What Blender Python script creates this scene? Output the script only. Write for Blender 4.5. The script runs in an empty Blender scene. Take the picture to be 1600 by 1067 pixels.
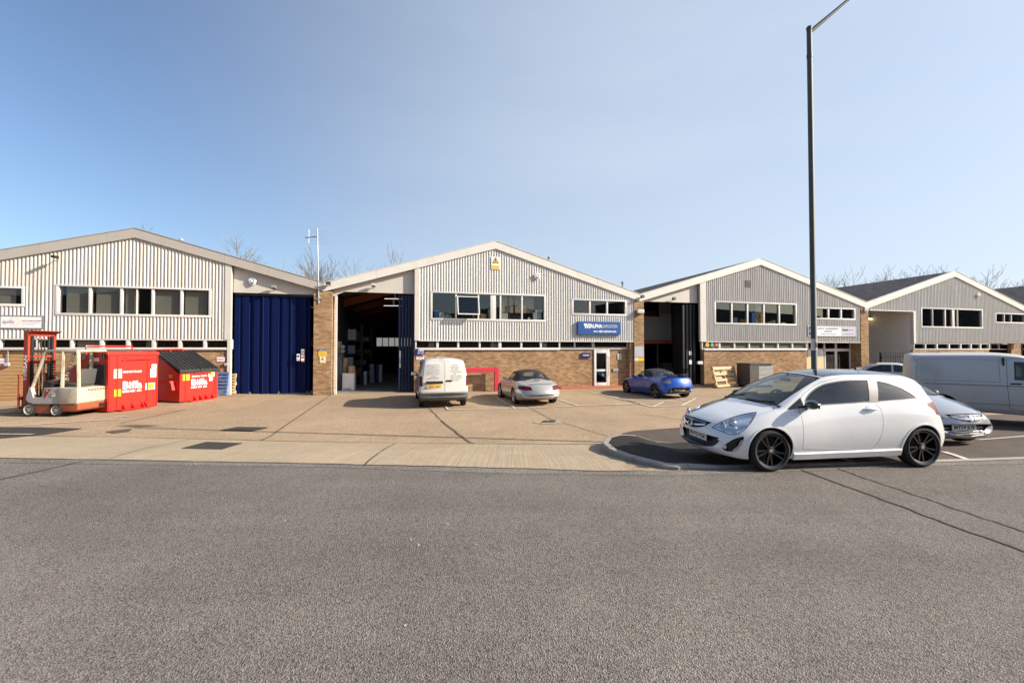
import bpy, bmesh, math, random
from mathutils import Vector, Matrix
from mathutils.bvhtree import BVHTree
R = math.radians
sc = bpy.context.scene
C = sc.collection
random.seed(7)

# ---------------------------------------------------------------- camera, sky, sun, exposure
CAM = Vector((0, 0, 2.15)); FPX = 650.0; PITCH = R(1.0)
cam_d = bpy.data.cameras.new('camera'); cam = bpy.data.objects.new('camera', cam_d); C.objects.link(cam)
cam.location = CAM; cam.rotation_euler = (R(90) + PITCH, 0, 0)
cam_d.sensor_width = 36.0; cam_d.lens = 36.0 * FPX / 1600.0
cam_d.clip_start = 0.05; cam_d.clip_end = 3000
sc.camera = cam

SUN_EL = R(28.5)
SUN_H = Vector((0.99, -0.14, 0)).normalized()
SUN_DIR = Vector((SUN_H.x * math.cos(SUN_EL), SUN_H.y * math.cos(SUN_EL), math.sin(SUN_EL)))
w = bpy.data.worlds.new('World'); sc.world = w; w.use_nodes = True
nt = w.node_tree; nt.nodes.clear()
wo = nt.nodes.new('ShaderNodeOutputWorld'); wb = nt.nodes.new('ShaderNodeBackground'); sk = nt.nodes.new('ShaderNodeTexSky')
sk.sky_type = 'NISHITA'; sk.sun_disc = False; sk.sun_elevation = SUN_EL
sk.sun_rotation = math.atan2(SUN_H.x, SUN_H.y)
sk.altitude = 0; sk.air_density = 1.0; sk.dust_density = 2.0; sk.ozone_density = 3.0
wb.inputs['Strength'].default_value = 0.105
# thin cirrus veil over the right-hand half of the sky
tc_ = nt.nodes.new('ShaderNodeTexCoord'); mp_ = nt.nodes.new('ShaderNodeMapping'); mp_.inputs['Scale'].default_value = (1.2, 1.2, 6.0); mp_.inputs['Rotation'].default_value = (0.25, 0.2, 0.4)
nz_ = nt.nodes.new('ShaderNodeTexNoise'); nz_.inputs['Scale'].default_value = 1.3; nz_.inputs['Detail'].default_value = 7; nz_.inputs['Roughness'].default_value = 0.55
dt_ = nt.nodes.new('ShaderNodeVectorMath'); dt_.operation = 'DOT_PRODUCT'; dt_.inputs[1].default_value = Vector((0.62, 0.76, 0.24)).normalized()
mr_ = nt.nodes.new('ShaderNodeMapRange'); mr_.interpolation_type = 'SMOOTHSTEP'; mr_.inputs[1].default_value = 0.12; mr_.inputs[2].default_value = 1.0; mr_.inputs[4].default_value = 0.70
mr2_ = nt.nodes.new('ShaderNodeMapRange'); mr2_.inputs[1].default_value = 0.3; mr2_.inputs[2].default_value = 0.7; mr2_.inputs[3].default_value = 0.9; mr2_.inputs[4].default_value = 1.08
mu_ = nt.nodes.new('ShaderNodeMath'); mu_.operation = 'MULTIPLY'; cm_ = nt.nodes.new('ShaderNodeMix'); cm_.data_type = 'RGBA'; cm_.inputs[7].default_value = (3.85, 4.45, 5.2, 1)
L_ = nt.links.new; L_(tc_.outputs['Generated'], mp_.inputs[0]); L_(mp_.outputs[0], nz_.inputs['Vector']); L_(tc_.outputs['Generated'], dt_.inputs[0]); L_(dt_.outputs['Value'], mr_.inputs[0]); L_(nz_.outputs[0], mr2_.inputs[0])
L_(mr_.outputs[0], mu_.inputs[0]); L_(mr2_.outputs[0], mu_.inputs[1]); L_(mu_.outputs[0], cm_.inputs[0]); L_(sk.outputs[0], cm_.inputs[6])
nt.links.new(cm_.outputs[2], wb.inputs[0]); nt.links.new(wb.outputs[0], wo.inputs[0])
sun_d = bpy.data.lights.new('sun', 'SUN'); sun = bpy.data.objects.new('sun', sun_d); C.objects.link(sun)
sun_d.energy = 5.0; sun_d.angle = R(0.53); sun_d.color = (1.0, 0.90, 0.765)
sun.rotation_euler = SUN_DIR.to_track_quat('Z', 'Y').to_euler(); sun.location = (30, -5, 30)
sc.view_settings.view_transform = 'Standard'; sc.view_settings.look = 'None'
sc.view_settings.exposure = 0.83; sc.view_settings.gamma = 1.0
sc.cycles.max_bounces = 7; sc.cycles.transparent_max_bounces = 16; sc.cycles.caustics_reflective = False; sc.cycles.caustics_refractive = False

# ---------------------------------------------------------------- pixel measurement helpers (1600 x 1067 photograph)
def ray(px, py):
    a = (px - 800) / FPX; b = (533.5 - py) / FPX
    return Vector((a, math.cos(PITCH) - b * math.sin(PITCH), math.sin(PITCH) + b * math.cos(PITCH)))
AF = R(14.3)
EU = Vector((math.cos(AF), math.sin(AF), 0)); EN = Vector((math.sin(AF), -math.cos(AF), 0))
P0 = Vector((-0.86, 21.4, 0))
def F(px, py, v=0.0):
    """facade coordinates (u along the row, z) of a pixel on the plane v metres in front of the facade"""
    d = ray(px, py); q = P0 + EN * v
    t = (q - CAM).dot(EN) / d.dot(EN); p = CAM + d * t
    return (p - P0).dot(EU), p.z
def FW(u, v, z): return P0 + EU * u + EN * v + Vector((0, 0, z))
EDGE = [(-200, 19.1), (-60, 10.2), (-8.65, 7.03), (-3.08, 6.68), (0, 6.43), (1.45, 6.26), (2.34, 6.33), (7.1, 6.79), (8.55, 6.95), (60, 12.1), (200, 26)]
def lin(x, pts):
    if x <= pts[0][0]: return pts[0][1]
    for (a, b), (c, d) in zip(pts, pts[1:]):
        if x <= c: return b + (d - b) * (x - a) / (c - a)
    return pts[-1][1]
def sm(t): t = min(1, max(0, t)); return t * t * (3 - 2 * t)
def terrain(x, y):
    s = y - lin(x, EDGE)
    return 0.30 * (1 - sm(s / 3.6)) + 0.13 * sm((-x - 9) / 4) * sm((y - 14.5) / 4)
def G(px, py, dz=0.0):
    d = ray(px, py); t = 1.0
    lo, hi = 0.5, 400.0
    t = lo
    while t < hi:
        p = CAM + d * t
        if p.z <= terrain(p.x, p.y) + dz: break
        t *= 1.02
    a, b = t / 1.02, t
    for _ in range(40):
        m = (a + b) / 2; p = CAM + d * m
        if p.z <= terrain(p.x, p.y) + dz: b = m
        else: a = m
    return CAM + d * b
def AT(px, py, depth):
    d = ray(px, py); return CAM + d * (depth / d.y)

# ---------------------------------------------------------------- materials
def mat(name, col, rough=0.6, metal=0.0, var=0.0, scale=3.0, bump=0.0, bscale=60.0, spec=0.5, coat=0.0, dirt=None, dscale=1.2, damt=0.35, coords='Object', stretch=None):
    m = bpy.data.materials.new(name); m.use_nodes = True; n = m.node_tree.nodes; l = m.node_tree.links
    b = n['Principled BSDF']
    b.inputs['Base Color'].default_value = (*col, 1); b.inputs['Roughness'].default_value = rough
    b.inputs['Metallic'].default_value = metal; b.inputs['Specular IOR Level'].default_value = spec
    b.inputs['Coat Weight'].default_value = coat; b.inputs['Coat Roughness'].default_value = 0.04
    tc = n.new('ShaderNodeTexCoord'); src = tc.outputs[coords]
    if stretch:
        mp = n.new('ShaderNodeMapping'); mp.inputs['Scale'].default_value = stretch; l.new(src, mp.inputs[0]); src = mp.outputs[0]
    out = None
    if var:
        t = n.new('ShaderNodeTexNoise'); t.inputs['Scale'].default_value = scale; t.inputs['Detail'].default_value = 8; t.inputs['Roughness'].default_value = 0.65
        l.new(src, t.inputs['Vector'])
        mx = n.new('ShaderNodeMix'); mx.data_type = 'RGBA'
        mx.inputs[6].default_value = (*[c * (1 - var) for c in col], 1); mx.inputs[7].default_value = (*[min(1, c * (1 + var)) for c in col], 1)
        mr = n.new('ShaderNodeMapRange'); mr.inputs[1].default_value = 0.3; mr.inputs[2].default_value = 0.7
        l.new(t.outputs[0], mr.inputs[0]); l.new(mr.outputs[0], mx.inputs[0]); out = mx.outputs[2]
    if dirt:
        t = n.new('ShaderNodeTexNoise'); t.inputs['Scale'].default_value = dscale; t.inputs['Detail'].default_value = 10; t.inputs['Roughness'].default_value = 0.7
        l.new(src, t.inputs['Vector'])
        mr = n.new('ShaderNodeMapRange'); mr.inputs[1].default_value = 0.5; mr.inputs[2].default_value = 0.72; mr.inputs[4].default_value = damt
        l.new(t.outputs[0], mr.inputs[0])
        mx = n.new('ShaderNodeMix'); mx.data_type = 'RGBA'; mx.inputs[6].default_value = (*col, 1); mx.inputs[7].default_value = (*dirt, 1)
        if out: l.new(out, mx.inputs[6])
        l.new(mr.outputs[0], mx.inputs[0]); out = mx.outputs[2]
    if out: l.new(out, b.inputs['Base Color'])
    if bump:
        t = n.new('ShaderNodeTexNoise'); t.inputs['Scale'].default_value = bscale; t.inputs['Detail'].default_value = 4
        l.new(src, t.inputs['Vector'])
        bp = n.new('ShaderNodeBump'); bp.inputs['Strength'].default_value = bump; bp.inputs['Distance'].default_value = 0.02
        l.new(t.outputs[0], bp.inputs['Height']); l.new(bp.outputs[0], b.inputs['Normal'])
    return m
def glass(name, tint=(0.75, 0.78, 0.78), ior=1.55, rough=0.0):
    m = bpy.data.materials.new(name); m.use_nodes = True; n = m.node_tree.nodes; l = m.node_tree.links
    n.remove(n['Principled BSDF']); o = n['Material Output']
    tr = n.new('ShaderNodeBsdfTransparent'); tr.inputs[0].default_value = (*tint, 1)
    gl = n.new('ShaderNodeBsdfGlossy'); gl.inputs['Roughness'].default_value = rough
    f0 = ((ior - 1) / (ior + 1)) ** 2
    lw = n.new('ShaderNodeLayerWeight'); pw = n.new('ShaderNodeMath'); pw.operation = 'POWER'; pw.inputs[1].default_value = 4.5; l.new(lw.outputs['Facing'], pw.inputs[0])
    fr = n.new('ShaderNodeMapRange'); fr.inputs[3].default_value = f0; fr.inputs[4].default_value = 1.0; l.new(pw.outputs[0], fr.inputs[0])
    mx = n.new('ShaderNodeMixShader'); l.new(fr.outputs[0], mx.inputs[0]); l.new(tr.outputs[0], mx.inputs[1]); l.new(gl.outputs[0], mx.inputs[2])
    l.new(mx.outputs[0], o.inputs[0]); return m
def emit(name, col, s):
    m = bpy.data.materials.new(name); m.use_nodes = True; b = m.node_tree.nodes['Principled BSDF']
    b.inputs['Base Color'].default_value = (*col, 1); b.inputs['Emission Color'].default_value = (*col, 1); b.inputs['Emission Strength'].default_value = s; return m

# ---------------------------------------------------------------- objects and mesh helpers
def tag(o, label=None, cat=None, group=None, kind=None):
    if label: o['label'] = label
    if cat: o['category'] = cat
    if group: o['group'] = group
    if kind: o['kind'] = kind
    return o
def thing(name, label, cat, loc=(0, 0, 0), rz=0.0, group=None):
    o = bpy.data.objects.new(name, None); C.objects.link(o); o.location = loc; o.rotation_euler = (0, 0, rz); o.empty_display_size = 0.2
    return tag(o, label, cat, group)
class MB:
    def __init__(s): s.v = []; s.f = []; s.m = []
    def add(s, vs, fs, mi=0, M=None):
        k = len(s.v)
        s.v += [(M @ Vector(p)) if M else Vector(p) for p in vs]
        s.f += [[k + i for i in f] for f in fs]; s.m += [mi] * len(fs); return s
    def box(s, a, b, mi=0, M=None, bev=0.0):
        """box from corner a to corner b"""
        x0, y0, z0 = [min(p, q) for p, q in zip(a, b)]; x1, y1, z1 = [max(p, q) for p, q in zip(a, b)]
        if bev <= 0:
            return s.add([(x0, y0, z0), (x1, y0, z0), (x1, y1, z0), (x0, y1, z0), (x0, y0, z1), (x1, y0, z1), (x1, y1, z1), (x0, y1, z1)],
                         [(0, 3, 2, 1), (4, 5, 6, 7), (0, 1, 5, 4), (1, 2, 6, 5), (2, 3, 7, 6), (3, 0, 4, 7)], mi, M)
        bm = bmesh.new(); bmesh.ops.create_cube(bm, size=1)
        for v in bm.verts: v.co = Vector(((x0 + x1) / 2 + v.co.x * (x1 - x0), (y0 + y1) / 2 + v.co.y * (y1 - y0), (z0 + z1) / 2 + v.co.z * (z1 - z0)))
        bmesh.ops.bevel(bm, geom=bm.edges[:], offset=min(bev, 0.45 * min(x1 - x0, y1 - y0, z1 - z0)), segments=2, affect='EDGES', profile=0.6)
        return s.addbm(bm, mi, M)
    def addbm(s, bm, mi=0, M=None):
        bm.verts.index_update(); vs = [v.co.copy() for v in bm.verts]; fs = [[v.index for v in f.verts] for f in bm.faces]; bm.free()
        return s.add(vs, fs, mi, M)
    def prism(s, pts, h0, h1, axis='z', mi=0, M=None):
        """extrude a 2D outline; axis z: pts (x,y); y: pts (x,z); x: pts (y,z)"""
        n = len(pts)
        def P(p, h): return (p[0], p[1], h) if axis == 'z' else ((p[0], h, p[1]) if axis == 'y' else (h, p[0], p[1]))
        vs = [P(p, h0) for p in pts] + [P(p, h1) for p in pts]
        fs = [list(range(n))[::-1], list(range(n, 2 * n))] + [(i, (i + 1) % n, n + (i + 1) % n, n + i) for i in range(n)]
        return s.add(vs, fs, mi, M)
    def tube(s, pts, r, n=8, mi=0, M=None, cap=True):
        pts = [Vector(p) for p in pts]; rs = r if isinstance(r, (list, tuple)) else [r] * len(pts)
        vs = []; fs = []; prev = None
        for i, p in enumerate(pts):
            t = (pts[min(i + 1, len(pts) - 1)] - pts[max(i - 1, 0)]).normalized()
            if prev is None:
                a = Vector((0, 0, 1)) if abs(t.z) < 0.9 else Vector((1, 0, 0)); u = t.cross(a).normalized()
            else: u = (prev - t * prev.dot(t)).normalized()
            prev = u; q = t.cross(u)
            vs += [p + (u * math.cos(2 * math.pi * k / n) + q * math.sin(2 * math.pi * k / n)) * rs[i] for k in range(n)]
        for i in range(len(pts) - 1):
            for k in range(n):
                a = i * n + k; b = i * n + (k + 1) % n; fs.append((a, b, b + n, a + n))
        if cap: fs += [list(range(n))[::-1], list(range((len(pts) - 1) * n, len(pts) * n))]
        return s.add(vs, fs, mi, M)
    def lathe(s, prof, n=32, mi=0, M=None, axis='z', cap=True):
        """prof (r, h) revolved about an axis through the origin"""
        vs = []; fs = []; k = len(prof)
        for i in range(n):
            a = 2 * math.pi * i / n
            for r, h in prof:
                x, y = r * math.cos(a), r * math.sin(a)
                vs.append((x, y, h) if axis == 'z' else ((x, h, y) if axis == 'y' else (h, x, y)))
        for i in range(n):
            for j in range(k - 1): fs.append((i * k + j, ((i + 1) % n) * k + j, ((i + 1) % n) * k + j + 1, i * k + j + 1))
        if cap:
            fs.append([i * k for i in range(n)][::-1]); fs.append([i * k + k - 1 for i in range(n)])
        return s.add(vs, fs, mi, M)
    def build(s, name, mats, parent=None, smooth=None, label=None, bev=0.0):
        me = bpy.data.meshes.new(name); me.from_pydata([tuple(p) for p in s.v], [], s.f)
        ms = mats if isinstance(mats, (list, tuple)) else [mats]
        for m in ms: me.materials.append(m)
        me.polygons.foreach_set('material_index', s.m)
        bm = bmesh.new(); bm.from_mesh(me); bmesh.ops.recalc_face_normals(bm, faces=bm.faces[:])
        if bev > 0:
            es = [e for e in bm.edges if len(e.link_faces) == 2 and e.calc_face_angle(0) > 0.5]
            bmesh.ops.bevel(bm, geom=es, offset=bev, segments=2, affect='EDGES', profile=0.6, clamp_overlap=True)
        if smooth is not None:
            for f in bm.faces: f.smooth = True
            for e in bm.edges:
                if len(e.link_faces) == 2 and e.calc_face_angle(0) > smooth: e.smooth = False
        bm.to_mesh(me); bm.free()
        o = bpy.data.objects.new(name, me); C.objects.link(o)
        if parent: o.parent = parent
        if label: o['label'] = label
        return o
def obj_bm(name, bm, mats, parent=None, smooth=None):
    me = bpy.data.meshes.new(name)
    if smooth is not None:
        for f in bm.faces: f.smooth = True
        for e in bm.edges:
            if len(e.link_faces) == 2 and e.calc_face_angle(0) > smooth: e.smooth = False
    bm.to_mesh(me)
    for m in (mats if isinstance(mats, (list, tuple)) else [mats]): me.materials.append(m)
    o = bpy.data.objects.new(name, me); C.objects.link(o)
    if parent: o.parent = parent
    return o
def text(body, size, m, parent, M, name='lettering', ext=0.002, bold=0.0, width=None, align='CENTER', shear=0.0):
    """flat lettering; M places its XY plane (baseline centre at the origin)"""
    cu = bpy.data.curves.new(name, 'FONT'); cu.body = body; cu.size = size; cu.extrude = ext; cu.offset = bold; cu.shear = shear
    cu.align_x = align; cu.align_y = 'CENTER'; cu.resolution_u = 3
    t = bpy.data.objects.new(name, cu); C.objects.link(t)
    dg = bpy.context.evaluated_depsgraph_get(); dg.update()
    me = bpy.data.meshes.new_from_object(t.evaluated_get(dg)); C.objects.unlink(t); bpy.data.objects.remove(t)
    if width:
        xs = [v.co.x for v in me.vertices]
        if xs:
            k = width / (max(xs) - min(xs))
            for v in me.vertices: v.co.x *= k
    me.transform(M); me.materials.clear(); me.materials.append(m)
    o = bpy.data.objects.new(name, me); C.objects.link(o); o.parent = parent; return o
FACE = Matrix.Rotation(R(90), 4, 'X')        # text plane turned to face local -y
def TM(x, y, z, rot=None): return Matrix.Translation((x, y, z)) @ (rot if rot is not None else FACE)
def mono(pts):
    """monotone cubic interpolation"""
    xs = [p[0] for p in pts]; ys = [p[1] for p in pts]; n = len(xs)
    h = [xs[i + 1] - xs[i] for i in range(n - 1)]; d = [(ys[i + 1] - ys[i]) / h[i] for i in range(n - 1)]
    m = [d[0]] + [0.0 if d[i - 1] * d[i] <= 0 else 2 * d[i - 1] * d[i] / (d[i - 1] + d[i]) for i in range(1, n - 1)] + [d[-1]]
    def f(x):
        if x <= xs[0]: return ys[0]
        if x >= xs[-1]: return ys[-1]
        i = 0
        while x > xs[i + 1]: i += 1
        t = (x - xs[i]) / h[i]; t2 = t * t; t3 = t2 * t
        return (2 * t3 - 3 * t2 + 1) * ys[i] + (t3 - 2 * t2 + t) * h[i] * m[i] + (-2 * t3 + 3 * t2) * ys[i + 1] + (t3 - t2) * h[i] * m[i + 1]
    return f
# ---------------------------------------------------------------- ground
def ground_mat(name, c1, c2, grain, gsc, patch=0.25, psc=0.35, bump=0.4, ridges=False, rough=0.9, stones=0.0, blot=None, lanes=False):
    """c1/c2: grain colours; patches of wear at a larger scale"""
    m = bpy.data.materials.new(name); m.use_nodes = True; n = m.node_tree.nodes; l = m.node_tree.links
    b = n['Principled BSDF']; b.inputs['Roughness'].default_value = rough; b.inputs['Specular IOR Level'].default_value = 0.25
    tc = n.new('ShaderNodeTexCoord')
    def noise(sc_, det=4, ro=0.6, src=None):
        t = n.new('ShaderNodeTexNoise'); t.inputs['Scale'].default_value = sc_; t.inputs['Detail'].default_value = det; t.inputs['Roughness'].default_value = ro
        l.new(src or tc.outputs['Object'], t.inputs['Vector']); return t.outputs[0]
    def rng(s, a, b_, c, d):
        t = n.new('ShaderNodeMapRange'); l.new(s, t.inputs[0])
        for k, v in zip((1, 2, 3, 4), (a, b_, c, d)): t.inputs[k].default_value = v
        return t.outputs[0]
    def mix(f, a, b_, mode='MIX'):
        t = n.new('ShaderNodeMix'); t.data_type = 'RGBA'; t.blend_type = mode
        if isinstance(f, float): t.inputs[0].default_value = f
        else: l.new(f, t.inputs[0])
        for k, v in ((6, a), (7, b_)):
            if isinstance(v, tuple): t.inputs[k].default_value = (*v, 1)
            else: l.new(v, t.inputs[k])
        return t.outputs[2]
    g = rng(noise(gsc, 3, 0.7), 0.36, 0.64, 0, 1)
    col = mix(g, c1, c2)
    vo = n.new('ShaderNodeTexVoronoi'); vo.inputs['Scale'].default_value = gsc * 0.9; l.new(tc.outputs['Object'], vo.inputs['Vector'])
    if stones:
        st = mix(stones, col, mix(vo.outputs['Color'], tuple(c * 0.35 for c in c1), tuple(min(1, c * 1.5) for c in c2)))
        col = st
    p = rng(noise(psc, 8, 0.62), 0.3, 0.7, 1 - patch, 1 + patch)
    col = mix(1.0, col, p, 'MULTIPLY')
    p2 = rng(noise(psc * 6, 6, 0.7), 0.3, 0.7, 1 - patch * 0.5, 1 + patch * 0.5)
    col = mix(1.0, col, p2, 'MULTIPLY')
    if blot:
        col = mix(rng(noise(0.45, 11, 0.75), 0.57, 0.70, 0, 0.5), col, blot)
    if lanes:
        mp = n.new('ShaderNodeMapping'); mp.inputs['Rotation'].default_value = (0, 0, R(2)); mp.inputs['Scale'].default_value = (.05, .55, 1); l.new(tc.outputs['Object'], mp.inputs[0])
        col = mix(1.0, col, rng(noise(1.0, 5, 0.6, mp.outputs[0]), 0.3, 0.7, 0.80, 1.18), 'MULTIPLY')
        col = mix(rng(noise(0.35, 10, 0.75), 0.60, 0.70, 0, 0.35), col, (0.20, 0.165, 0.125))
        col = mix(rng(noise(2.6, 8, 0.7), 0.66, 0.74, 0, 0.5), col, (0.045, 0.042, 0.040))
    hgt = vo.outputs['Distance'] if stones else noise(gsc, 3, 0.7)
    if ridges:
        mp = n.new('ShaderNodeMapping'); mp.inputs['Rotation'].default_value = (0, 0, R(10)); mp.inputs['Scale'].default_value = (9, 0.25, 1); l.new(tc.outputs['Object'], mp.inputs[0])
        rr = n.new('ShaderNodeTexNoise'); rr.inputs['Scale'].default_value = 2.4; rr.inputs['Detail'].default_value = 5; l.new(mp.outputs[0], rr.inputs['Vector'])
        rd = rng(rr.outputs[0], 0.35, 0.65, 0, 1)
        col = mix(rd, mix(1.0, col, (0.91, 0.895, 0.875), 'MULTIPLY'), col)
        bp0 = n.new('ShaderNodeBump'); bp0.inputs['Strength'].default_value = 0.25; bp0.inputs['Distance'].default_value = 0.01; l.new(rd, bp0.inputs['Height'])
    l.new(col, b.inputs['Base Color'])
    bp = n.new('ShaderNodeBump'); bp.inputs['Strength'].default_value = bump; bp.inputs['Distance'].default_value = 0.012
    l.new(hgt, bp.inputs['Height'])
    if ridges: l.new(bp0.outputs[0], bp.inputs['Normal'])
    l.new(bp.outputs[0], b.inputs['Normal']); return m
M_YARD = ground_mat('yard_concrete', (0.190, 0.130, 0.076), (0.420, 0.312, 0.205), 0.5, 46, patch=0.17, psc=0.3, bump=0.3, stones=0.4, blot=(0.13, 0.092, 0.058))
M_APRON = ground_mat('apron_concrete', (0.30, 0.236, 0.157), (0.42, 0.342, 0.240), 0.5, 50, patch=0.13, psc=0.5, bump=0.15, ridges=True)
M_ROAD = ground_mat('road_asphalt', (0.008, 0.0068, 0.0058), (0.250, 0.221, 0.194), 0.5, 118, patch=0.20, psc=0.22, bump=0.6, stones=0.55, lanes=True)
M_ROADEDGE = ground_mat('road_edge_asphalt', (0.08, 0.07, 0.062), (0.25, 0.225, 0.195), 0.5, 70, patch=0.2, psc=0.8, bump=0.8, stones=0.5)
M_TAR = ground_mat('bay_tarmac', (0.022, 0.019, 0.018), (0.060, 0.053, 0.047), 0.5, 60, patch=0.22, psc=0.6, bump=0.5, stones=0.3)
M_TARSHADE = ground_mat('shaded_island_tarmac', (0.010, 0.0095, 0.009), (0.034, 0.031, 0.029), 0.5, 60, patch=0.2, psc=0.6, bump=0.4, stones=0.2)  # darker copy of the tarmac: the car's shade is deepened in its colour
M_TARBROWN = ground_mat('old_tarmac', (0.055, 0.040, 0.032), (0.125, 0.098, 0.080), 0.5, 60, patch=0.2, psc=0.6, bump=0.4)
M_CRACK = mat('joint_sealant', (0.075, 0.062, 0.050), 0.9, var=0.3, scale=4)
M_WHITELINE = mat('worn_white_paint', (0.56, 0.50, 0.42), 0.8, dirt=(0.36, 0.28, 0.19), dscale=5.0, damt=0.9)
M_KERB = mat('kerb_concrete', (0.29, 0.262, 0.225), 0.85, var=0.15, scale=5, bump=0.2)
M_IRON = mat('cast_iron', (0.045, 0.038, 0.033), 0.6, 0.4, var=0.3, scale=9)

def frange(a, b, s):
    o = []; x = a
    while x < b - 1e-6: o.append(round(x, 5)); x += s
    return o
GX = [-600, -300, -150, -80, -50, -40] + frange(-32, 32, 0.8) + [32, 36, 40, 50, 60, 80, 120, 200, 400, 600]
GY = [-300, -150, -80, -40, -20, -14] + frange(-10, 5, 1.5) + frange(5, 11.4, 0.32) + frange(11.4, 40, 1.0) + [40, 50, 70, 100, 150, 250, 400, 600]
def ground_sheet():
    bm = bmesh.new(); vs = [[bm.verts.new((x, y, terrain(x, y))) for x in GX] for y in GY]
    for j in range(len(GY) - 1):
        for i in range(len(GX) - 1): bm.faces.new((vs[j][i], vs[j][i + 1], vs[j + 1][i + 1], vs[j + 1][i]))
    return bm
o = obj_bm('ground', ground_sheet(), M_YARD, smooth=R(60)); tag(o, 'wide yard of worn tan concrete in front of the units', 'ground', kind='structure')
def drape(polys, dz):
    """flat polygons laid on the terrain dz above it, cut along the ground sheet's own grid"""
    bm = bmesh.new()
    for poly in polys:
        b2 = bmesh.new(); f = b2.faces.new([b2.verts.new((p[0], p[1], 0)) for p in poly])
        x0, x1 = min(p[0] for p in poly), max(p[0] for p in poly); y0, y1 = min(p[1] for p in poly), max(p[1] for p in poly)
        for gx in GX:
            if x0 < gx < x1: bmesh.ops.bisect_plane(b2, geom=b2.faces[:] + b2.edges[:] + b2.verts[:], plane_co=(gx, 0, 0), plane_no=(1, 0, 0), dist=1e-5)
        for gy in GY:
            if y0 < gy < y1: bmesh.ops.bisect_plane(b2, geom=b2.faces[:] + b2.edges[:] + b2.verts[:], plane_co=(0, gy, 0), plane_no=(0, 1, 0), dist=1e-5)
        mp = {}
        for v in b2.verts: mp[v] = bm.verts.new((v.co.x, v.co.y, terrain_lin(v.co.x, v.co.y) + dz))
        for f in b2.faces: bm.faces.new([mp[v] for v in f.verts])
        b2.free()
    bmesh.ops.triangulate(bm, faces=[f for f in bm.faces if len(f.verts) > 4])
    bmesh.ops.recalc_face_normals(bm, faces=bm.faces[:])
    for f in bm.faces:
        if f.normal.z < 0: f.normal_flip()
    return bm
import bisect as _bi
def terrain_lin(x, y):
    """height of the ground sheet itself (bilinear inside its grid cell)"""
    i = min(max(_bi.bisect_right(GX, x) - 1, 0), len(GX) - 2); j = min(max(_bi.bisect_right(GY, y) - 1, 0), len(GY) - 2)
    u = (x - GX[i]) / (GX[i + 1] - GX[i]); v = (y - GY[j]) / (GY[j + 1] - GY[j])
    a, b = terrain(GX[i], GY[j]), terrain(GX[i + 1], GY[j]); c, d = terrain(GX[i], GY[j + 1]), terrain(GX[i + 1], GY[j + 1])
    return (a * (1 - u) + b * u) * (1 - v) + (c * (1 - u) + d * u) * v
def strip(pts, wd):
    """thin quads of width wd along a polyline"""
    out = []
    for a, b in zip(pts, pts[1:]):
        d = (Vector(b[:2]) - Vector(a[:2])).normalized(); nn = Vector((-d.y, d.x)) * wd / 2
        a2, b2 = Vector(a[:2]), Vector(b[:2]); out.append([a2 + nn, a2 - nn, b2 - nn, b2 + nn])
    return out
def wob(pts, n=10, amp=0.02):
    out = []
    for a, b in zip(pts, pts[1:]):
        a, b = Vector(a[:2]), Vector(b[:2]); d = (b - a); nn = Vector((-d.y, d.x)).normalized()
        for i in range(n): out.append(a + d * i / n + nn * random.uniform(-amp, amp) * (i > 0))
    return out + [Vector(pts[-1][:2])]
def P2(px, py): p = G(px, py); return (p.x, p.y)
def ground_obj(name, polys, dz, m, label, cat):
    o = obj_bm(name, drape(polys, dz), m); tag(o, label, cat, kind='structure'); return o
# road: from its near edge to well behind the camera
road_poly = [[(a[0], -9), (b[0], -9), (b[0], b[1]), (a[0], a[1])] for a, b in zip(EDGE, EDGE[1:]) if a[0] >= -200]
ground_obj('road', road_poly, 0.008, M_ROAD, 'broad grey asphalt road with coarse worn stones in the foreground', 'road')
edge_in = [(x, lin(x, EDGE)) for x in (-30, -8.65, -3.08, 0, 1.45, 2.34, 7.1, 8.55, 20)]
ground_obj('road_edge', [[(a[0], a[1] - 0.16 - 0.10 * (i % 2)), (b[0], b[1] - 0.16 - 0.10 * ((i + 1) % 2)), b, a] for i, (a, b) in enumerate(zip(edge_in, edge_in[1:]))], 0.012, M_ROADEDGE, 'paler dusty margin along the far edge of the road', 'road edge')
# concrete apron between road and yard
ap_far = [P2(-60, 680), P2(52, 682.3), P2(180, 684), P2(300, 686), P2(420, 689), P2(500, 691), P2(640, 693), P2(780, 694), P2(965, 694)]
ap_near = [(x, lin(x, EDGE)) for x in (1.75, 1.45, 0, -3.08, -8.65)] + [P2(-60, 714)]
ground_obj('concrete_apron', [ap_far + ap_near], 0.010, M_APRON, 'pale ridged concrete crossover strip between the road and the yard', 'pavement')
# tarmac bays at the right
tar = [P2(961, 692), P2(967, 686), P2(971, 681), P2(973, 677), P2(990, 673.5), P2(1030, 670.5), P2(1066, 668)]
e_r = [(x, lin(x, EDGE)) for x in (40, 20, 8.55, 7.1, 2.6)]
ground_obj('parking_tarmac', [tar + [(8.2, 11.4), (14, 13.2), (40, 19)] + e_r + [P2(1010, 700)]], 0.010, M_TARBROWN, 'dark tarmac parking area with bays at the right of the yard', 'tarmac')
lp = [P2(-90, 667), P2(0, 667.5), P2(60, 668), P2(130, 670), P2(92, 676), P2(52, 681.5), P2(0, 686), P2(-90, 690)]
ground_obj('tarmac_patch', [lp], 0.014, M_TAR, 'dark tarmac repair patch at the left end of the yard', 'tarmac patch')
ground_obj('repair_patch', [[P2(282, 701.5), P2(322, 691), P2(380, 693), P2(347, 703)]], 0.014, M_TAR, 'dark square tar repair in the pale concrete apron', 'tar patch')
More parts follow.
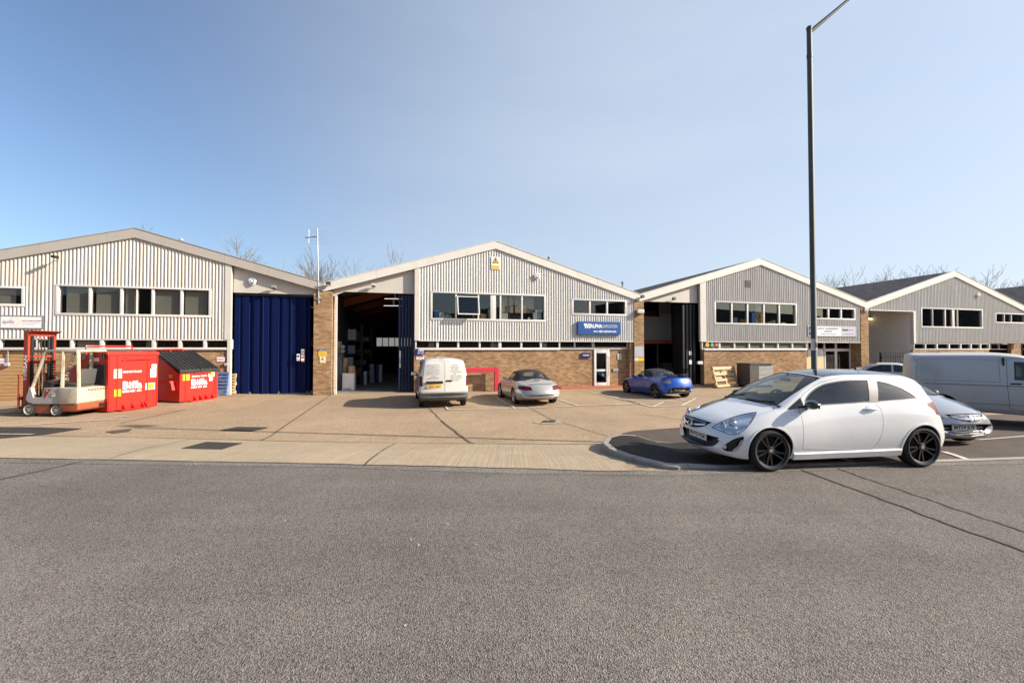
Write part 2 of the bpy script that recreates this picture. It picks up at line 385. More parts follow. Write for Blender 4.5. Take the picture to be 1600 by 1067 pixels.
ground_obj('stain', [[P2(p[0], p[1]) for p in ((165, 675), (185, 672), (206, 670.5), (203, 674), (178, 677.5))]], 0.013, M_TARBROWN, 'faint dark oil stain on the concrete yard', 'stain')
# joints and cracks
J = []
J += strip(wob([P2(518, 617), P2(407, 689)], 14, .012), .035) + strip(wob([P2(664, 632), P2(688, 655)], 8, .02), .03) + strip(wob([P2(689, 656.5), P2(740, 694)], 10, .02), .04)
J += strip(wob([P2(820, 633), P2(866, 658)], 8, .02), .025) + strip(wob([P2(880, 661), P2(950, 682)], 8, .02), .022) + strip(wob([P2(290, 640), P2(188, 662)], 8, .02), .03)
J += strip(wob([P2(985, 645), P2(1100, 661)], 8, .02), .022) + strip(wob([P2(25, 680), P2(300, 686.3), P2(500, 691.3), P2(780, 694.4), P2(960, 694.2)], 24, .02), .035)
J += strip(wob([P2(617, 693.5), P2(569, 729)], 10, .012), .03) + strip(wob([P2(297, 687), P2(172, 718)], 10, .01), .015)
J += strip(wob([(x, lin(x, EDGE) + .01) for x in (-16, -8.65, -3.08, 0, 1.45, 2.0)], 16, .012), .03)
ground_obj('joints', J, 0.018, M_CRACK, 'dark joints and cracks crossing the concrete yard and apron', 'joints')
K = strip(wob([P2(-60, 764), P2(128, 722)], 14, .025), .05) + strip(wob([P2(1252, 735), P2(1600, 863), P2(1700, 900)], 26, .02), .035) + strip(wob([P2(1308, 733), P2(1600, 832), P2(1700, 866)], 26, .02), .028)
ground_obj('road_joints', K, 0.016, M_CRACK, 'dark sealed cracks running across the road surface', 'cracks')
# white lines
def lines(name, segs, wd, label):
    q = []
    for s in segs: q += strip([P2(*p) for p in s], wd)
    ground_obj(name, q, 0.022, M_WHITELINE, label, 'road marking')
lines('bay_lines', [[(695, 634), (700.5, 641)], [(700, 640.6), (804, 639)], [(806, 639), (901, 634.6), (987, 630.8)], [(770, 619), (805, 638.5)], [(872, 624.5), (903, 634.2)], [(922, 613), (1000, 631)],
      [(745, 616), (770, 618)], [(690, 618), (740, 617.5)]], 0.08, 'worn white parking bay lines behind the white van and silver convertible')
lines('hatched_bay_lines', [[(960, 621), (1019.5, 636.5)], [(1020, 636.3), (1037, 628.7)], [(1022, 636.3), (1082.5, 633.4)], [(1066, 633.7), (1088.6, 622)], [(960, 632.6), (1032, 629.6)], [(1033.5, 628), (1076, 626.5)],
      [(1002, 625.4), (1046, 625.6)], [(1054.5, 623), (1076, 627)], [(1078, 622), (1100, 623)]], 0.08, 'worn white hatched lines on the ground behind the blue convertible')
lines('faint_lines', [[(25, 665.5), (190, 655)], [(-60, 678.5), (52, 679.5)], [(178, 653), (202, 650.5)]], 0.09, 'faint white lines on the concrete beside the forklift')
lines('tarmac_bay_lines', [[(1474, 707), (1512, 719.5)], [(1528, 688.3), (1700, 673)], [(1538, 643.5), (1570, 645)]], 0.09, 'white bay lines on the dark tarmac in front of the silver van')
# drain covers
def grate(name, c4, label, n=9):
    pts = [Vector((*P2(*p), 0)) for p in c4]; mb = MB(); o0 = pts[0]
    ex, ey = (pts[1] - pts[0]), (pts[3] - pts[0])
    def q(a, b): p = o0 + ex * a + ey * b; return Vector((p.x, p.y, terrain_lin(p.x, p.y) + 0.012))
    t = thing(name, label, 'drain cover', q(.5, .5)); L = Vector(t.location)
    def slab(a0, a1, b0, b1, h, dz=0): 
        c = [q(a0, b0), q(a1, b0), q(a1, b1), q(a0, b1)]; vs = [p - L + Vector((0, 0, dz)) for p in c] + [p - L + Vector((0, 0, dz + h)) for p in c]
        mb.add(vs, [(0, 3, 2, 1), (4, 5, 6, 7), (0, 1, 5, 4), (1, 2, 6, 5), (2, 3, 7, 6), (3, 0, 4, 7)])
    slab(0, 1, 0, .06, .012); slab(0, 1, .94, 1, .012); slab(0, .04, .06, .94, .012); slab(.96, 1, .06, .94, .012)
    mb.build('frame', M_IRON, t); mb = MB()
    for i in range(n): a = .06 + .88 * i / n; mb2 = mb; slab(a, a + .55 * .88 / n, .07, .93, .009)
    mb.build('grating', M_IRON, t); mb = MB(); slab(.04, .96, .06, .94, .002, .002); mb.build('pit', mat(name + '_pit', (.01, .009, .008)), t)
grate('drain_grate', [(343, 673.3), (393, 674.2), (417, 668.8), (371, 668)], 'wide iron drain grating set in the concrete yard', 12)
ground_obj('cover_surround', [[P2(p[0], p[1]) for p in ((832, 661), (846, 657.5), (878, 656.5), (876, 661.5), (850, 663))]], 0.013, M_APRON, 'pale cement patch round the small yard cover', 'cement patch')
grate('manhole_cover', [(845, 660.8), (866, 660.4), (870, 657.6), (849, 658)], 'small iron manhole cover in a pale cement patch', 3)
grate('gully_grate', [(1026, 711), (1080, 711), (1068, 699.5), (1009, 699.5)], 'iron gully grating in the kerbed island before the white hatchback', 11)
# scraps of paper on the road
M_SCRAP = mat('paper_scrap', (.42, .40, .37), .8)
for i, (px, py, ln) in enumerate(((699, 820, .03), (654, 853, .026), (743, 852, .015), (633, 979, .014), (642, 845, .016), (445, 815, .015), (1118, 936, .014))):
    p = G(px, py); t = tag(MB().prism([(-ln * .7, -.004), (0, -.007), (ln * .7, -.002), (ln * .6, .005), (-.2 * ln, .007), (-ln * .6, .004)], .0, .004, 'z').build('litter', M_SCRAP), ('longest pale paper scrap on the road, near its middle', 'second pale paper scrap on the road, below the longest one', 'small pale scrap on the road right of the paired scraps', 'small pale scrap lowest on the open road', 'small pale scrap just above the second paper scrap', 'small pale scrap on the road below the apron joint at left', 'small pale scrap on the road below the white hatchback')[i], 'litter', 'paper scraps on the road'); t.location = (p.x, p.y, p.z + .010); t.rotation_euler = (0, .1, i * 1.3)
# kerbed island
isl = [P2(p[0], p[1]) for p in ((940, 704), (947, 697), (962, 693.5), (1008, 692.3), (1067, 691.6))]
k_end = 5.6
isl_b = (k_end, isl[-1][1] + 0.15); isl_f = [(k_end, lin(k_end, EDGE) + .03), (4.4, lin(4.4, EDGE) + .03), (3.4, lin(3.4, EDGE) + .03), (2.7, lin(2.7, EDGE) + .03)] + [P2(p[0], p[1]) for p in ((1060, 735.0), (1037, 732.8), (1005, 725.5), (975, 718.5), (951, 711))]
outl0 = [Vector(p) for p in isl] + [Vector(isl_b)] + [Vector(p) for p in isl_f]
outl = []
for a, b in zip(outl0, outl0[1:] + outl0[:1]):
    k = max(1, int((b - a).length / .2)); outl += [a.lerp(b, i / k) for i in range(k)]
def inset(poly, dd):
    n = len(poly); out = []
    A = sum(poly[i].x * poly[(i + 1) % n].y - poly[(i + 1) % n].x * poly[i].y for i in range(n)); s = 1 if A > 0 else -1
    for i in range(n):
        a, b, c = poly[i - 1], poly[i], poly[(i + 1) % n]; d1 = (b - a).normalized(); d2 = (c - b).normalized()
        n1 = Vector((-d1.y, d1.x)) * s; n2 = Vector((-d2.y, d2.x)) * s; bi = (n1 + n2).normalized(); k = max(0.45, bi.dot(n1)); out.append(b + bi * dd / k)
    return out
inn = inset(outl, 0.13)
mb = MB(); n_ = len(outl); H_ = 0.085
vs = []
for p in outl: vs.append((p.x, p.y, terrain(p.x, p.y) - .05))
def kz(p): k_ = sm((p.x - 2.6) / .8); return (0.5 * terrain(p.x, p.y) + 0.5 * 0.27 + H_) * (1 - k_) + k_ * (terrain(p.x, p.y) + .022)
o2 = inset(outl, 0.025)
for p in outl: vs.append((p.x, p.y, kz(p) - .02))
for p in o2: vs.append((p.x, p.y, kz(p)))
for p in inn: vs.append((p.x, p.y, kz(p)))
keep_ = [i for i in range(n_)]
fs = [(r * n_ + i, r * n_ + (i + 1) % n_, (r + 1) * n_ + (i + 1) % n_, (r + 1) * n_ + i) for r in range(3) for i in range(n_)]
mb.add(vs, fs); tag(mb.build('kerb', M_KERB, smooth=R(30)), 'pale rounded concrete kerb edging the island by the white hatchback', 'kerb', kind='structure')
mb = MB()
def isl_fill():
    bm = bmesh.new(); bm.faces.new([bm.verts.new((p.x, p.y, 0)) for p in inn])
    for k in range(40):
        bmesh.ops.bisect_plane(bm, geom=bm.faces[:] + bm.edges[:] + bm.verts[:], plane_co=(1.6 + k * .12, 0, 0), plane_no=(1, 0, 0), dist=1e-5)
    for k in range(10):
        bmesh.ops.bisect_plane(bm, geom=bm.faces[:] + bm.edges[:] + bm.verts[:], plane_co=(0, 6.4 + k * .3, 0), plane_no=(0, 1, 0), dist=1e-5)
    for v in bm.verts: v.co.z = kz(v.co) - .006
    return bm
mb.addbm(isl_fill()); tag(mb.build('kerb_island', M_TARSHADE), 'black tarmac island inside the pale kerb, shade deepened in its colour', 'tarmac island', kind='structure')
mbj = MB(); acc = 0.0
for i in range(n_):
    a, b = outl[i], outl[(i + 1) % n_]; acc += (b - a).length
    if acc > .85:
        acc = 0.0; q0, q1 = o2[i], inn[i]; d = (q1 - q0); tt = Vector((-d.y, d.x)).normalized() * .006; p3 = outl[i]
        mbj.add([(p3.x - tt.x, p3.y - tt.y, terrain(p3.x, p3.y) - .0), (p3.x + tt.x, p3.y + tt.y, terrain(p3.x, p3.y)), (p3.x + tt.x, p3.y + tt.y, kz(p3) - .012), (q0.x + tt.x, q0.y + tt.y, kz(q0) + .002), (q1.x + tt.x, q1.y + tt.y, kz(q1) + .002), (q1.x - tt.x, q1.y - tt.y, kz(q1) + .002), (q0.x - tt.x, q0.y - tt.y, kz(q0) + .002), (p3.x - tt.x, p3.y - tt.y, kz(p3) - .012)], [(0, 1, 2, 7), (7, 2, 3, 6), (6, 3, 4, 5)])
tag(mbj.build('kerb_joints', M_CRACK), 'dark mortar joints between the kerb stones of the island', 'kerb joints', kind='structure')
kl = [(x, lin(x, EDGE)) for x in (k_end - .1, 7.1, 8.55, 14, 24)]
ground_obj('flush_kerb', [[a, b, (b[0], b[1] + .14), (a[0], a[1] + .14)] for a, b in zip(kl, kl[1:])], 0.020, M_KERB, 'pale flush kerb between the road and the tarmac bays', 'kerb')
# ---------------------------------------------------------------- the row of units
def brick_mat(name, cols, mort):
    m = bpy.data.materials.new(name); m.use_nodes = True; n = m.node_tree.nodes; l = m.node_tree.links; b = n['Principled BSDF']
    b.inputs['Roughness'].default_value = 0.9; b.inputs['Specular IOR Level'].default_value = 0.2
    tc = n.new('ShaderNodeTexCoord'); sp = n.new('ShaderNodeSeparateXYZ'); l.new(tc.outputs['Object'], sp.inputs[0])
    ad = n.new('ShaderNodeMath'); l.new(sp.outputs[0], ad.inputs[0]); l.new(sp.outputs[1], ad.inputs[1])
    cb = n.new('ShaderNodeCombineXYZ'); l.new(ad.outputs[0], cb.inputs[0]); l.new(sp.outputs[2], cb.inputs[1])
    bt = n.new('ShaderNodeTexBrick'); l.new(cb.outputs[0], bt.inputs['Vector'])
    bt.inputs['Color1'].default_value = (0, 0, 0, 1); bt.inputs['Color2'].default_value = (1, 1, 1, 1); bt.inputs['Mortar'].default_value = (0.5, 0.5, 0.5, 1)
    for k, v in (('Scale', 1.0), ('Mortar Size', 0.006), ('Mortar Smooth', 0.3), ('Bias', 0.0), ('Brick Width', 0.225), ('Row Height', 0.075)): bt.inputs[k].default_value = v
    rp = n.new('ShaderNodeValToRGB'); cr = rp.color_ramp
    while len(cr.elements) < len(cols): cr.elements.new(0.5)
    for i, c in enumerate(cols): cr.elements[i].position = i / (len(cols) - 1); cr.elements[i].color = (*c, 1)
    nz = n.new('ShaderNodeTexNoise'); nz.inputs['Scale'].default_value = 5; nz.inputs['Detail'].default_value = 5; l.new(cb.outputs[0], nz.inputs['Vector'])
    mx0 = n.new('ShaderNodeMix'); mx0.data_type = 'FLOAT'; mx0.inputs[0].default_value = 0.35; l.new(bt.outputs['Color'], mx0.inputs[2]); l.new(nz.outputs[0], mx0.inputs[3]); l.new(mx0.outputs[0], rp.inputs[0])
    mx = n.new('ShaderNodeMix'); mx.data_type = 'RGBA'; l.new(bt.outputs['Fac'], mx.inputs[0]); l.new(rp.outputs[0], mx.inputs[6]); mx.inputs[7].default_value = (*mort, 1)
    n2 = n.new('ShaderNodeTexNoise'); n2.inputs['Scale'].default_value = 0.8; n2.inputs['Detail'].default_value = 6; l.new(cb.outputs[0], n2.inputs['Vector'])
    mr = n.new('ShaderNodeMapRange'); mr.inputs[1].default_value = .3; mr.inputs[2].default_value = .7; mr.inputs[3].default_value = .78; mr.inputs[4].default_value = 1.18; l.new(n2.outputs[0], mr.inputs[0])
    mm = n.new('ShaderNodeMix'); mm.data_type = 'RGBA'; mm.blend_type = 'MULTIPLY'; mm.inputs[0].default_value = 1; l.new(mx.outputs[2], mm.inputs[6]); l.new(mr.outputs[0], mm.inputs[7])
    l.new(mm.outputs[2], b.inputs['Base Color'])
    bp = n.new('ShaderNodeBump'); bp.inputs['Strength'].default_value = .6; bp.inputs['Distance'].default_value = .01; bp.invert = True; l.new(bt.outputs['Fac'], bp.inputs['Height']); l.new(bp.outputs[0], b.inputs['Normal'])
    return m
M_BRICK = brick_mat('buff_brick', [(.17, .095, .048), (.28, .165, .083), (.37, .235, .125), (.45, .31, .185)], (.35, .27, .18))
M_CLADL = mat('cream_cladding', (.58, .545, .48), .5, var=.05, scale=1.5, dirt=(.36, .31, .24), dscale=1.0, damt=.45, stretch=(5, 5, .35))
M_CLADM = mat('pale_grey_cladding', (.62, .61, .575), .5, var=.05, scale=1.5, dirt=(.32, .31, .24), dscale=1.0, damt=.5, stretch=(5, 5, .35))
M_CLADR = mat('grey_cladding', (.56, .54, .51), .5, var=.05, scale=1.5, dirt=(.24, .22, .19), dscale=1.0, damt=.5, stretch=(5, 5, .35))
M_CLADF = mat('mid_grey_cladding', (.55, .54, .515), .5, var=.04, scale=1.5)
M_FASG = mat('stone_grey_fascia', (.42, .39, .345), .6, var=.06, scale=2, dirt=(.36, .33, .28), dscale=1.0, damt=.4)
M_FASC = mat('cream_fascia', (.66, .63, .575), .55, var=.05, scale=2, dirt=(.48, .44, .30), dscale=.9, damt=.45)
M_PANEL = mat('cream_panel', (.54, .505, .445), .55, var=.04, scale=2)
M_WHITE = mat('white_frame', (.66, .64, .60), .45, var=.04, scale=6)
M_TRIM = mat('cream_trim', (.60, .57, .51), .5, var=.05, scale=3, dirt=(.36, .37, .24), dscale=1.5, damt=.4)
M_SILL = mat('grey_lead_sill', (.34, .33, .31), .6, var=.1)
M_ROOF = mat('brown_roof_sheet', (.31, .245, .20), .9, var=.35, scale=2.5, bump=.3, bscale=12, dirt=(.20, .18, .13), dscale=3, damt=.5)
M_NAVY = mat('navy_door_paint', (.0022, .0085, .055), .6, var=.08, scale=2, spec=.12)
M_NAVYD = mat('dark_navy_paint', (.004, .011, .048), .45, var=.1, scale=2)
M_BLACKD = mat('black_door_paint', (.012, .013, .017), .45)
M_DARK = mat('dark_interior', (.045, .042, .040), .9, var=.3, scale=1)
M_FLOOR = mat('workshop_floor', (.22, .20, .175), .6, var=.2, scale=2)
M_RUST = mat('red_oxide_steel', (.30, .075, .030), .7, var=.2, scale=2)
M_GLASS = glass('window_glass', (.78, .80, .79), 1.72)
M_GLASSD = glass('dark_window_glass', (.5, .52, .51), 1.7)
M_BLIND = mat('beige_blind', (.46, .41, .34), .8, var=.06, scale=8, stretch=(8, 8, .3))
M_WALLIN = mat('inner_plaster', (.52, .49, .43), .9, var=.08)
M_PLAS = mat('white_plastic', (.80, .79, .76), .4)
M_BLACK = mat('black_plastic', (.016, .016, .017), .5)
M_GALV = mat('galvanised_steel', (.52, .52, .51), .4, .8, var=.1)
M_TILE = mat('red_painted_step', (.40, .115, .055), .7, var=.15, scale=3, dirt=(.25, .12, .08), dscale=2)
M_BOARD = mat('varnished_boards', (.40, .235, .105), .6, var=.22, scale=2.5, stretch=(1, 1, 12))
M_GREEN = mat('dark_green_paint', (.003, .009, .006), .6, spec=.2)

def UT(px, py, v=0.0): return F(px, py, v)
class Unit:
    def __init__(s, name, label, u0): s.u0 = u0; s.t = thing(name, label, 'industrial unit', FW(u0, 0, 0), AF)
    def X(s, u): return u - s.u0
    def box(s, mb, u0, u1, v0, v1, z0, z1, mi=0, bev=0): mb.box((s.X(u0), -v1, z0), (s.X(u1), -v0, z1), mi, None, bev)
def roofline(peak, vl, vr):
    (pu, pz), (lu, lz), (ru, rz) = peak, vl, vr
    return lambda u: pz - (pu - u) * (pz - lz) / (pu - lu) if u < pu else pz - (u - pu) * (pz - rz) / (ru - pu)
def cladding(U, u0, u1, z0, ztop, holes, m, pitch=0.132, dep=0.034, name='cladding'):
    """box-profiled vertical sheet between u0 and u1, from z0 to the sloping line ztop(u), with rectangular holes (u0,u1,z0,z1)"""
    prof = []; n = max(1, round((u1 - u0) / pitch)); p = (u1 - u0) / n
    for i in range(n):
        a = u0 + i * p; prof += [(a, 0), (a + .08 * p, dep), (a + .30 * p, dep), (a + .54 * p, 0)]
    prof.append((u1, 0)); mb = MB()
    for (a, va), (b, vb) in zip(prof, prof[1:]):
        mid = (a + b) / 2; za, zb_ = ztop(a), ztop(b); iv = [(z0, None)]
        segs = []; lo = z0
        for h in sorted([h for h in holes if h[0] < mid < h[1]], key=lambda h: h[2]):
            segs.append((lo, lo, h[2], h[2])); lo = h[3]
        segs.append((lo, lo, za, zb_))
        for (la, lb, ha, hb) in segs:
            mb.add([(U.X(a), -va, la), (U.X(b), -vb, lb), (U.X(b), -vb, hb), (U.X(a), -va, ha)], [(0, 1, 2, 3)])
    me = mb.build(name, m, U.t); md = me.modifiers.new('thick', 'SOLIDIFY'); md.thickness = 0.004; return me
def wrect(l, t, r, b, v=0.0):
    u0, za = F(l, t, v); u1, zb = F(r, b, v); _, zc = F(r, t, v); _, zd = F(l, b, v); return u0, u1, (zb + zd) / 2, None, (u0, u1, (zb + zd) / 2)
def window(U, px0, yt0, px1, yt1, yb0, yb1, mull, v=0.0, fr=0.10, dep=0.10, m=None, gl=None, proud=0.05, blinds=None, name='window', bar=0.06):
    """frame outline given by its pixel corners (top and bottom at both ends); mull: pixel columns of the mullions"""
    u0, z1 = F(px0, yt0, v); u1, z1b = F(px1, yt1, v); _, z0 = F(px0, yb0, v); _, z0b = F(px1, yb1, v); z1 = (z1 + z1b) / 2; z0 = (z0 + z0b) / 2
    mb = MB(); a, b = v - dep, v + proud
    U.box(mb, u0, u1, a, b, z0, z0 + fr, 0, .008); U.box(mb, u0, u1, a, b, z1 - fr * .7, z1, 0, .008)
    U.box(mb, u0, u0 + fr, a, b - .003, z0 + fr, z1 - fr * .7, 0, .008); U.box(mb, u1 - fr, u1, a, b - .003, z0 + fr, z1 - fr * .7, 0, .008)
    for p in mull:
        w_ = bar
        if isinstance(p, tuple): p, w_ = p
        uu = F(p, (yt0 + yt1) / 2, v)[0]; U.box(mb, uu - w_ / 2, uu + w_ / 2, a + .02, v + .015, z0 + fr, z1 - fr * .7, 0, .006)
    f = mb.build(name, m or M_WHITE, U.t, smooth=R(40))
    g = MB(); g.box((U.X(u0 + fr * .6), -(v - dep * .55), z0 + fr * .6), (U.X(u1 - fr * .6), -(v - dep * .55) + .008, z1 - fr * .4)); g.build('glass', gl or M_GLASS, f)
    if blinds:
        for (p0, p1, tz, bz) in blinds:
            bb = MB(); a0, b0 = F(p0, yt0, v)[0], F(p1, yt0, v)[0]; hh = z1 - z0
            bb.box((U.X(a0), -(v - dep - .05), z0 + hh * bz), (U.X(b0), -(v - dep - .07), z0 + hh * tz))
            bb.build('blind', M_BLIND, f)
    return (u0, u1, z0, z1)
def fascia(U, pts, h, m, v0=-.02, v1=.10, joints=(), name='fascia'):
    """barge boards along the gable: pts (u, z of the top edge)"""
    for (a, za), (b, zb) in zip(pts, pts[1:]):
        mb = MB(); X = U.X; cuts = [a] + [j for j in joints if min(a, b) + .3 < j < max(a, b) - .3] + [b]
        L = lambda u: za + (zb - za) * (u - a) / (b - a)
        for i, (c, d) in enumerate(zip(cuts, cuts[1:])):
            g = .006 if i else 0
            c2 = c + g
            mb.prism([(X(c2), L(c2) - h), (X(d), L(d) - h), (X(d), L(d)), (X(c2), L(c2))], -v1, -v0, 'y')
            mb.prism([(X(c2), L(c2) - .001), (X(d), L(d) - .001), (X(d), L(d) + .025), (X(c2), L(c2) + .025)], -v1 - .02, -v0 + .06, 'y')
        mb.build(name, m, U.t)
def roof(U, pts, depth, m=None):
    mb = MB(); X = U.X
    for (a, za), (b, zb) in zip(pts, pts[1:]):
        n = int(abs(b - a) / .30); 
        mb.prism([(X(a), za - .12), (X(b), zb - .12), (X(b), zb - .03), (X(a), za - .03)], .0, depth, 'y')
        for i in range(n):
            f = (i + .5) / n; u = a + (b - a) * f; z = za + (zb - za) * f
            hw = .05
            mb.prism([(X(u - hw), za + (zb - za) * (f - hw / (b - a)) - .035), (X(u + hw), za + (zb - za) * (f + hw / (b - a)) - .035), (X(u), z + .02)], .0, depth, 'y')
    mb.build('roof', m or M_ROOF, U.t)
def shell(U, ul, ur, pts, depth, hole=None, front=None):
    """rear wall, side walls and floor behind the front"""
    mb = MB(); X = U.X; pu, pz = pts[1]
    if hole:
        h0, h1, k0, k1 = hole
        mb.box((X(ul), depth, -.3), (X(h0), depth + .2, 4.7)); mb.box((X(h1), depth, -.3), (X(ur), depth + .2, 4.7)); mb.box((X(h0), depth, -.3), (X(h1), depth + .2, k0)); mb.box((X(h0), depth, k1), (X(h1), depth + .2, 4.7))
        mb.prism([(X(ul), 4.7), (X(ur), 4.7), (X(ur), pts[2][1] - .15), (X(pu), pz - .15), (X(ul), pts[0][1] - .15)], depth, depth + .2, 'y')
    else:
        mb.prism([(X(ul), -.3), (X(ur), -.3), (X(ur), pts[2][1] - .15), (X(pu), pz - .15), (X(ul), pts[0][1] - .15)], depth, depth + .2, 'y')
    mb.box((X(ul), .45, -.3), (X(ul) + .15, depth, pts[0][1] - .12)); mb.box((X(ur) - .15, .45, -.3), (X(ur), depth, pts[2][1] - .12))
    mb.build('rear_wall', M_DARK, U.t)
    mb = MB(); mb.box((X(ul) + .16, .35, -.1), (X(ur) - .16, depth - .01, .185 if ul < -10 else .03)); mb.build('floor', M_FLOOR, U.t)
def inner_ceiling(U, u0, u1, z, d0=.2, d1=5.0):
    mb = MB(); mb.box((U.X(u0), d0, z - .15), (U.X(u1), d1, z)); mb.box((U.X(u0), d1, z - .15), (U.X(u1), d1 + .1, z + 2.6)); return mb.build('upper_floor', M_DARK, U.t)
def folding_door(U, u0, u1, v, z0, z1, n, m, amp=.12, name='folding_door', first=1):
    """concertina leaves of slightly different angle"""
    mb = MB(); X = U.X; w_ = (u1 - u0) / n
    for i in range(n):
        a = u0 + i * w_; b = a + w_
        pts = [(a, v), (a + .50 * w_, v + 0), (a + .56 * w_, v - amp * .5), (a + .95 * w_, v - amp * .1), (b, v)]
        for (p, vp), (q, vq) in zip(pts, pts[1:]): mb.add([(X(p), -vp, z0), (X(q), -vq, z0), (X(q), -vq, z1), (X(p), -vp, z1)], [(0, 1, 2, 3)])
    o = mb.build(name, m, U.t); md = o.modifiers.new('t', 'SOLIDIFY'); md.thickness = .03; md.offset = -1; return o

# ---- key points of the gables (u, z of the top of the barge boards)
VL0 = (-14.55, 5.02)
pkL = F(213, 357.5); v12 = F(507, 443.5); pkM = F(774, 377.4); v23 = F(999, 459.5); pkR = F(1187, 404); v34 = F(1353, 472.5); pkF = F(1490, 423.6)
zv = (v12[1] + v23[1] + v34[1]) / 3; zr = (pkM[1] + pkR[1] + pkF[1]) / 3
v12 = (v12[0], zv); v23 = (v23[0], zv); v34 = (v34[0], zv); pkM = (pkM[0], zr); pkR = (pkR[0], zr); pkF = (pkF[0], zr)
hw = pkM[0] - v12[0]
v45 = (pkF[0] + 7.9, zv); v01 = (pkL[0] - (v12[0] - pkL[0]) * 1.02, zv)
FH = 0.40
zs1 = F(650, 531.4)[1]; zs0 = F(650, 545.3)[1]
DEP = 32

# ================= left unit
U = UL = Unit('industrial_unit', 'cream ribbed industrial unit with closed navy folding door, leftmost of the row', pkL[0])
rl = roofline((pkL[0], pkL[1] - FH), (v01[0], v01[1] - FH), (v12[0], zv - FH))
c1 = F(353, 450)[0]; c2 = F(362, 450)[0]; dR = F(490, 500)[0]
zsL1 = F(200, 529.3)[1]; zsL0 = F(200, 545)[1]
h1 = window(U, 88, 444.5, 331, 451.5, 493, 496, [(141, .09), (190, .09), (214, .03), (239, .09), (284, .09)], blinds=[(100, 140, .96, .02), (147, 189, .96, .02), (193, 210, .96, .1), (240, 281, .96, .02), (287, 322, .96, .02)])
h2 = window(U, -60, 446, 40, 448, 479, 477.5, [(-20, .08)], blinds=[(-55, 20, .9, .1)])
cladding(U, v01[0] + .3, c1, zsL1, lambda u: rl(u) + .05, [h1, h2], M_CLADL, pitch=.128)
h3 = window(U, -150, 528.5, 363, 530, 546, 545.3, [-100, -50, 0, 58, (112, .1), (159, .13), (200, .13), (240, .13), (281, .12), (320, .12)], fr=.07, dep=.12, proud=.03, name='strip_window', blinds=[(116, 158, .9, .1), (225, 237, .9, .1)])
mb = MB(); U.box(mb, c1 - .02, c2, -.10, .05, zsL1 - .02, rl((c1 + c2) / 2) + .06, 0); U.box(mb, c2 - .13, c2 + .002, -.12, .045, -.2, zsL1 - .03, 0); mb.build('corner_trim', M_TRIM, U.t)
fascia(U, [(v01[0], zv), (pkL[0], pkL[1])], FH, M_FASG, joints=[F(65, 390)[0], F(170, 370)[0]]); fascia(U, [(pkL[0], pkL[1]), (v12[0] - .003, zv)], FH, M_FASG, joints=[F(254, 370)[0], F(352, 400)[0], F(420, 420)[0]])
mb = MB(); bl = F(52, 580)[0]; U.box(mb, bl, c2 - .14, -.30, -.02, -.3, zsL0, 0); U.box(mb, v01[0], F(-5, 580)[0] - 1.6, -.30, -.02, -.3, zsL0, 0); mb.build('brick_wall', M_BRICK, U.t)
mb = MB(); bl0 = F(-5, 580)[0] - 1.6
zz = -.02
while zz < zsL0 - .05: U.box(mb, bl0 + .003, bl - .003, -.16, -.06, zz, min(zz + .135, zsL0 - .003), 0, .02); zz += .14
mb.build('boarded_wall', M_BOARD, U.t)
mb = MB(); U.box(mb, v01[0], c2 - .13, -.12, .055, zsL0 - .055, zsL0 - .005, 0, .008); mb.build('sill', M_SILL, U.t)
zdL = F(425, 458)[1]
mb = MB(); X = U.X; pv = -.17
mb.prism([(X(c2 + .003), zdL), (X(dR + .12), zdL), (X(dR + .12), rl(dR + .12) + .1), (X(c2 + .003), rl(c2) + .1)], -pv, -pv + .08, 'y'); mb.build('header_panel', M_PANEL, U.t)
mb = MB(); U.box(mb, c2 + .01, dR + .1, -.36, -.26, zdL - .10, zdL - .002, 0); mb.build('door_track', M_BLACK, U.t)
folding_door(U, c2 + .02, F(482, 530)[0], -.30, .10, zdL - .06, 8, M_NAVY, .16)
roof(U, [(v01[0], zv), (pkL[0], pkL[1]), (v12[0], zv)], DEP); shell(U, v01[0], v12[0] - .1, [v01, pkL, v12], DEP)

# ================= middle unit
U = UM = Unit('industrial_unit', 'pale grey ribbed unit with its dark bay open and blue company sign', pkM[0])
rl = roofline((pkM[0], zr - FH), (v12[0], zv - FH), (v23[0], zv - FH))
m1 = F(648, 450)[0]; m2 = F(655, 450)[0]; m3 = F(990, 500)[0]
h1 = window(U, 672.5, 455.6, 852.5, 460.8, 500, 503, [(712.5, .08), (747.5, .08), (770.5, .28), (782, .08), (815.5, .08)], blinds=None)
h2 = window(U, 893, 467.3, 978.5, 469.3, 492, 494, [(921.5, .1), (948.5, .1)])
cladding(U, m2 - .02, m3, zs1, lambda u: rl(u) + .05, [h1, h2], M_CLADM, pitch=.135)
mb = MB(); U.box(mb, m1, m2, -.10, .06, zs1 - .02, rl(m2) + .04, 0); mb.build('corner_trim', M_TRIM, U.t)
mb = MB(); U.box(mb, m2, m3 + .04, -.05, .05, zs1 - .05, zs1 - .003, 0); U.box(mb, m3 + .001, m3 + .05, -.08, .05, zs1 - .003, rl(m3), 0); mb.build('edge_trim', M_WHITE, U.t)
fascia(U, [(v12[0], zv), (pkM[0], zr)], FH, M_FASC, joints=[F(588, 410)[0], F(650, 405)[0], F(729, 390)[0]]); fascia(U, [(pkM[0], zr), (v23[0] - .003, zv)], FH, M_FASC, joints=[F(797, 386)[0], F(868, 405)[0], F(932, 430)[0]])
rec = F(874, 580)[0]; uend = F(981, 580, -.25)[0]
mull = [(683.5, .12), (716, .10), (749.5, .09), (781, .16), (814.5, .10), (845, .10)]
window(U, 648.5, 531.4, 875, 531.9, 545.4, 545.4, mull, v=-.03, fr=.07, dep=.12, proud=.03, name='strip_window', blinds=[(670, 679, .9, .1), (768, 778, .95, .05), (848, 856, .95, .05)])
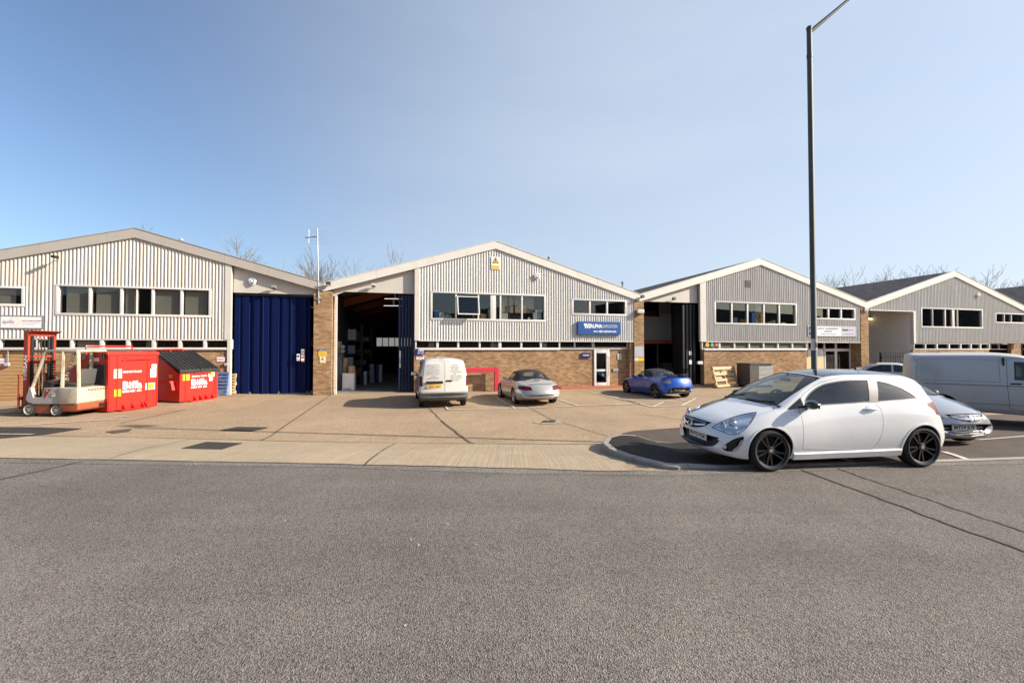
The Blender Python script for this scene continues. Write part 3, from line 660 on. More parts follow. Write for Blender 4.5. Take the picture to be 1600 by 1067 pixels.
window(U, 873, 532, 926.5, 532.2, 544.6, 544.6, [(898, .08)], v=-.25, fr=.07, dep=.08, proud=.03, name='strip_window')
window(U, 927, 532, 981, 532.4, 544.2, 544.2, [], v=-.25, fr=.06, dep=.08, proud=.03, name='transom_window', gl=M_GLASSD)
mb = MB(); U.box(mb, m1 - .02, rec, -.35, -.02, -.3, zs0, 0); mb.build('brick_wall', M_BRICK, U.t)
d0 = F(928, 570, -.25)[0]; d1 = F(952, 570, -.25)[0]; zdt = F(940, 544.4, -.25)[1]; zdb = F(940, 603.5, -.25)[1]
mb = MB(); U.box(mb, rec, d0, -.45, -.27, -.3, zdt, 0); U.box(mb, d1, uend, -.45, -.27, -.3, zdt, 0); U.box(mb, uend, F(990, 580)[0], -.45, -.02, -.3, zs1 - .052, 0); mb.build('porch_wall', M_BRICK, U.t)
mb = MB(); U.box(mb, m2, rec, -.12, .055, zs0 - .05, zs0 - .003, 0, .008); U.box(mb, rec + .002, uend, -.33, -.20, zdt - .05, zdt - .003, 0, .008); mb.build('sill', M_WHITE, U.t)
mb = MB(); U.box(mb, F(874, 608)[0], F(985, 605)[0], -.26, .16, -.2, max(.10, zdb), 0, .02); mb.build('doorstep', M_TILE, U.t)
# reception door
mb = MB(); v = -.25
def dbox(mb, a, b, za, zb, v0=-.33, v1=-.22, bev=.006): U.box(mb, a, b, v0, v1, za, zb, 0, bev)
zb_ = max(.105, zdb); st = .13
dbox(mb, d0, d0 + st, zb_, zdt); dbox(mb, d1 - st * 1.5, d1, zb_, zdt); zmid = F(940, 578.5, v)[1]
dbox(mb, d0 + st, d1 - st * 1.5, zb_, zb_ + .17); dbox(mb, d0 + st, d1 - st * 1.5, zmid - .06, zmid + .06); dbox(mb, d0 + st, d1 - st * 1.5, zdt - .26, zdt)
dr = mb.build('door', M_WHITE, U.t, smooth=R(40)); mb = MB(); mb.box((U.X(d0 + st * .8), .27, zb_ + .1), (U.X(d1 - st), .278, zdt - .2)); mb.build('glass', M_GLASSD, dr)
mb = MB(); mb.tube([(U.X(d1 - .1), .20, zb_ + .55), (U.X(d1 - .1), .16, zb_ + .6), (U.X(d1 - .1), .16, zb_ + 1.6), (U.X(d1 - .1), .20, zb_ + 1.65)], .018); mb.build('handle', M_GALV, dr)
# bay opening
b0 = F(519, 520)[0]; zdM = F(600, 457)[1]; zdE = F(520, 460.5)[1]; bk = F(537, 456)[0]; X = U.X
mb = MB(); mb.prism([(X(b0), F(520, 460.5)[1] - .06), (X(bk), zdM), (X(m1 - .003), zdM), (X(m1 - .003), rl(m1) + .1), (X(b0), rl(b0) + .1)], .17, .25, 'y'); mb.build('header_panel', M_PANEL, U.t)
mb = MB(); U.box(mb, F(521.5, 550)[0], F(525, 550)[0], -.35, -.17, -.1, zdE, 0); mb.build('door_post', M_TRIM, U.t)
mb = MB(); zA = zdM - .002
fd0 = F(622, 540)[0]
pts = []; nf = 5; wf = (m1 - .02 - fd0) / nf
mb = MB()
for i in range(nf):
    a = fd0 + i * wf; dd = .95 if i else .55
    U.box(mb, a + .012, a + wf * .55, -.30 - dd, -.28, .03, zA - .06, 0, .01); U.box(mb, a + wf * .55 + .002, a + wf - .01, -.34 - dd, -.36, .03, zA - .06, 0, .01)
fdo = mb.build('folding_door', M_NAVYD, U.t); mb = MB(); mb.box((X(fd0 + .06), .262, F(630, 575)[1]), (X(fd0 + .12), .279, F(630, 548)[1])); mb.build('sticker', M_GALV, fdo)
roof(U, [(v12[0] + .003, zv), (pkM[0], zr), (v23[0] - .003, zv)], DEP)
bw0 = v12[0] + .1
hole = (F(579, 535)[0] * 1.0, 0, 0, 0)
def through(px, py, depth): return F(px, py, -depth)
ha, hz1 = through(578, 527.5, DEP); hb, hz0 = through(645, 541, DEP)
shell(U, bw0, v23[0] - .1, [v12, pkM, v23], DEP, hole=(ha, hb, hz0, hz1))
mb = MB(); M_FROST = mat('frosted_pane', (.8, .82, .8), .5); M_FROST.node_tree.nodes['Principled BSDF'].inputs['Transmission Weight'].default_value = .9
mb.box((X(ha), DEP + .08, hz0), (X(hb), DEP + .1, hz1)); rw = mb.build('rear_window', M_FROST, U.t)
for k in range(8): mb = MB(); uu = ha + (hb - ha) * k / 7; mb.box((X(uu) - .05, DEP + .0, hz0), (X(uu) + .05, DEP + .07, hz1)); mb.build('mullion', M_DARK, rw)
mb = MB()
for k in range(1, 7):
    y = 4.4 * k
    for (a, b) in ((v12, pkM), (pkM, v23)):
        mb.add([(X(a[0]), y, a[1] - .75), (X(b[0]), y, b[1] - .75), (X(b[0]), y, b[1] - .35), (X(a[0]), y, a[1] - .35), (X(a[0]), y + .16, a[1] - .75), (X(b[0]), y + .16, b[1] - .75), (X(b[0]), y + .16, b[1] - .35), (X(a[0]), y + .16, a[1] - .35)], [(0, 1, 2, 3), (4, 7, 6, 5), (0, 4, 5, 1), (3, 2, 6, 7)])
mb.build('roof_beam', M_RUST, U.t)
mb = MB(); mb.box((X(m1 + .02), .42, -.1), (X(m1 + .12), 14, 5.2)); mb.build('partition', M_WALLIN, U.t)
inner_ceiling(U, m1 + .13, v23[0] - .3, F(760, 509)[1], .25, 5)
tubes = []
for (a, b, y) in (((613, 478), (622, 476), 5.0), ((613, 464), (621.5, 462.5), 4.0)):
    pass
# ================= right unit
U = UR = Unit('industrial_unit', 'grey ribbed unit with cream fascia behind the blue convertible and leaning pallet', pkR[0])
rl = roofline((pkR[0], zr - FH), (v23[0], zv - FH), (v34[0], zv - FH))
r1 = F(1093, 450)[0]; r2 = F(1102, 450)[0]; r3 = F(1344, 500)[0]
h1 = window(U, 1115.4, 470.4, 1244, 474.8, 506.5, 509, [(1143.2, .1), (1167.8, .1), (1193.3, .1), (1217.3, .1)])
h2 = window(U, 1268, 480, 1335.5, 482, 498.6, 500.6, [(1294.3, .12), (1314, .12)])
zsr = F(1200, 533.8)[1]; zsr0 = F(1200, 545.8)[1]
cladding(U, r2 - .02, r3, zsr, lambda u: rl(u) + .05, [h1, h2], M_CLADR, pitch=.137)
mb = MB(); U.box(mb, r1, r2, -.10, .06, zsr - .02, rl(r2) + .04, 0); mb.build('corner_trim', M_TRIM, U.t)
mb = MB(); U.box(mb, r2, r3 + .04, -.05, .05, zsr - .05, zsr - .003, 0); U.box(mb, r3 + .001, r3 + .05, -.08, .05, zsr - .003, rl(r3), 0); mb.build('edge_trim', M_TRIM, U.t)
fascia(U, [(v23[0], zv), (pkR[0], zr)], FH, M_FASC, joints=[F(1058, 440)[0], F(1101, 428)[0], F(1157, 415)[0]]); fascia(U, [(pkR[0], zr), (v34[0] - .003, zv)], FH, M_FASC, joints=[F(1203, 410)[0], F(1256, 430)[0], F(1310, 450)[0]])
re = F(1261, 570)[0]
window(U, 1096, 533.8, 1261, 534.3, 546, 546, [(1124, .13), (1147.5, .1), (1170.5, .1), (1193, .1), (1215.5, .1), (1238, .1)], v=-.03, fr=.07, dep=.12, proud=.03, name='strip_window', gl=mat('obscure_glass', (.115, .125, .105), .12, var=.2, scale=3))
mb = MB(); U.box(mb, r2 - .1, re, -.35, -.02, -.3, zsr0, 0); mb.build('brick_wall', M_BRICK, U.t)
mb = MB(); U.box(mb, r2 - .1, re, -.10, .055, zsr0 - .05, zsr0 - .003, 0, .008); mb.build('sill', M_WHITE, U.t)
ve = -.6
e0, e1, e2, e3 = [F(p, 560, ve)[0] for p in (1262, 1288, 1306, 1329)]; ztr = F(1300, 546, ve)[1]; zto = zsr - .06
mb = MB(); U.box(mb, re + .003, e1, ve - .1, ve, -.1, ztr - .1, 0); mb.build('porch_panel', mat('cream_paint', (.62, .52, .30), .6, var=.06), U.t)
mb = MB(); U.box(mb, e3, F(1344, 560)[0], ve - .1, -.02, -.3, zto, 0); mb.build('porch_wall', M_BRICK, U.t)
window(U, 1262, 534.6, 1329, 535, 546, 546, [(1288, .12), (1306, .14)], v=ve, fr=.06, dep=.08, proud=.03, name='transom_window', gl=M_GLASSD)
mb = MB(); 
for a, b in ((e1, e2), (e2, e3)):
    U.box(mb, a, a + .10, ve - .06, ve + .02, .02, ztr, 0, .006); U.box(mb, b - .10, b, ve - .06, ve + .02, .02, ztr, 0, .006); U.box(mb, a + .1, b - .1, ve - .06, ve + .02, ztr - .12, ztr, 0, .006); U.box(mb, a + .1, b - .1, ve - .06, ve + .02, .02, .14, 0, .006)
dr = mb.build('door', M_WHITE, U.t); mb = MB(); mb.box((U.X(e1 + .05), -ve + .02, .1), (U.X(e3 - .05), -ve + .03, ztr - .05)); mb.build('glass', M_GLASSD, dr)
X = U.X; b0 = F(1006, 520)[0]; zdR = F(1050, 471.6)[1]; bk = F(1013, 470)[0]
mb = MB(); mb.prism([(X(b0), zdR - .1), (X(bk), zdR), (X(r1 - .003), zdR), (X(r1 - .003), rl(r1) + .1), (X(b0), rl(b0) + .1)], .17, .25, 'y'); mb.build('header_panel', M_PANEL, U.t)
g0 = F(1071.5, 540)[0]; mb = MB(); wf = (r1 - .02 - g0) / 4
for i in range(4):
    a = g0 + i * wf; U.box(mb, a + .012, a + wf * .55, -1.25, -.28, .03, zdR - .08, 0, .01); U.box(mb, a + wf * .55 + .002, a + wf - .01, -1.3, -.34, .03, zdR - .08, 0, .01)
fdo = mb.build('folding_door', M_BLACKD, U.t)
for y0, y1 in ((548.5, 555), (562.5, 569)): mb = MB(); mb.box((X(F(1076.5, 550, -.28)[0]), .262, F(1078, y1, -.28)[1]), (X(F(1080.5, 550, -.28)[0]), .279, F(1078, y0, -.28)[1])); mb.build('sticker', M_PLAS, fdo)
vm = -3.0; zme0 = F(1040, 531.5, vm)[1]
ul_, ur_ = v23[0] + .3, g0 + 1.2
M_SHEETG = mat('grey_ply_sheet', (.20, .21, .22), .7, var=.15, scale=2, stretch=(1, 1, 6)); M_SHEETD = mat('dark_grey_ply_sheet', (.14, .155, .17), .7, var=.15, scale=2, stretch=(1, 1, 6))
mz = MB(); q0 = F(1049, 500, vm)[0]; zq = F(1040, 490, vm)[1]; w0 = F(1031, 480, vm)[0]; zw = F(1031, 494.5, vm)[1]
mz.box((X(ul_), -vm, zme0), (X(q0), -vm + .05, zw)); mz.box((X(w0), -vm, zw), (X(q0), -vm + .05, zq)); mz.build('mezzanine_panel', M_SHEETG, U.t)
mz = MB(); mz.box((X(w0), -vm + .06, zq - .3), (X(ur_), -vm + .1, zdR + .6)); mz.box((X(q0), -vm + .06, zme0), (X(ur_), -vm + .1, zq - .3)); mz.build('mezzanine_panel', M_SHEETD, U.t)
mz = MB(); mz.box((X(ul_), -vm - .05, F(1040, 537, vm)[1]), (X(ur_), -vm + .2, zme0)); mz.box((X(ul_), -vm + 2.2, zw), (X(w0) + 1.2, -vm + 2.25, zw + .55)); mz.build('mezzanine_beam', M_RUST, U.t)
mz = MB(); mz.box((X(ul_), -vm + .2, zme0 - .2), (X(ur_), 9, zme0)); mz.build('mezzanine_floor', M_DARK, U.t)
mz = MB(); mz.box((X(ul_), -vm + 4.2, zme0), (X(ur_), -vm + 4.3, 5.6)); mz.box((X(F(1027, 560, -6)[0]), 6.0, 0), (X(ur_) + 1, 6.1, zme0 - .2)); mz.build('inner_wall', M_WALLIN, U.t)
mz = MB(); mz.box((X(F(1057, 560, -5.95)[0]), 5.9, 0), (X(F(1073, 560, -5.95)[0]), 5.98, 2.0)); mz.build('inner_door', M_DARK, U.t)
roof(U, [(v23[0] + .003, zv), (pkR[0], zr), (v34[0] - .003, zv)], DEP); shell(U, v23[0] + .1, v34[0] - .1, [v23, pkR, v34], DEP)
inner_ceiling(U, r1 + 1.2, v34[0] - .3, F(1180, 515)[1], .25, 5)
# ================= far unit
U = UF = Unit('industrial_unit', 'grey ribbed unit behind the palisade fence and silver van', pkF[0])
rl = roofline((pkF[0], zr - FH), (v34[0], zv - FH), (v45[0], zv - FH))
f0 = F(1358, 500)[0]; f1 = F(1426, 500)[0]; f2 = F(1429.5, 500)[0]; zfo = F(1390, 484.8)[1]; zsf = F(1500, 536.3)[1]; zsf0 = F(1500, 546.3)[1]
h1 = window(U, 1438, 480.2, 1534.4, 484, 511.5, 513.8, [(1457, .05), (1476.5, .1), (1489, .22), (1496, .05)])
h2 = window(U, 1554, 488.8, 1602, 490.5, 505, 505.8, [(1569, .06), (1580, .06)])
cladding(U, f2 - .02, v45[0] - .3, zsf, lambda u: rl(u) + .05, [h1, h2], M_CLADF, pitch=.14)
cladding(U, f0, f2 - .03, zfo, lambda u: rl(u) + .05, [], M_CLADF, pitch=.14)
mb = MB(); U.box(mb, f1, f2, -.10, .06, zsf - .02, zfo, 0); U.box(mb, f0, f1, -.05, .06, zfo - .06, zfo - .003, 0); mb.build('corner_trim', M_WHITE, U.t)
fascia(U, [(v34[0], zv), (pkF[0], zr), (v45[0], zv)], FH, M_FASC)
fe = F(1546, 540)[0]
window(U, 1427, 536.4, 1546, 536.8, 546.3, 546.3, [(1446, .1), (1464, .12), (1483, .12), (1501, .12), (1517, .12), (1532, .12)], v=-.03, fr=.07, dep=.12, proud=.03, name='strip_window')
mb = MB(); U.box(mb, f1, fe, -.35, -.02, -.3, zsf0, 0); U.box(mb, fe + 3.0, v45[0] - .2, -.5, -.3, -.3, zsf, 0); mb.build('brick_wall', M_BRICK, U.t)
window(U, 1547, 537, 1612, 537.2, 546.3, 546.3, [(1561, .08), (1577, .08), (1592, .08)], v=-.6, fr=.07, dep=.1, proud=.03, name='transom_window', gl=M_GLASSD)
X = U.X; vb = -3.4; M_BAYW = mat('white_bay_panel', (.80, .775, .72), .7, var=.05)
mb = MB(); uL, uR = v34[0] + .2, f1 + 1.8; ph = F(1400, 530, vb)[1]
mb.box((X(uL), -vb, -.1), (X(uR), -vb + .1, ph - .02)); mb.box((X(uL), -vb, ph + .02), (X(uR), -vb + .1, zfo + .8)); mb.build('bay_wall', M_BAYW, U.t)
mb = MB(); uq = F(1411, 530, vb)[0]; mb.box((X(uq) - .06, -vb - .12, -.1), (X(uq) + .06, -vb - .01, zfo + .8)); mb.box((X(uq) - .5, -vb - .06, 0), (X(uq) - .45, -vb - .01, ph)); mb.build('bay_post', M_SILL, U.t)
mb = MB(); mb.box((X(f1) - .02, .13, -.1), (X(f1) + .1, -vb, zfo + .8)); mb.build('bay_side', M_BAYW, U.t)
roof(U, [(v34[0] + .003, zv), (pkF[0], zr), (v45[0], zv)], DEP); shell(U, v34[0] + .1, v45[0] - .1, [v34, pkF, v45], DEP)
inner_ceiling(U, f2 + .4, v45[0] - .3, F(1500, 517)[1], .25, 5)
# ================= next unit, mostly out of view
U = Unit('industrial_unit', 'brown sheeted roof of the next unit, at the right edge beyond the far gable', v45[0] + 8)
pkN = (v45[0] + 7.9, zr + .1); v56 = (v45[0] + 15.8, zv)
fascia(U, [(v45[0] + .003, zv), (pkN[0], pkN[1]), v56], FH, M_FASC); roof(U, [(v45[0] + .003, zv), pkN, v56], DEP)
rl = roofline((pkN[0], zr - FH), (v45[0], zv - FH), (v56[0], zv - FH))
cladding(U, v45[0] + .8, v56[0], zsf, lambda u: rl(u) + .05, [], M_CLADF, pitch=.2); mb = MB(); U.box(mb, v45[0] + .8, v56[0], -.3, -.02, -.3, zsf, 0); mb.build('brick_wall', M_BRICK, U.t); shell(U, v45[0] + .2, v56[0], [v45, pkN, v56], DEP)

# ================= brick piers between the units
def pier(px0, px1, ztop, label, v1=.06):
    a = F(px0, 520, .05)[0]; b = F(px1, 520, .05)[0]; t = thing('brick_pier', label, 'pier', FW((a + b) / 2, 0, 0), AF)
    w_ = (b - a) / 2; mb = MB(); mb.box((-w_, -v1, -.2), (w_, .9, ztop)); mb.build('brickwork', M_BRICK, t); return t, (a + b) / 2
PI1, uP1 = pier(490, 518.5, zv - FH + .02, 'tall buff brick pier between navy door and open bay')
PI2, uP2 = pier(991, 1006, zv - FH + .02, 'tall buff brick pier beside the blue convertible')
PI3, uP3 = pier(1345, 1357, zv - FH + .02, 'narrow brick pier left of the green palisade fence')
# ---------------------------------------------------------------- vehicles
def paint(name, col, metal=0.0, rough=0.25, dirt=None, coat=1.0):
    m = mat(name, col, rough, metal, coat=coat, dirt=dirt, dscale=2.0, damt=0.25); return m
M_TYRE = mat('tyre_rubber', (.012, .0115, .011), .85, var=.3, scale=14, dirt=(.03, .026, .022), dscale=6, damt=.5)
M_CARGL = glass('car_glass', (.76, .85, .83), 2.0); M_CARGLS = glass('side_car_glass', (.52, .60, .59), 1.85); M_CARGLD = glass('tinted_car_glass', (.25, .30, .30), 1.9)
M_CABIN = mat('cabin_trim', (.028, .027, .027), .85); M_SEAT = mat('seat_cloth', (.04, .038, .04), .9)
M_CHROME = mat('chrome', (.75, .76, .78), .12, 1.0); M_ALLOY = mat('silver_alloy', (.50, .50, .51), .3, .85); M_RIMBLK = mat('gloss_black_alloy', (.010, .010, .010), .22, .2, coat=1.0)
M_REDL = mat('red_lamp_lens', (.11, .003, .007), .45, spec=.25); M_LAMPIN = mat('lamp_reflector', (.85, .86, .88), .22, .8); M_LAMPGL = glass('lamp_cover', (.95, .96, .97), 1.6)
M_PLATEW = mat('white_plate', (.80, .79, .74), .4); M_PLATEY = mat('yellow_plate', (.80, .47, .03), .4); M_INK = mat('black_ink', (.012, .012, .014), .6); M_AMB = mat('amber_lens', (.6, .22, .02), .2)
M_WELL = mat('wheel_well', (.012, .011, .011), .95)

def bez2(a, c, b, n):
    return [((1 - t) ** 2 * a[0] + 2 * t * (1 - t) * c[0] + t * t * b[0], (1 - t) ** 2 * a[1] + 2 * t * (1 - t) * c[1] + t * t * b[1]) for t in [(i + 1) / n for i in range(n)]]
class Shell:
    """car skin lofted through cross-sections; x runs from the nose (0) to the tail (L), y across, z up"""
    def __init__(s, S, n=64):
        f = {k: mono(v) for k, v in S['c'].items()}; L = S['L']; W = S['W']; s.S = S; s.f = f; s.L = L
        xs = sorted(set([round(L * (0.5 - 0.5 * math.cos(math.pi * i / n)), 4) for i in range(n + 1)] + [p for p in S.get('xs', [])]))
        bm = bmesh.new(); rings = []
        for x in xs:
            zb, zt, zs, wm, wb, wt, zm = [f[k](x) for k in ('zb', 'zt', 'zs', 'wm', 'wb', 'wt', 'zm')]
            zs = min(zs, zt - .012); zm = min(max(zm, zb + .03), zs - .01); cr = f['cr'](x); ws = wm - f['tuck'](x)
            zc = max(zt - cr, zs + .004)
            P = [(0, zb), (ws * .55, zb), (ws - .03, zb + .005)]
            P += [(ws, zb + .03)] if zm > zb + .05 else [(ws, zb + .02)]
            a = P[-1]
            for t in (.25, .5, .75, 1): e = 1 - (1 - t) ** 2; P.append((a[0] + (wm - a[0]) * e, a[1] + (zm - a[1]) * t))
            for t in (.2, .4, .6, .8, 1): e = t ** 2.2; P.append((wm + (wb - wm) * e, zm + (zs - zm) * t))
            k = f['k'](x); c0 = (wb + (wt - wb) * k, zs + (zc - zs) * k)
            for t in (.25, .5, .75, 1): P.append((wb + (c0[0] - wb) * t + f['bulge'](x) * math.sin(math.pi * t) * .5, zs + (c0[1] - zs) * t))
            kk = f['kr'](x); c1 = (wt * (1 - kk), zc + (zt - zc) * (1 - (1 - kk) ** 2)); P += bez2(c0, (wt, zc), c1, 5)
            for t in (.25, .5, .75, 1): y = c1[0] * (1 - t); P.append((y, c1[1] + (zt - c1[1]) * (1 - (y / max(c1[0], 1e-5)) ** 2)))
            bow = f['bow'](x); bz = f['bowz'](x) if 'bowz' in f else 0
            ring = [(x + bow * (p[0] / (W / 2)) ** 2, p[0], p[1]) for p in P]
            rings.append(ring)
        K = len(rings[0]); s.grid = []
        for r in rings:
            row = [bm.verts.new(p) for p in r]; row += [bm.verts.new((r[j][0], -r[j][1], r[j][2])) for j in range(K - 2, 0, -1)]; s.grid.append(row)
        m = len(s.grid[0])
        for i in range(len(rings) - 1):
            for j in range(m): bm.faces.new((s.grid[i][j], s.grid[i][(j + 1) % m], s.grid[i + 1][(j + 1) % m], s.grid[i + 1][j]))
        for row in (s.grid[0], s.grid[-1]):
            for j in range(K - 1):
                a, b = row[j], row[j + 1]; a2 = row[(m - j) % m]; b2 = row[(m - j - 1) % m] if j + 1 < K - 1 else b
                vs = []
                for v in (a, b, b2, a2):
                    if v not in vs: vs.append(v)
                if len(vs) > 2:
                    try: bm.faces.new(vs)
                    except ValueError: pass
        bmesh.ops.recalc_face_normals(bm, faces=bm.faces[:])
        bm.normal_update(); s.bm = bm; s.pid = bm.faces.layers.int.new('pid'); s.names = ['body']; s.bvh = BVHTree.FromBMesh(bm)
    AX = {'side': (Vector((1, 0, 0)), Vector((0, 0, 1))), 'end': (Vector((0, 1, 0)), Vector((0, 0, 1))), 'top': (Vector((1, 0, 0)), Vector((0, 1, 0))), 'diag+': (Vector((.7071, .7071, 0)), Vector((0, 0, 1))), 'diag-': (Vector((.7071, -.7071, 0)), Vector((0, 0, 1)))}
    def cond(s, proj, want):
        if proj == 'side': return (lambda f: f.normal.y > .10) if want == '+' else ((lambda f: f.normal.y < -.10) if want == '-' else (lambda f: abs(f.normal.y) > .10))
        if proj[:4] == 'diag': g = Vector((-.7071, .7071 if proj[4] == '+' else -.7071, 0)); return lambda f: f.normal.dot(g) > .05
        if proj == 'end': return (lambda f: f.normal.x < -.05) if want == 'front' else (lambda f: f.normal.x > .08)
        return lambda f: f.normal.z > .12
    def slice(s, proj, poly, want, extra=None):
        A, B = s.AX[proj]; bm = s.bm; cnd = s.cond(proj, want); bm.normal_update(); n = len(poly)
        xs = [p[0] for p in poly]; ys = [p[1] for p in poly]; x0, x1, y0, y1 = min(xs) - .01, max(xs) + .01, min(ys) - .01, max(ys) + .01
        def bb(f):
            a = [v.co.dot(A) for v in f.verts]; b = [v.co.dot(B) for v in f.verts]; return min(a), max(a), min(b), max(b)
        cand = set()
        for f in bm.faces:
            if cnd(f) and (extra is None or extra(f)):
                q = bb(f)
                if q[1] > x0 and q[0] < x1 and q[3] > y0 and q[2] < y1: cand.add(f)
        for i in range(n):
            p, q = poly[i], poly[(i + 1) % n]; d = Vector((q[0] - p[0], q[1] - p[1]))
            if d.length < 1e-6: continue
            nn = Vector((-d.y, d.x)).normalized(); no = A * nn.x + B * nn.y; co = A * p[0] + B * p[1]
            ex0, ex1, ey0, ey1 = min(p[0], q[0]) - .004, max(p[0], q[0]) + .004, min(p[1], q[1]) - .004, max(p[1], q[1]) + .004
            sel = []
            for f in cand:
                if not f.is_valid: continue
                b = bb(f)
                if b[1] > ex0 and b[0] < ex1 and b[3] > ey0 and b[2] < ey1: sel.append(f)
            if not sel: continue
            vs = set(v for f in sel for v in f.verts); es = set(e for f in sel for e in f.edges)
            r = bmesh.ops.bisect_plane(bm, geom=sel + list(es) + list(vs), plane_co=co, plane_no=no, dist=1e-5)
            for g in r['geom'] + r['geom_cut']:
                if isinstance(g, bmesh.types.BMFace): cand.add(g)
                elif isinstance(g, bmesh.types.BMEdge):
                    for f in g.link_faces:
                        if cnd(f) and (extra is None or extra(f)): cand.add(f)
            cand = set(f for f in cand if f.is_valid)
        return cand
    @staticmethod
    def inside(poly, x, y):
        c = False; n = len(poly)
        for i in range(n):
            (a, b), (p, q) = poly[i], poly[(i + 1) % n]
            if (b > y) != (q > y) and x < (p - a) * (y - b) / (q - b) + a: c = not c
        return c
    def cut(s, name, proj, poly, want='both', gap=0.0, gapname='gap', extra=None, over=None):
        """cut an outline into the skin; its faces become part NAME, a rim of width gap becomes GAPNAME"""
        A, B = s.AX[proj]
        for nm, pl in (((gapname, poly), (name, shrink(poly, gap))) if gap else ((name, poly),)):
            if nm not in s.names: s.names.append(nm)
            k = s.names.index(nm); cand = s.slice(proj, pl, want, extra)
            for f in cand:
                c = f.calc_center_median()
                if s.inside(pl, c.dot(A), c.dot(B)): f[s.pid] = k
    def hit(s, o, d):
        r = s.bvh.ray_cast(Vector(o), Vector(d)); return r[0], r[1]
    def onside(s, x, z, sgn, off=.004):
        p, n = s.hit((x, sgn * 3, z), (0, -sgn, 0)); return (p + n * off, n) if p else (Vector((x, sgn * .8, z)), Vector((0, sgn, 0)))
    def onfront(s, y, z, off=.004):
        p, n = s.hit((-3, y, z), (1, 0, 0)); return (p + n * off, n) if p else (Vector((0, y, z)), Vector((-1, 0, 0)))
    def onrear(s, y, z, off=.004):
        p, n = s.hit((s.L + 3, y, z), (-1, 0, 0)); return (p + n * off, n) if p else (Vector((s.L, y, z)), Vector((1, 0, 0)))
    def ontop(s, x, y, off=.004):
        p, n = s.hit((x, y, 4), (0, 0, -1)); return (p + n * off, n) if p else (Vector((x, y, 1)), Vector((0, 0, 1)))
    def arch(s, x, z, r, want='both'):
        pl = [(x + r * math.cos(2 * math.pi * i / 28), z + r * math.sin(2 * math.pi * i / 28)) for i in range(28)]
        s.slice('side', [(x + (r + .045) * math.cos(2 * math.pi * i / 28), z + (r + .045) * math.sin(2 * math.pi * i / 28)) for i in range(28)], 'both')
        nm = '_hole'
        if nm not in s.names: s.names.append(nm)
        k = s.names.index(nm); wlim = s.S['W'] * .30
        for f in s.slice('side', pl, 'both'):
            c = f.calc_center_median()
            if s.inside(pl, c.x, c.z) and abs(c.y) > wlim: f[s.pid] = k
        for f in s.bm.faces:
            c = f.calc_center_median()
            if s.inside(pl, c.x, c.z) and abs(c.y) > wlim and f.normal.z < -.2: f[s.pid] = k
    def finish(s, t, mats, offs=None, merge=None, liner=None):
        """one mesh per part under t; merge: part -> the part whose mesh also holds it (own material)"""
        bm = s.bm; offs = offs or {}; merge = merge or {}; out = {}
        # arch lips
        hk = s.names.index('_hole') if '_hole' in s.names else None
        if hk is not None:
            hf = [f for f in bm.faces if f[s.pid] == hk]
            bmesh.ops.delete(bm, geom=hf, context='FACES')
            be = [e for e in bm.edges if len(e.link_faces) == 1]
            pidb = {}
            r = bmesh.ops.extrude_edge_only(bm, edges=be)
            for g in r['geom']:
                if isinstance(g, bmesh.types.BMVert):
                    g.co.y -= math.copysign(.07, g.co.y)
            lk = len(s.names); s.names.append('lip')
            for g in r['geom']:
                if isinstance(g, bmesh.types.BMFace): g[s.pid] = lk
        bm.normal_update()
        smoothn = {v.index: v.normal.copy() for v in bm.verts}; bm.verts.index_update(); bm.faces.index_update()
        for v in bm.verts: smoothn[v.index] = v.normal.copy()
        groups = {}
        for f in bm.faces:
            nm = s.names[f[s.pid]]
            groups.setdefault(merge.get(nm, nm), []).append(f)
        for host, fs in groups.items():
            nb = bmesh.new(); mp = {}; ml = []; o = offs.get(host, 0)
            for f in fs:
                nm = s.names[f[s.pid]]; mm = mats[nm]
                if mm not in ml: ml.append(mm)
                vs = []
                for v in f.verts:
                    if v.index not in mp: mp[v.index] = nb.verts.new(v.co - smoothn[v.index] * o)
                    vs.append(mp[v.index])
                try:
                    nf = nb.faces.new(vs); nf.material_index = ml.index(mm); nf.smooth = True
                except ValueError: pass
            out[host] = (nb, ml)
        res = {}
        for host, (nb, ml) in out.items():
            for e in nb.edges:
                if len(e.link_faces) == 2 and e.calc_face_angle(0) > R(32): e.smooth = False
            res[host] = (nb, ml)
        if liner:
            x0, x1, d = liner[:3]; nb = bmesh.new(); mp = {}
            for f in bm.faces:
                nm = s.names[f[s.pid]]; c = f.calc_center_median()
                if nm in ('body', 'door', 'roof', 'gap', 'seal', 'hood', 'tailgate', 'soft_top', 'pillar') and x0 < c.x < x1 and c.z > s.S.get('zfloor', .3) and f.normal.z > -.5:
                    vs = []
                    for v in f.verts:
                        if v.index not in mp: mp[v.index] = nb.verts.new(v.co - smoothn[v.index] * d)
                        vs.append(mp[v.index])
                    try: nb.faces.new(vs[::-1]).smooth = True
                    except ValueError: pass
            res['cabin_lining'] = (nb, [M_CABIN])
        objs = {}
        for host, (nb, ml) in res.items():
            me = bpy.data.meshes.new(host); nb.to_mesh(me); nb.free()
            for m in ml: me.materials.append(m)
            objs[host] = (me,)
        return objs
def shrink(poly, d):
    n = len(poly); P = [Vector(p) for p in poly]
    A = sum(P[i].x * P[(i + 1) % n].y - P[(i + 1) % n].x * P[i].y for i in range(n)); sg = 1 if A > 0 else -1; out = []
    for i in range(n):
        a, b, c = P[i - 1], P[i], P[(i + 1) % n]; d1 = (b - a).normalized(); d2 = (c - b).normalized()
        n1 = Vector((-d1.y, d1.x)) * sg; n2 = Vector((-d2.y, d2.x)) * sg; bi = n1 + n2
        bi = bi.normalized() if bi.length > 1e-6 else n1; k = max(.35, bi.dot(n1)); q = b + bi * d / k; out.append((q.x, q.y))
    return out
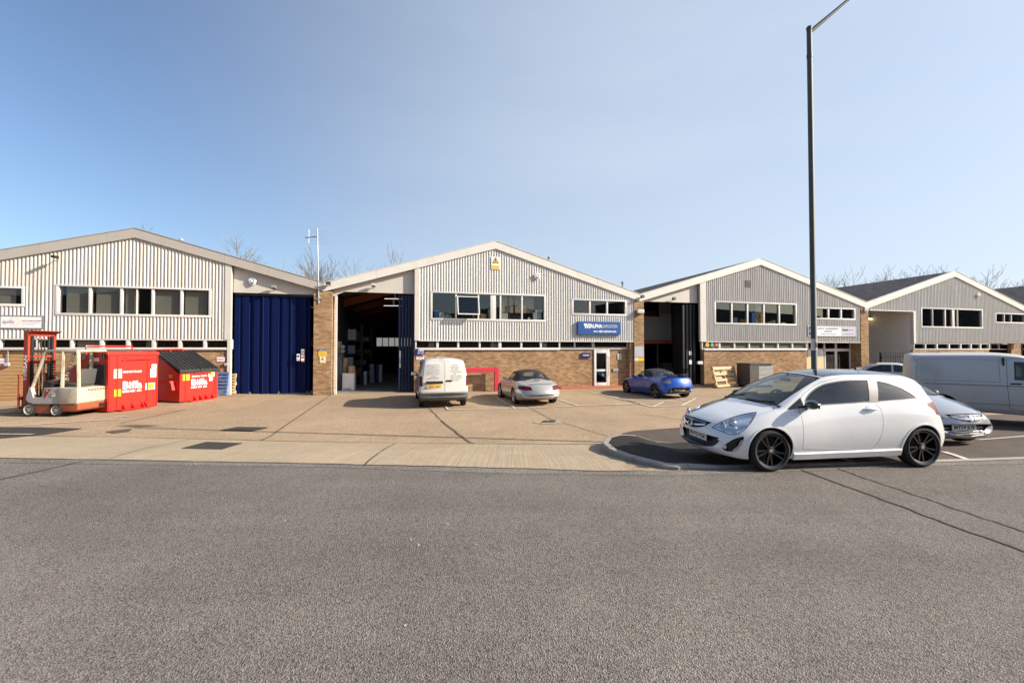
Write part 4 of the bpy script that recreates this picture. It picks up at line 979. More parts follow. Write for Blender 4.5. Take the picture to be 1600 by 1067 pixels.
def smoothpoly(pts, n=4, closed=True):
    """Catmull-Rom through the points; a point given as (x, y, 1) stays a corner"""
    out = []; m = len(pts)
    for i in range(m):
        p1, p2 = pts[i], pts[(i + 1) % m]; p0 = pts[i - 1] if len(p1) < 3 else p1; p3 = pts[(i + 2) % m] if len(p2) < 3 else p2
        for k in range(n):
            t = k / n
            out.append(tuple(.5 * (2 * p1[j] + (p2[j] - p0[j]) * t + (2 * p0[j] - 5 * p1[j] + 4 * p2[j] - p3[j]) * t * t + (3 * p1[j] - p0[j] - 3 * p2[j] + p3[j]) * t ** 3) for j in (0, 1)))
    return out
def mesh_child(me, name, parent):
    o = bpy.data.objects.new(name, me); C.objects.link(o); o.parent = parent; me.name = name; return o
def split_sides(me, axis=1):
    """the two halves of a mesh either side of y = 0"""
    out = []
    for sg in (1, -1):
        bm = bmesh.new(); bm.from_mesh(me); dl = [f for f in bm.faces if f.calc_center_median()[axis] * sg < 0]
        bmesh.ops.delete(bm, geom=dl, context='FACES')
        if bm.faces:
            m2 = bpy.data.meshes.new(me.name); bm.to_mesh(m2)
            for m in me.materials: m2.materials.append(m)
            out.append((sg, m2))
        bm.free()
    return out
def wheel(t, x, y, r, w_, sgn, style, rimr, rim_m, lo=False, steer=0.0):
    """wheel > tyre, rim, hub; its outer face looks along sgn*y"""
    e = bpy.data.objects.new('wheel', None); C.objects.link(e); e.parent = t; e.location = (x, y, r); e.rotation_euler = (0, 0, (0 if sgn > 0 else math.pi) + steer)
    n = 20 if lo else 40; a = w_ / 2; q = rimr
    mb = MB(); mb.lathe([(q - .01, -a * .9), (q + .3 * (r - q), -a), (r - .018, -a * .92), (r, -a * .7), (r, a * .7), (r - .018, a * .92), (q + .3 * (r - q), a), (q, a * .88), (q - .012, a * .80)], n, 0, None, 'y', False); mb.build('tyre', M_TYRE, e, smooth=R(35))
    mb = MB(); mb.lathe([(q - .006, a * .84), (q - .020, a * .78), (q - .03, a * .1), (q - .04, -a * .7), (.03, -a * .7)], n, 0, None, 'y', False)
    def spoke(ang, w0, w1, h0=.62, h1=.72, r0=.05):
        c, s_ = math.cos(ang), math.sin(ang); vs = []
        for (rr, hw, hy) in ((r0, w0, a * h0), (q - .02, w1, a * h1)):
            for (dx, dy) in ((-hw, hy), (hw, hy), (hw * .8, hy - .035), (-hw * .8, hy - .035)): vs.append((rr * c - dx * s_, dy, rr * s_ + dx * c))
        mb.add(vs, [(0, 1, 5, 4), (1, 2, 6, 5), (2, 3, 7, 6), (3, 0, 4, 7), (4, 5, 6, 7), (3, 2, 1, 0)])
    off = random.uniform(0, 1) if style != 'ten' else 1.05
    if style == 'ten':
        for k in range(5):
            for d in (-.19, .19): spoke(off + 2 * math.pi * k / 5 + d, .012, .013)
    elif style == 'five':
        for k in range(5): spoke(off + 2 * math.pi * k / 5, .035, .045)
    elif style == 'steel':
        mb.lathe([(q - .03, a * .45), (q * .72, a * .35), (q * .5, a * .55), (.04, a * .5)], n, 0, None, 'y', False)
    mb.lathe([(.062, a * .45), (.062, a * .70), (.045, a * .76), (.001, a * .77)], 20, 0, None, 'y', False)
    mb.build('rim', rim_m, e, smooth=R(30))
    if style == 'ten':
        mb = MB(); mb.lathe([(.03, a * .765), (.028, a * .79), (.001, a * .795)], 16, 0, None, 'y', False); mb.build('hub_cap', M_ALLOY, e)
    mb = MB(); mb.lathe([(q * .74, -a * .2), (q * .74, -a * .35), (.02, -a * .35)], n, 0, None, 'y', False); mb.build('brake_disc', M_IRON, e)
    return e
def well(mb, x, z, r, w2, sgn):
    """dark liner inside an arch"""
    n = 18; vs = []
    for yy in (w2 - .075, w2 - .36):
        for i in range(n + 1): a = -.35 + (math.pi + .7) * i / n; vs.append((x + r * math.cos(a), sgn * yy, z + r * math.sin(a)))
    fs = [(i, i + 1, n + 2 + i, n + 1 + i) for i in range(n)] + [list(range(n + 1, 2 * n + 2))]
    mb.add(vs, fs)
def plate(sh, t, where, y, z, body, m, w_=.52, h=.11, tilt=0.0, size=.088, off=.012):
    p, n = (sh.onfront if where == 'front' else sh.onrear)(y, z, off); n = Vector((n.x, 0, n.z * .5)).normalized() if tilt is None else Vector((math.cos(tilt) * (-1 if where == 'front' else 1), 0, math.sin(tilt)))
    X = Vector((0, -1, 0)) if where == 'front' else Vector((0, 1, 0)); Z = n; Y = Z.cross(X)
    M = Matrix((X, Y, Z)).transposed().to_4x4(); M.translation = p
    mb = MB(); mb.box((-w_ / 2, -h / 2, -.012), (w_ / 2, h / 2, 0), 0, M, .004); o = mb.build('number_plate', m, t)
    text(body, size, M_INK, o, M @ Matrix.Translation((0, 0, .002)), bold=.0015, width=w_ * .86, ext=.001); return o
def ribbon(sh, kind, pts, wd, th, m, name, t, n=6, up=None, off=.002, sgn=1):
    """rounded bar lying on the skin along 2D points"""
    fn = {'front': lambda a, b: sh.onfront(a, b, off), 'rear': lambda a, b: sh.onrear(a, b, off), 'side': lambda a, b: sh.onside(a, b, sgn, off), 'top': lambda a, b: sh.ontop(a, b, off)}[kind]
    P = []
    for a, b in zip(pts, pts[1:]):
        for k in range(n): f = k / n; P.append((a[0] + (b[0] - a[0]) * f, a[1] + (b[1] - a[1]) * f))
    P.append(pts[-1]); H = [fn(*p) for p in P]; mb = MB(); vs = []; fs = []
    for i, (p, nn) in enumerate(H):
        d = (H[min(i + 1, len(H) - 1)][0] - H[max(i - 1, 0)][0]).normalized(); s_ = nn.cross(d).normalized()
        vs += [p - s_ * wd / 2, p - s_ * wd * .35 + nn * th, p + s_ * wd * .35 + nn * th, p + s_ * wd / 2]
    for i in range(len(H) - 1):
        for k in range(3): fs.append((i * 4 + k, i * 4 + k + 1, i * 4 + k + 5, i * 4 + k + 4))
    fs += [(0, 1, 2, 3), tuple(len(vs) - 4 + k for k in (3, 2, 1, 0))]
    mb.add(vs, fs); return mb.build(name, m, t, smooth=R(50))
def mirror_arm(t, p, sgn, m, s=1.0, name='door_mirror', glass_m=None):
    """housing on a foot, glass towards the tail"""
    bm = bmesh.new(); bmesh.ops.create_uvsphere(bm, u_segments=16, v_segments=10, radius=1)
    for v in bm.verts:
        c = v.co; x = max(c.x, -1) ; x = x if x < .25 else .25 + (x - .25) * .08
        v.co = Vector((x * .105 * s, c.y * .105 * s, c.z * .072 * s * (1 - .15 * c.y * sgn)))
    M = Matrix.Translation(Vector(p) + Vector((0, sgn * .13 * s, .05 * s)))
    mb = MB(); mb.addbm(bm, 0, M); mb.tube([Vector(p) + Vector((.0, -sgn * .02, -.015)), Vector(p) + Vector((0, sgn * .05 * s, .015)), Vector(p) + Vector((0, sgn * .10 * s, .03 * s))], [.045 * s, .035 * s, .035 * s], 10)
    o = mb.build(name, m, t, smooth=R(50)); mb = MB(); mb.box((.040 * s, -.085 * s, -.05 * s), (.043 * s, .085 * s, .05 * s), 0, M, .001); mb.build('mirror_glass', M_CHROME, o); return o
def seat(t, x, y, z0=.28, m=None, s=1.0):
    mb = MB(); mb.box((x - .02, y - .25 * s, z0), (x + .48, y + .25 * s, z0 + .24), 0, None, .06)
    M = Matrix.Translation((x + .42, y, z0 + .2)) @ Matrix.Rotation(R(16), 4, 'Y')
    mb.box((-.02, -.24 * s, 0), (.13, .24 * s, .60), 0, M, .05); mb.box((0, -.13, .63), (.10, .13, .81), 0, M, .04); mb.build('seat', m or M_SEAT, t, smooth=R(50))
def steering(t, x, y, z, r=.18):
    M = Matrix.Translation((x, y, z)) @ Matrix.Rotation(R(-65), 4, 'Y'); mb = MB(); n = 24
    pts = [(r * math.cos(2 * math.pi * i / n), r * math.sin(2 * math.pi * i / n), 0) for i in range(n + 1)]
    mb.tube(pts, .016, 8, 0, M); mb.tube([(-r, 0, 0), (0, 0, -.02), (r, 0, 0)], .018, 6, 0, M); mb.tube([(0, 0, -.02), (0, -r, 0)], .018, 6, 0, M); mb.tube([(0, 0, 0), (0, 0, -.3)], .03, 8, 0, M); mb.build('steering_wheel', M_BLACK, t, smooth=R(50))
def lamp_pod(t, me, name='headlight', depth=.035, bulbs=()):
    """clear cover over a silver bowl with bulb reflectors; me: the cover's own faces"""
    bm = bmesh.new(); bm.from_mesh(me); bm.normal_update(); vn = {v: v.normal.copy() for v in bm.verts}
    for v in bm.verts: v.co -= vn[v] * (depth if not v.is_boundary else .003)
    m2 = bpy.data.meshes.new(name); bm.to_mesh(m2); bm.free(); m2.materials.append(M_LAMPIN)
    o = mesh_child(m2, name, t)
    me.materials.clear(); me.materials.append(M_LAMPGL); mesh_child(me, 'lamp_cover', o)
    for (p, r, d) in bulbs:
        M = Matrix.Translation(Vector(p)) @ Vector(d).to_track_quat('Z', 'Y').to_matrix().to_4x4()
        mb = MB(); mb.lathe([(r, .012), (r * .97, .022), (r * .92, .012), (r * .8, -.012), (r * .35, -.028), (r * .28, .0), (.001, .012)], 20, 0, M, 'z', False); mb.build('bulb_reflector', M_CHROME, o, smooth=R(40))
    return o
def pose(t, x, L, pr, heading):
    pass
# ---------------------------------------------------------------- three-door hatchbacks
M_PILLAR = mat('satin_pillar_trim', (.055, .05, .046), .5)
def hatch_spec():
    return dict(L=4.0, W=1.737, zfloor=.3, xs=[.9, 1.85], c=dict(
        zb=[(0, .30), (.03, .25), (.10, .20), (.3, .165), (.6, .16), (3.3, .17), (3.8, .21), (3.95, .27), (4, .36)],
        zt=[(0, .48), (.012, .56), (.03, .62), (.07, .675), (.15, .722), (.3, .79), (.5, .855), (.7, .913), (.87, .965), (1.05, 1.065), (1.85, 1.425), (2.05, 1.465), (2.35, 1.488), (2.8, 1.486), (3.2, 1.465), (3.5, 1.43), (3.63, 1.385), (3.745, 1.20), (3.86, 1.02), (3.925, .90), (3.968, .76), (3.985, .62), (4.0, .5)],
        zs=[(0, .44), (.06, .56), (.15, .64), (.3, .72), (.6, .835), (.9, .905), (1.1, .925), (1.5, .945), (2.5, 1.000), (3.2, 1.045), (3.55, 1.06), (3.75, .98), (3.9, .78), (4, .46)],
        zm=[(0, .40), (.3, .50), (1, .56), (3, .60), (3.7, .60), (4, .43)],
        wm=[(0, .66), (.05, .75), (.15, .80), (.35, .838), (.7, .862), (1.1, .862), (1.8, .85), (2.5, .855), (3.2, .868), (3.5, .862), (3.75, .83), (3.9, .78), (4, .70)],
        wb=[(0, .62), (.15, .72), (.5, .745), (1.0, .76), (1.4, .775), (2.5, .785), (3.2, .775), (3.6, .74), (3.9, .70), (4, .64)],
        wt=[(0, .5), (.3, .62), (.87, .70), (1.05, .69), (1.85, .575), (2.3, .575), (3.0, .545), (3.5, .50), (3.7, .55), (3.9, .62), (4, .58)],
        cr=[(0, .03), (.5, .06), (.9, .06), (1.3, .06), (1.85, .075), (2.3, .075), (3.2, .07), (3.6, .06), (4, .04)],
        tuck=[(0, .04), (.5, .05), (1, .075), (3.4, .075), (4, .05)], k=[(0, .6), (1.0, .7), (1.4, .93), (3.3, .93), (3.7, .8), (4, .6)], kr=[(0, .4), (.9, .22), (1.85, .22), (3.4, .25), (4, .4)],
        bulge=[(0, 0), (1.2, 0), (1.8, .02), (3.2, .03), (4, 0)],
        bow=[(0, .30), (.3, .27), (.9, .22), (1.3, .17), (1.85, .12), (2.4, 0), (3.2, -.04), (3.5, -.08), (3.7, -.12), (4, -.17)]))
def hatchback(name, label, body_m, roof_m, rim_m, platef, door_m=None, mirror_m=None, simple=False, sticker=False):
    sh = Shell(hatch_spec(), 64); W2 = .8685
    arches = ((.83, .335), (3.341, .335))
    for x, r in arches: sh.arch(x, .315, r + .012)
    # side glass, doors
    fw = smoothpoly([(1.45, .955, 1), (1.48, 1.05), (1.62, 1.165), (1.86, 1.275), (2.18, 1.338), (2.45, 1.352), (2.66, 1.352, 1), (2.51, 1.010, 1)], 4)
    tri = [(1.13, .905), (1.43, 1.09), (1.43, .94)]
    qw = smoothpoly([(2.63, 1.016, 1), (2.79, 1.335, 1), (2.98, 1.298), (3.20, 1.205), (3.34, 1.09), (3.36, 1.052, 1)], 4)
    door = smoothpoly([(1.325, .93, 1), (1.325, .60), (1.33, .32, 1), (1.9, .29), (2.40, .29), (2.53, .34), (2.61, .50), (2.655, .75), (2.645, .92), (2.60, 1.00), (2.745, 1.383, 1), (2.2, 1.372), (1.86, 1.308), (1.58, 1.185), (1.44, 1.09), (1.39, 1.00)], 3)
    sh.cut('door', 'side', door, gap=.006, gapname='gap')
    sh.cut('pillar', 'side', [(2.46, 1.000), (2.68, 1.012), (2.84, 1.350), (2.62, 1.368)]); sh.cut('side_window', 'side', fw, gap=.016, gapname='seal'); sh.cut('quarter_window', 'side', qw, gap=.012, gapname='seal'); sh.cut('corner_window', 'side', tri, gap=.010, gapname='seal')
    # windscreen, roof, rear glass (seen from above)
    ws = [(.90, 0), (.93, .3), (1.01, .56), (1.065, .645), (1.50, .60), (1.93, .515), (1.87, .3), (1.84, 0), (1.87, -.3), (1.93, -.515), (1.50, -.60), (1.065, -.645), (1.01, -.56), (.93, -.3)]
    sh.cut('windscreen', 'top', ws, gap=.018, gapname='seal')
    rf = [(1.865, 0), (1.895, .3), (1.955, .51), (2.4, .53), (3.0, .50), (3.40, .455), (3.44, .2), (3.45, 0), (3.44, -.2), (3.40, -.455), (3.0, -.50), (2.4, -.53), (1.955, -.51), (1.895, -.3)]
    sh.cut('roof', 'top', rf, gap=.006, gapname='gap')
    sh.cut('rear_window', 'end', [(-.50, 1.30), (.50, 1.30), (.56, 1.02), (-.56, 1.02)], 'rear', gap=.02, gapname='seal', extra=lambda f: f.calc_center_median().z > .98)
    hood = [(.10, 0), (.125, .25), (.22, .45), (.34, .56), (.62, .69), (.98, .70), (1.03, .63), (.97, .5), (.90, .3), (.875, 0)]
    hood = hood + [(a, -b) for a, b in hood[-2:0:-1]]
    sh.cut('hood', 'top', hood, gap=.005, gapname='gap')
    # front: upper grille, lower grille, fog pockets, headlights
    ug = smoothpoly([(-.40, .672, 1), (0, .690), (.40, .672, 1), (.33, .60), (.18, .555), (0, .545), (-.18, .555), (-.33, .60)], 3); sh.cut('grille', 'end', ug, 'front')
    lg = smoothpoly([(-.60, .475, 1), (0, .50), (.60, .475, 1), (.50, .345), (.36, .29), (0, .265), (-.36, .29), (-.50, .345)], 3); sh.cut('lower_grille', 'end', lg, 'front')
    for s_ in (1, -1):
        dg_ = 'diag+' if s_ > 0 else 'diag-'
        fp = smoothpoly([(.585, .305, 1), (.60, .36), (.67, .432), (.76, .495), (.862, .53, 1), (.85, .44), (.80, .35), (.735, .298), (.655, .284)], 2)
        sh.cut('fog_pocket', dg_, fp, 'front', extra=lambda f, s_=s_: f.calc_center_median().x < .8 and f.calc_center_median().y * s_ > .2)
        hl = smoothpoly([(.405, .60, 1), (.48, .668), (.60, .742), (.75, .805), (.88, .845), (.975, .862, 1), (.955, .76), (.88, .635), (.79, .56), (.69, .538), (.55, .568)], 3)
        sh.cut('headlight', dg_, hl, 'front', gap=.009, gapname='gap', extra=lambda f, s_=s_: f.calc_center_median().x < 1.0 and f.calc_center_median().y * s_ > .2)
        tl = smoothpoly([(s_ * .60, .84), (s_ * .66, .93), (s_ * .73, 1.0), (s_ * .79, .97), (s_ * .80, .87), (s_ * .80, .80), (s_ * .70, .78)], 3)
        sh.cut('tail_light', 'end', tl, 'rear', extra=lambda f: f.calc_center_median().x > 3.3)
    t = thing(name, label, 'car')
    ms = dict(pillar=M_PILLAR, body=body_m, door=door_m or body_m, gap=M_BLACK, seal=M_BLACK, side_window=M_CARGLS, quarter_window=M_CARGLS, corner_window=M_CARGLD, windscreen=M_CARGL, roof=roof_m, rear_window=M_CARGLD, hood=body_m, grille=M_BLACK, lower_grille=M_BLACK, fog_pocket=M_BLACK, headlight=M_LAMPGL, tail_light=M_REDL, lip=M_BLACK)
    ob = sh.finish(t, ms, offs=dict(side_window=.006, quarter_window=.006, windscreen=.004, grille=.03, lower_grille=.035, fog_pocket=.04, corner_window=.004), merge=dict(gap='body', seal='body', lip='body', pillar='body'), liner=(1.0, 3.62, .035))
    doors = []
    for nm, (me,) in ob.items():
        if nm in ('door', 'side_window', 'quarter_window', 'corner_window', 'headlight', 'tail_light', 'fog_pocket'):
            for sg, m2 in split_sides(me):
                if nm == 'headlight':
                    lamp_pod(t, m2, bulbs=[] if simple else [((.255, sg * .545, .645), .052, (-.93, sg * .2, .25)), ((.34, sg * .655, .70), .062, (-.9, sg * .35, .3))]); continue
                o = mesh_child(m2, nm, t)
                if nm == 'door': doors.append((sg, o))
                if nm == 'fog_pocket' and not simple:
                    p, n_ = sh.onfront(sg * .66, .345, -.03); mb = MB(); M = Matrix.Translation(p) @ Vector((-1, sg * .3, 0)).to_track_quat('Z', 'Y').to_matrix().to_4x4(); mb.lathe([(.045, -.01), (.045, .012), (.038, .014), (.001, .02)], 18, 0, M, 'z', False); mb.build('fog_lamp', M_LAMPIN, o, smooth=R(40))
                    ribbon(sh, 'front', [(sg * .745, .305), (sg * .785, .38), (sg * .80, .47)], .035, .012, M_ALLOY, 'fog_trim', o, off=.0)
        else: mesh_child(me, nm, t)
    for sg, o in doors:
        M0 = sh.onside(2.40, .905, sg, .0)[0]
        mb = MB(); mb.box((2.29, M0.y - .004, .880), (2.42, M0.y + .002, .935), 0, None, .002) if False else None
        h1, h2 = sh.onside(2.38, .905, sg, .02)[0], sh.onside(2.56, .91, sg, .022)[0]
        mb = MB(); mb.tube([sh.onside(2.36, .903, sg, -.004)[0], h1, (h1 + h2) / 2 + Vector((0, sg * .012, 0)), h2, sh.onside(2.58, .912, sg, -.004)[0]], [.016, .016, .018, .018, .014], 8); mb.build('door_handle', body_m, o, smooth=R(50))
        mb = MB(); p, n_ = sh.onside(2.45, .91, sg, .0015); M = Matrix.Translation(p) @ n_.to_track_quat('Z', 'Y').to_matrix().to_4x4(); mb.lathe([(.055, 0), (.04, .001), (.001, .0012)], 20, 0, M, 'z', False); mb.build('handle_recess', M_ALLOY, o)
    for sg in (1, -1): mirror_arm(t, sh.onside(1.46, .95, sg, -.01)[0], sg, mirror_m or body_m)
    # sill skirts and front lip
    for sg in (1, -1):
        P = [(1.20, .215), (1.5, .215), (2.2, .225), (2.7, .235), (2.98, .245)]
        ribbon(sh, 'side', P, .13, .028, body_m, 'sill_skirt', t, sgn=sg, off=-.002)
    for x, r in arches:
        for sg in (1, -1): ribbon(sh, 'side', [(x + (r + .024) * math.cos(math.radians(a)), .315 + (r + .024) * math.sin(math.radians(a))) for a in range(-6, 187, 8)], .034, .010, body_m, 'arch_lip', t, n=1, sgn=sg, off=-.003)
    wl = MB()
    for x, r in arches:
        for sg in (1, -1): wl = MB(); well(wl, x, .315, r + .02, W2 - .02, sg); wl.build('wheel_well', M_WELL, t)
    for x, st in ((.83, R(0)), (3.341, 0)):
        for sg in (1, -1): wheel(t, x, sg * .745, .313, .215, sg, 'ten' if not simple else 'five', .247, rim_m)
    # chrome bar with badge
    ribbon(sh, 'front', [(-.345, .625), (-.2, .600), (-.06, .590)], .038, .022, M_CHROME, 'grille_bar', t, off=-.002); ribbon(sh, 'front', [(.06, .590), (.2, .600), (.345, .625)], .038, .022, M_CHROME, 'grille_bar', t, off=-.002)
    ribbon(sh, 'front', [(-.33, .655), (0, .668), (.33, .655)], .014, .01, M_ALLOY, 'grille_bar', t, off=-.008)
    p, n_ = sh.onfront(0, .612, .012); M = Matrix.Translation(p) @ Vector((-.95, 0, .3)).to_track_quat('Z', 'Y').to_matrix().to_4x4()
    mb = MB(); mb.lathe([(.062, -.01), (.066, .004), (.058, .008), (.054, .003), (.001, .003)], 24, 0, M, 'z', False)
    mb.prism([(-.035, .03), (-.01, .045), (.03, .02), (.012, -.01), (.03, -.042), (-.02, -.04), (-.008, -.005), (-.04, .005)], .003, .012, 'z', 0, M); mb.build('badge', M_CHROME, t, smooth=R(40))
    if simple:
        ribbon(sh, 'front', [(-.58, .47), (-.47, .34), (-.3, .28), (0, .262), (.3, .28), (.47, .34), (.58, .47)], .022, .012, M_CHROME, 'grille_bar', t, off=.0)
        for z in (.40, .345): ribbon(sh, 'front', [(-.45, z), (0, z - .02), (.45, z)], .016, .01, M_ALLOY, 'grille_bar', t, off=-.02)
        for z in (.57,): ribbon(sh, 'front', [(-.26, z + .012), (0, z - .006), (.26, z + .012)], .014, .01, M_ALLOY, 'grille_bar', t, off=-.012)
    plate(sh, t, 'front', 0, .425, platef, M_PLATEW, tilt=.06, off=.03)
    plate(sh, t, 'rear', 0, .62, platef, M_PLATEY, tilt=.1, off=.01)
    # cabin
    mb = MB(); mb.prism([(1.02, .62), (1.75, .62), (1.72, .86), (1.55, .955), (1.06, .965)], -.70, .70, 'y'); mb.build('dashboard', M_CABIN, t, bev=.03)
    mb = MB(); mb.box((1.0, -.72, .25), (3.6, .72, .30)); mb.box((3.05, -.70, .3), (3.10, .70, .95)); mb.build('cabin_floor', M_CABIN, t)
    for y in (-.36, .36): seat(t, 1.95, y)
    steering(t, 1.80, .36 if True else 0, .93)
    mb = MB(); mb.box((-.015, -.11, -.03), (.02, .11, .03), 0, Matrix.Translation((1.72, 0, 1.315)), .012); mb.tube([(1.72, 0, 1.34), (1.78, 0, 1.41)], .01, 6); mb.build('rear_view_mirror', M_BLACK, t)
    for (a, b) in (((.98, .52), (1.13, -.12)), ((.93, -.12), (1.10, -.58))):
        ribbon(sh, 'top', [(a[0], a[1]), ((a[0] + b[0]) / 2 - .03, (a[1] + b[1]) / 2), b], .022, .014, M_BLACK, 'wiper', t, off=.004)
    # aerial
    p, n_ = sh.ontop(3.05, 0); mb = MB(); mb.tube([p, p + Vector((.03, 0, .025))], [.03, .018], 8); mb.tube([p + Vector((.02, 0, .02)), p + Vector((.13, 0, .17))], [.006, .003], 6); mb.build('aerial', M_BLACK, t)
    if not simple:
        ribbon(sh, 'side', [(1.19, .845), (1.25, .845)], .022, .006, M_ALLOY, 'side_repeater', t, sgn=1); ribbon(sh, 'side', [(1.19, .845), (1.25, .845)], .022, .006, M_ALLOY, 'side_repeater', t, sgn=-1)
        p, n_ = sh.ontop(1.19, .46, -.008); mb = MB(); M = Matrix.Translation(p) @ n_.to_track_quat('Z', 'Y').to_matrix().to_4x4(); mb.lathe([(.045, 0), (.044, .002), (.001, .002)], 20, 0, M, 'z', False); mb.build('tax_disc', M_PLATEW, t)
    return t, sh
M_WPAINT = mat('white_car_paint', (.74, .735, .72), .22, coat=1.0, dirt=(.60, .57, .52), dscale=1.6, damt=.35); M_BLKPAINT = mat('black_roof_paint', (.012, .013, .018), .12, coat=1.0)
M_SILV = mat('silver_car_paint', (.40, .405, .41), .28, .5, coat=1.0)
t, sh_w = hatchback('hatchback_car', 'white three door hatchback with black roof and black alloy wheels at the kerb', M_WPAINT, M_BLKPAINT, M_RIMBLK, 'RV12 FGE', mirror_m=M_BLKPAINT)
def place(t, xa, ya, P, ang, z=None):
    """put the vehicle's own point (xa, ya) at world P; ang: direction its nose points, measured from +X"""
    rz = ang - math.pi; c, s_ = math.cos(rz), math.sin(rz)
    t.rotation_euler = (0, 0, rz); t.location = (P[0] - (c * xa - s_ * ya), P[1] - (s_ * xa + c * ya), P[2] if z is None else z)
# near-side wheels stand at the road edge; the car's +y side faces away from the camera when it points left
fw_, rw_ = Vector((3.88, 6.23)), Vector((6.385, 6.465)); hd = (fw_ - rw_); ang = math.atan2(hd.y, hd.x)
place(t, .83, -.85, (fw_.x, fw_.y, 0), ang, .312)
t2, sh_s = hatchback('hatchback_car', 'silver hatchback parked nose out behind the white hatchback', M_SILV, M_SILV, M_ALLOY, 'MT59 JUE', simple=True, mirror_m=M_BLACK)
place(t2, .0, 0, (9.06, 8.2, 0), R(-86), .17); t2.rotation_mode = 'XYZ'; t2.rotation_euler = (Matrix.Rotation(t2.rotation_euler.z, 3, 'Z') @ Matrix.Rotation(R(1.4), 3, 'Y')).to_euler()
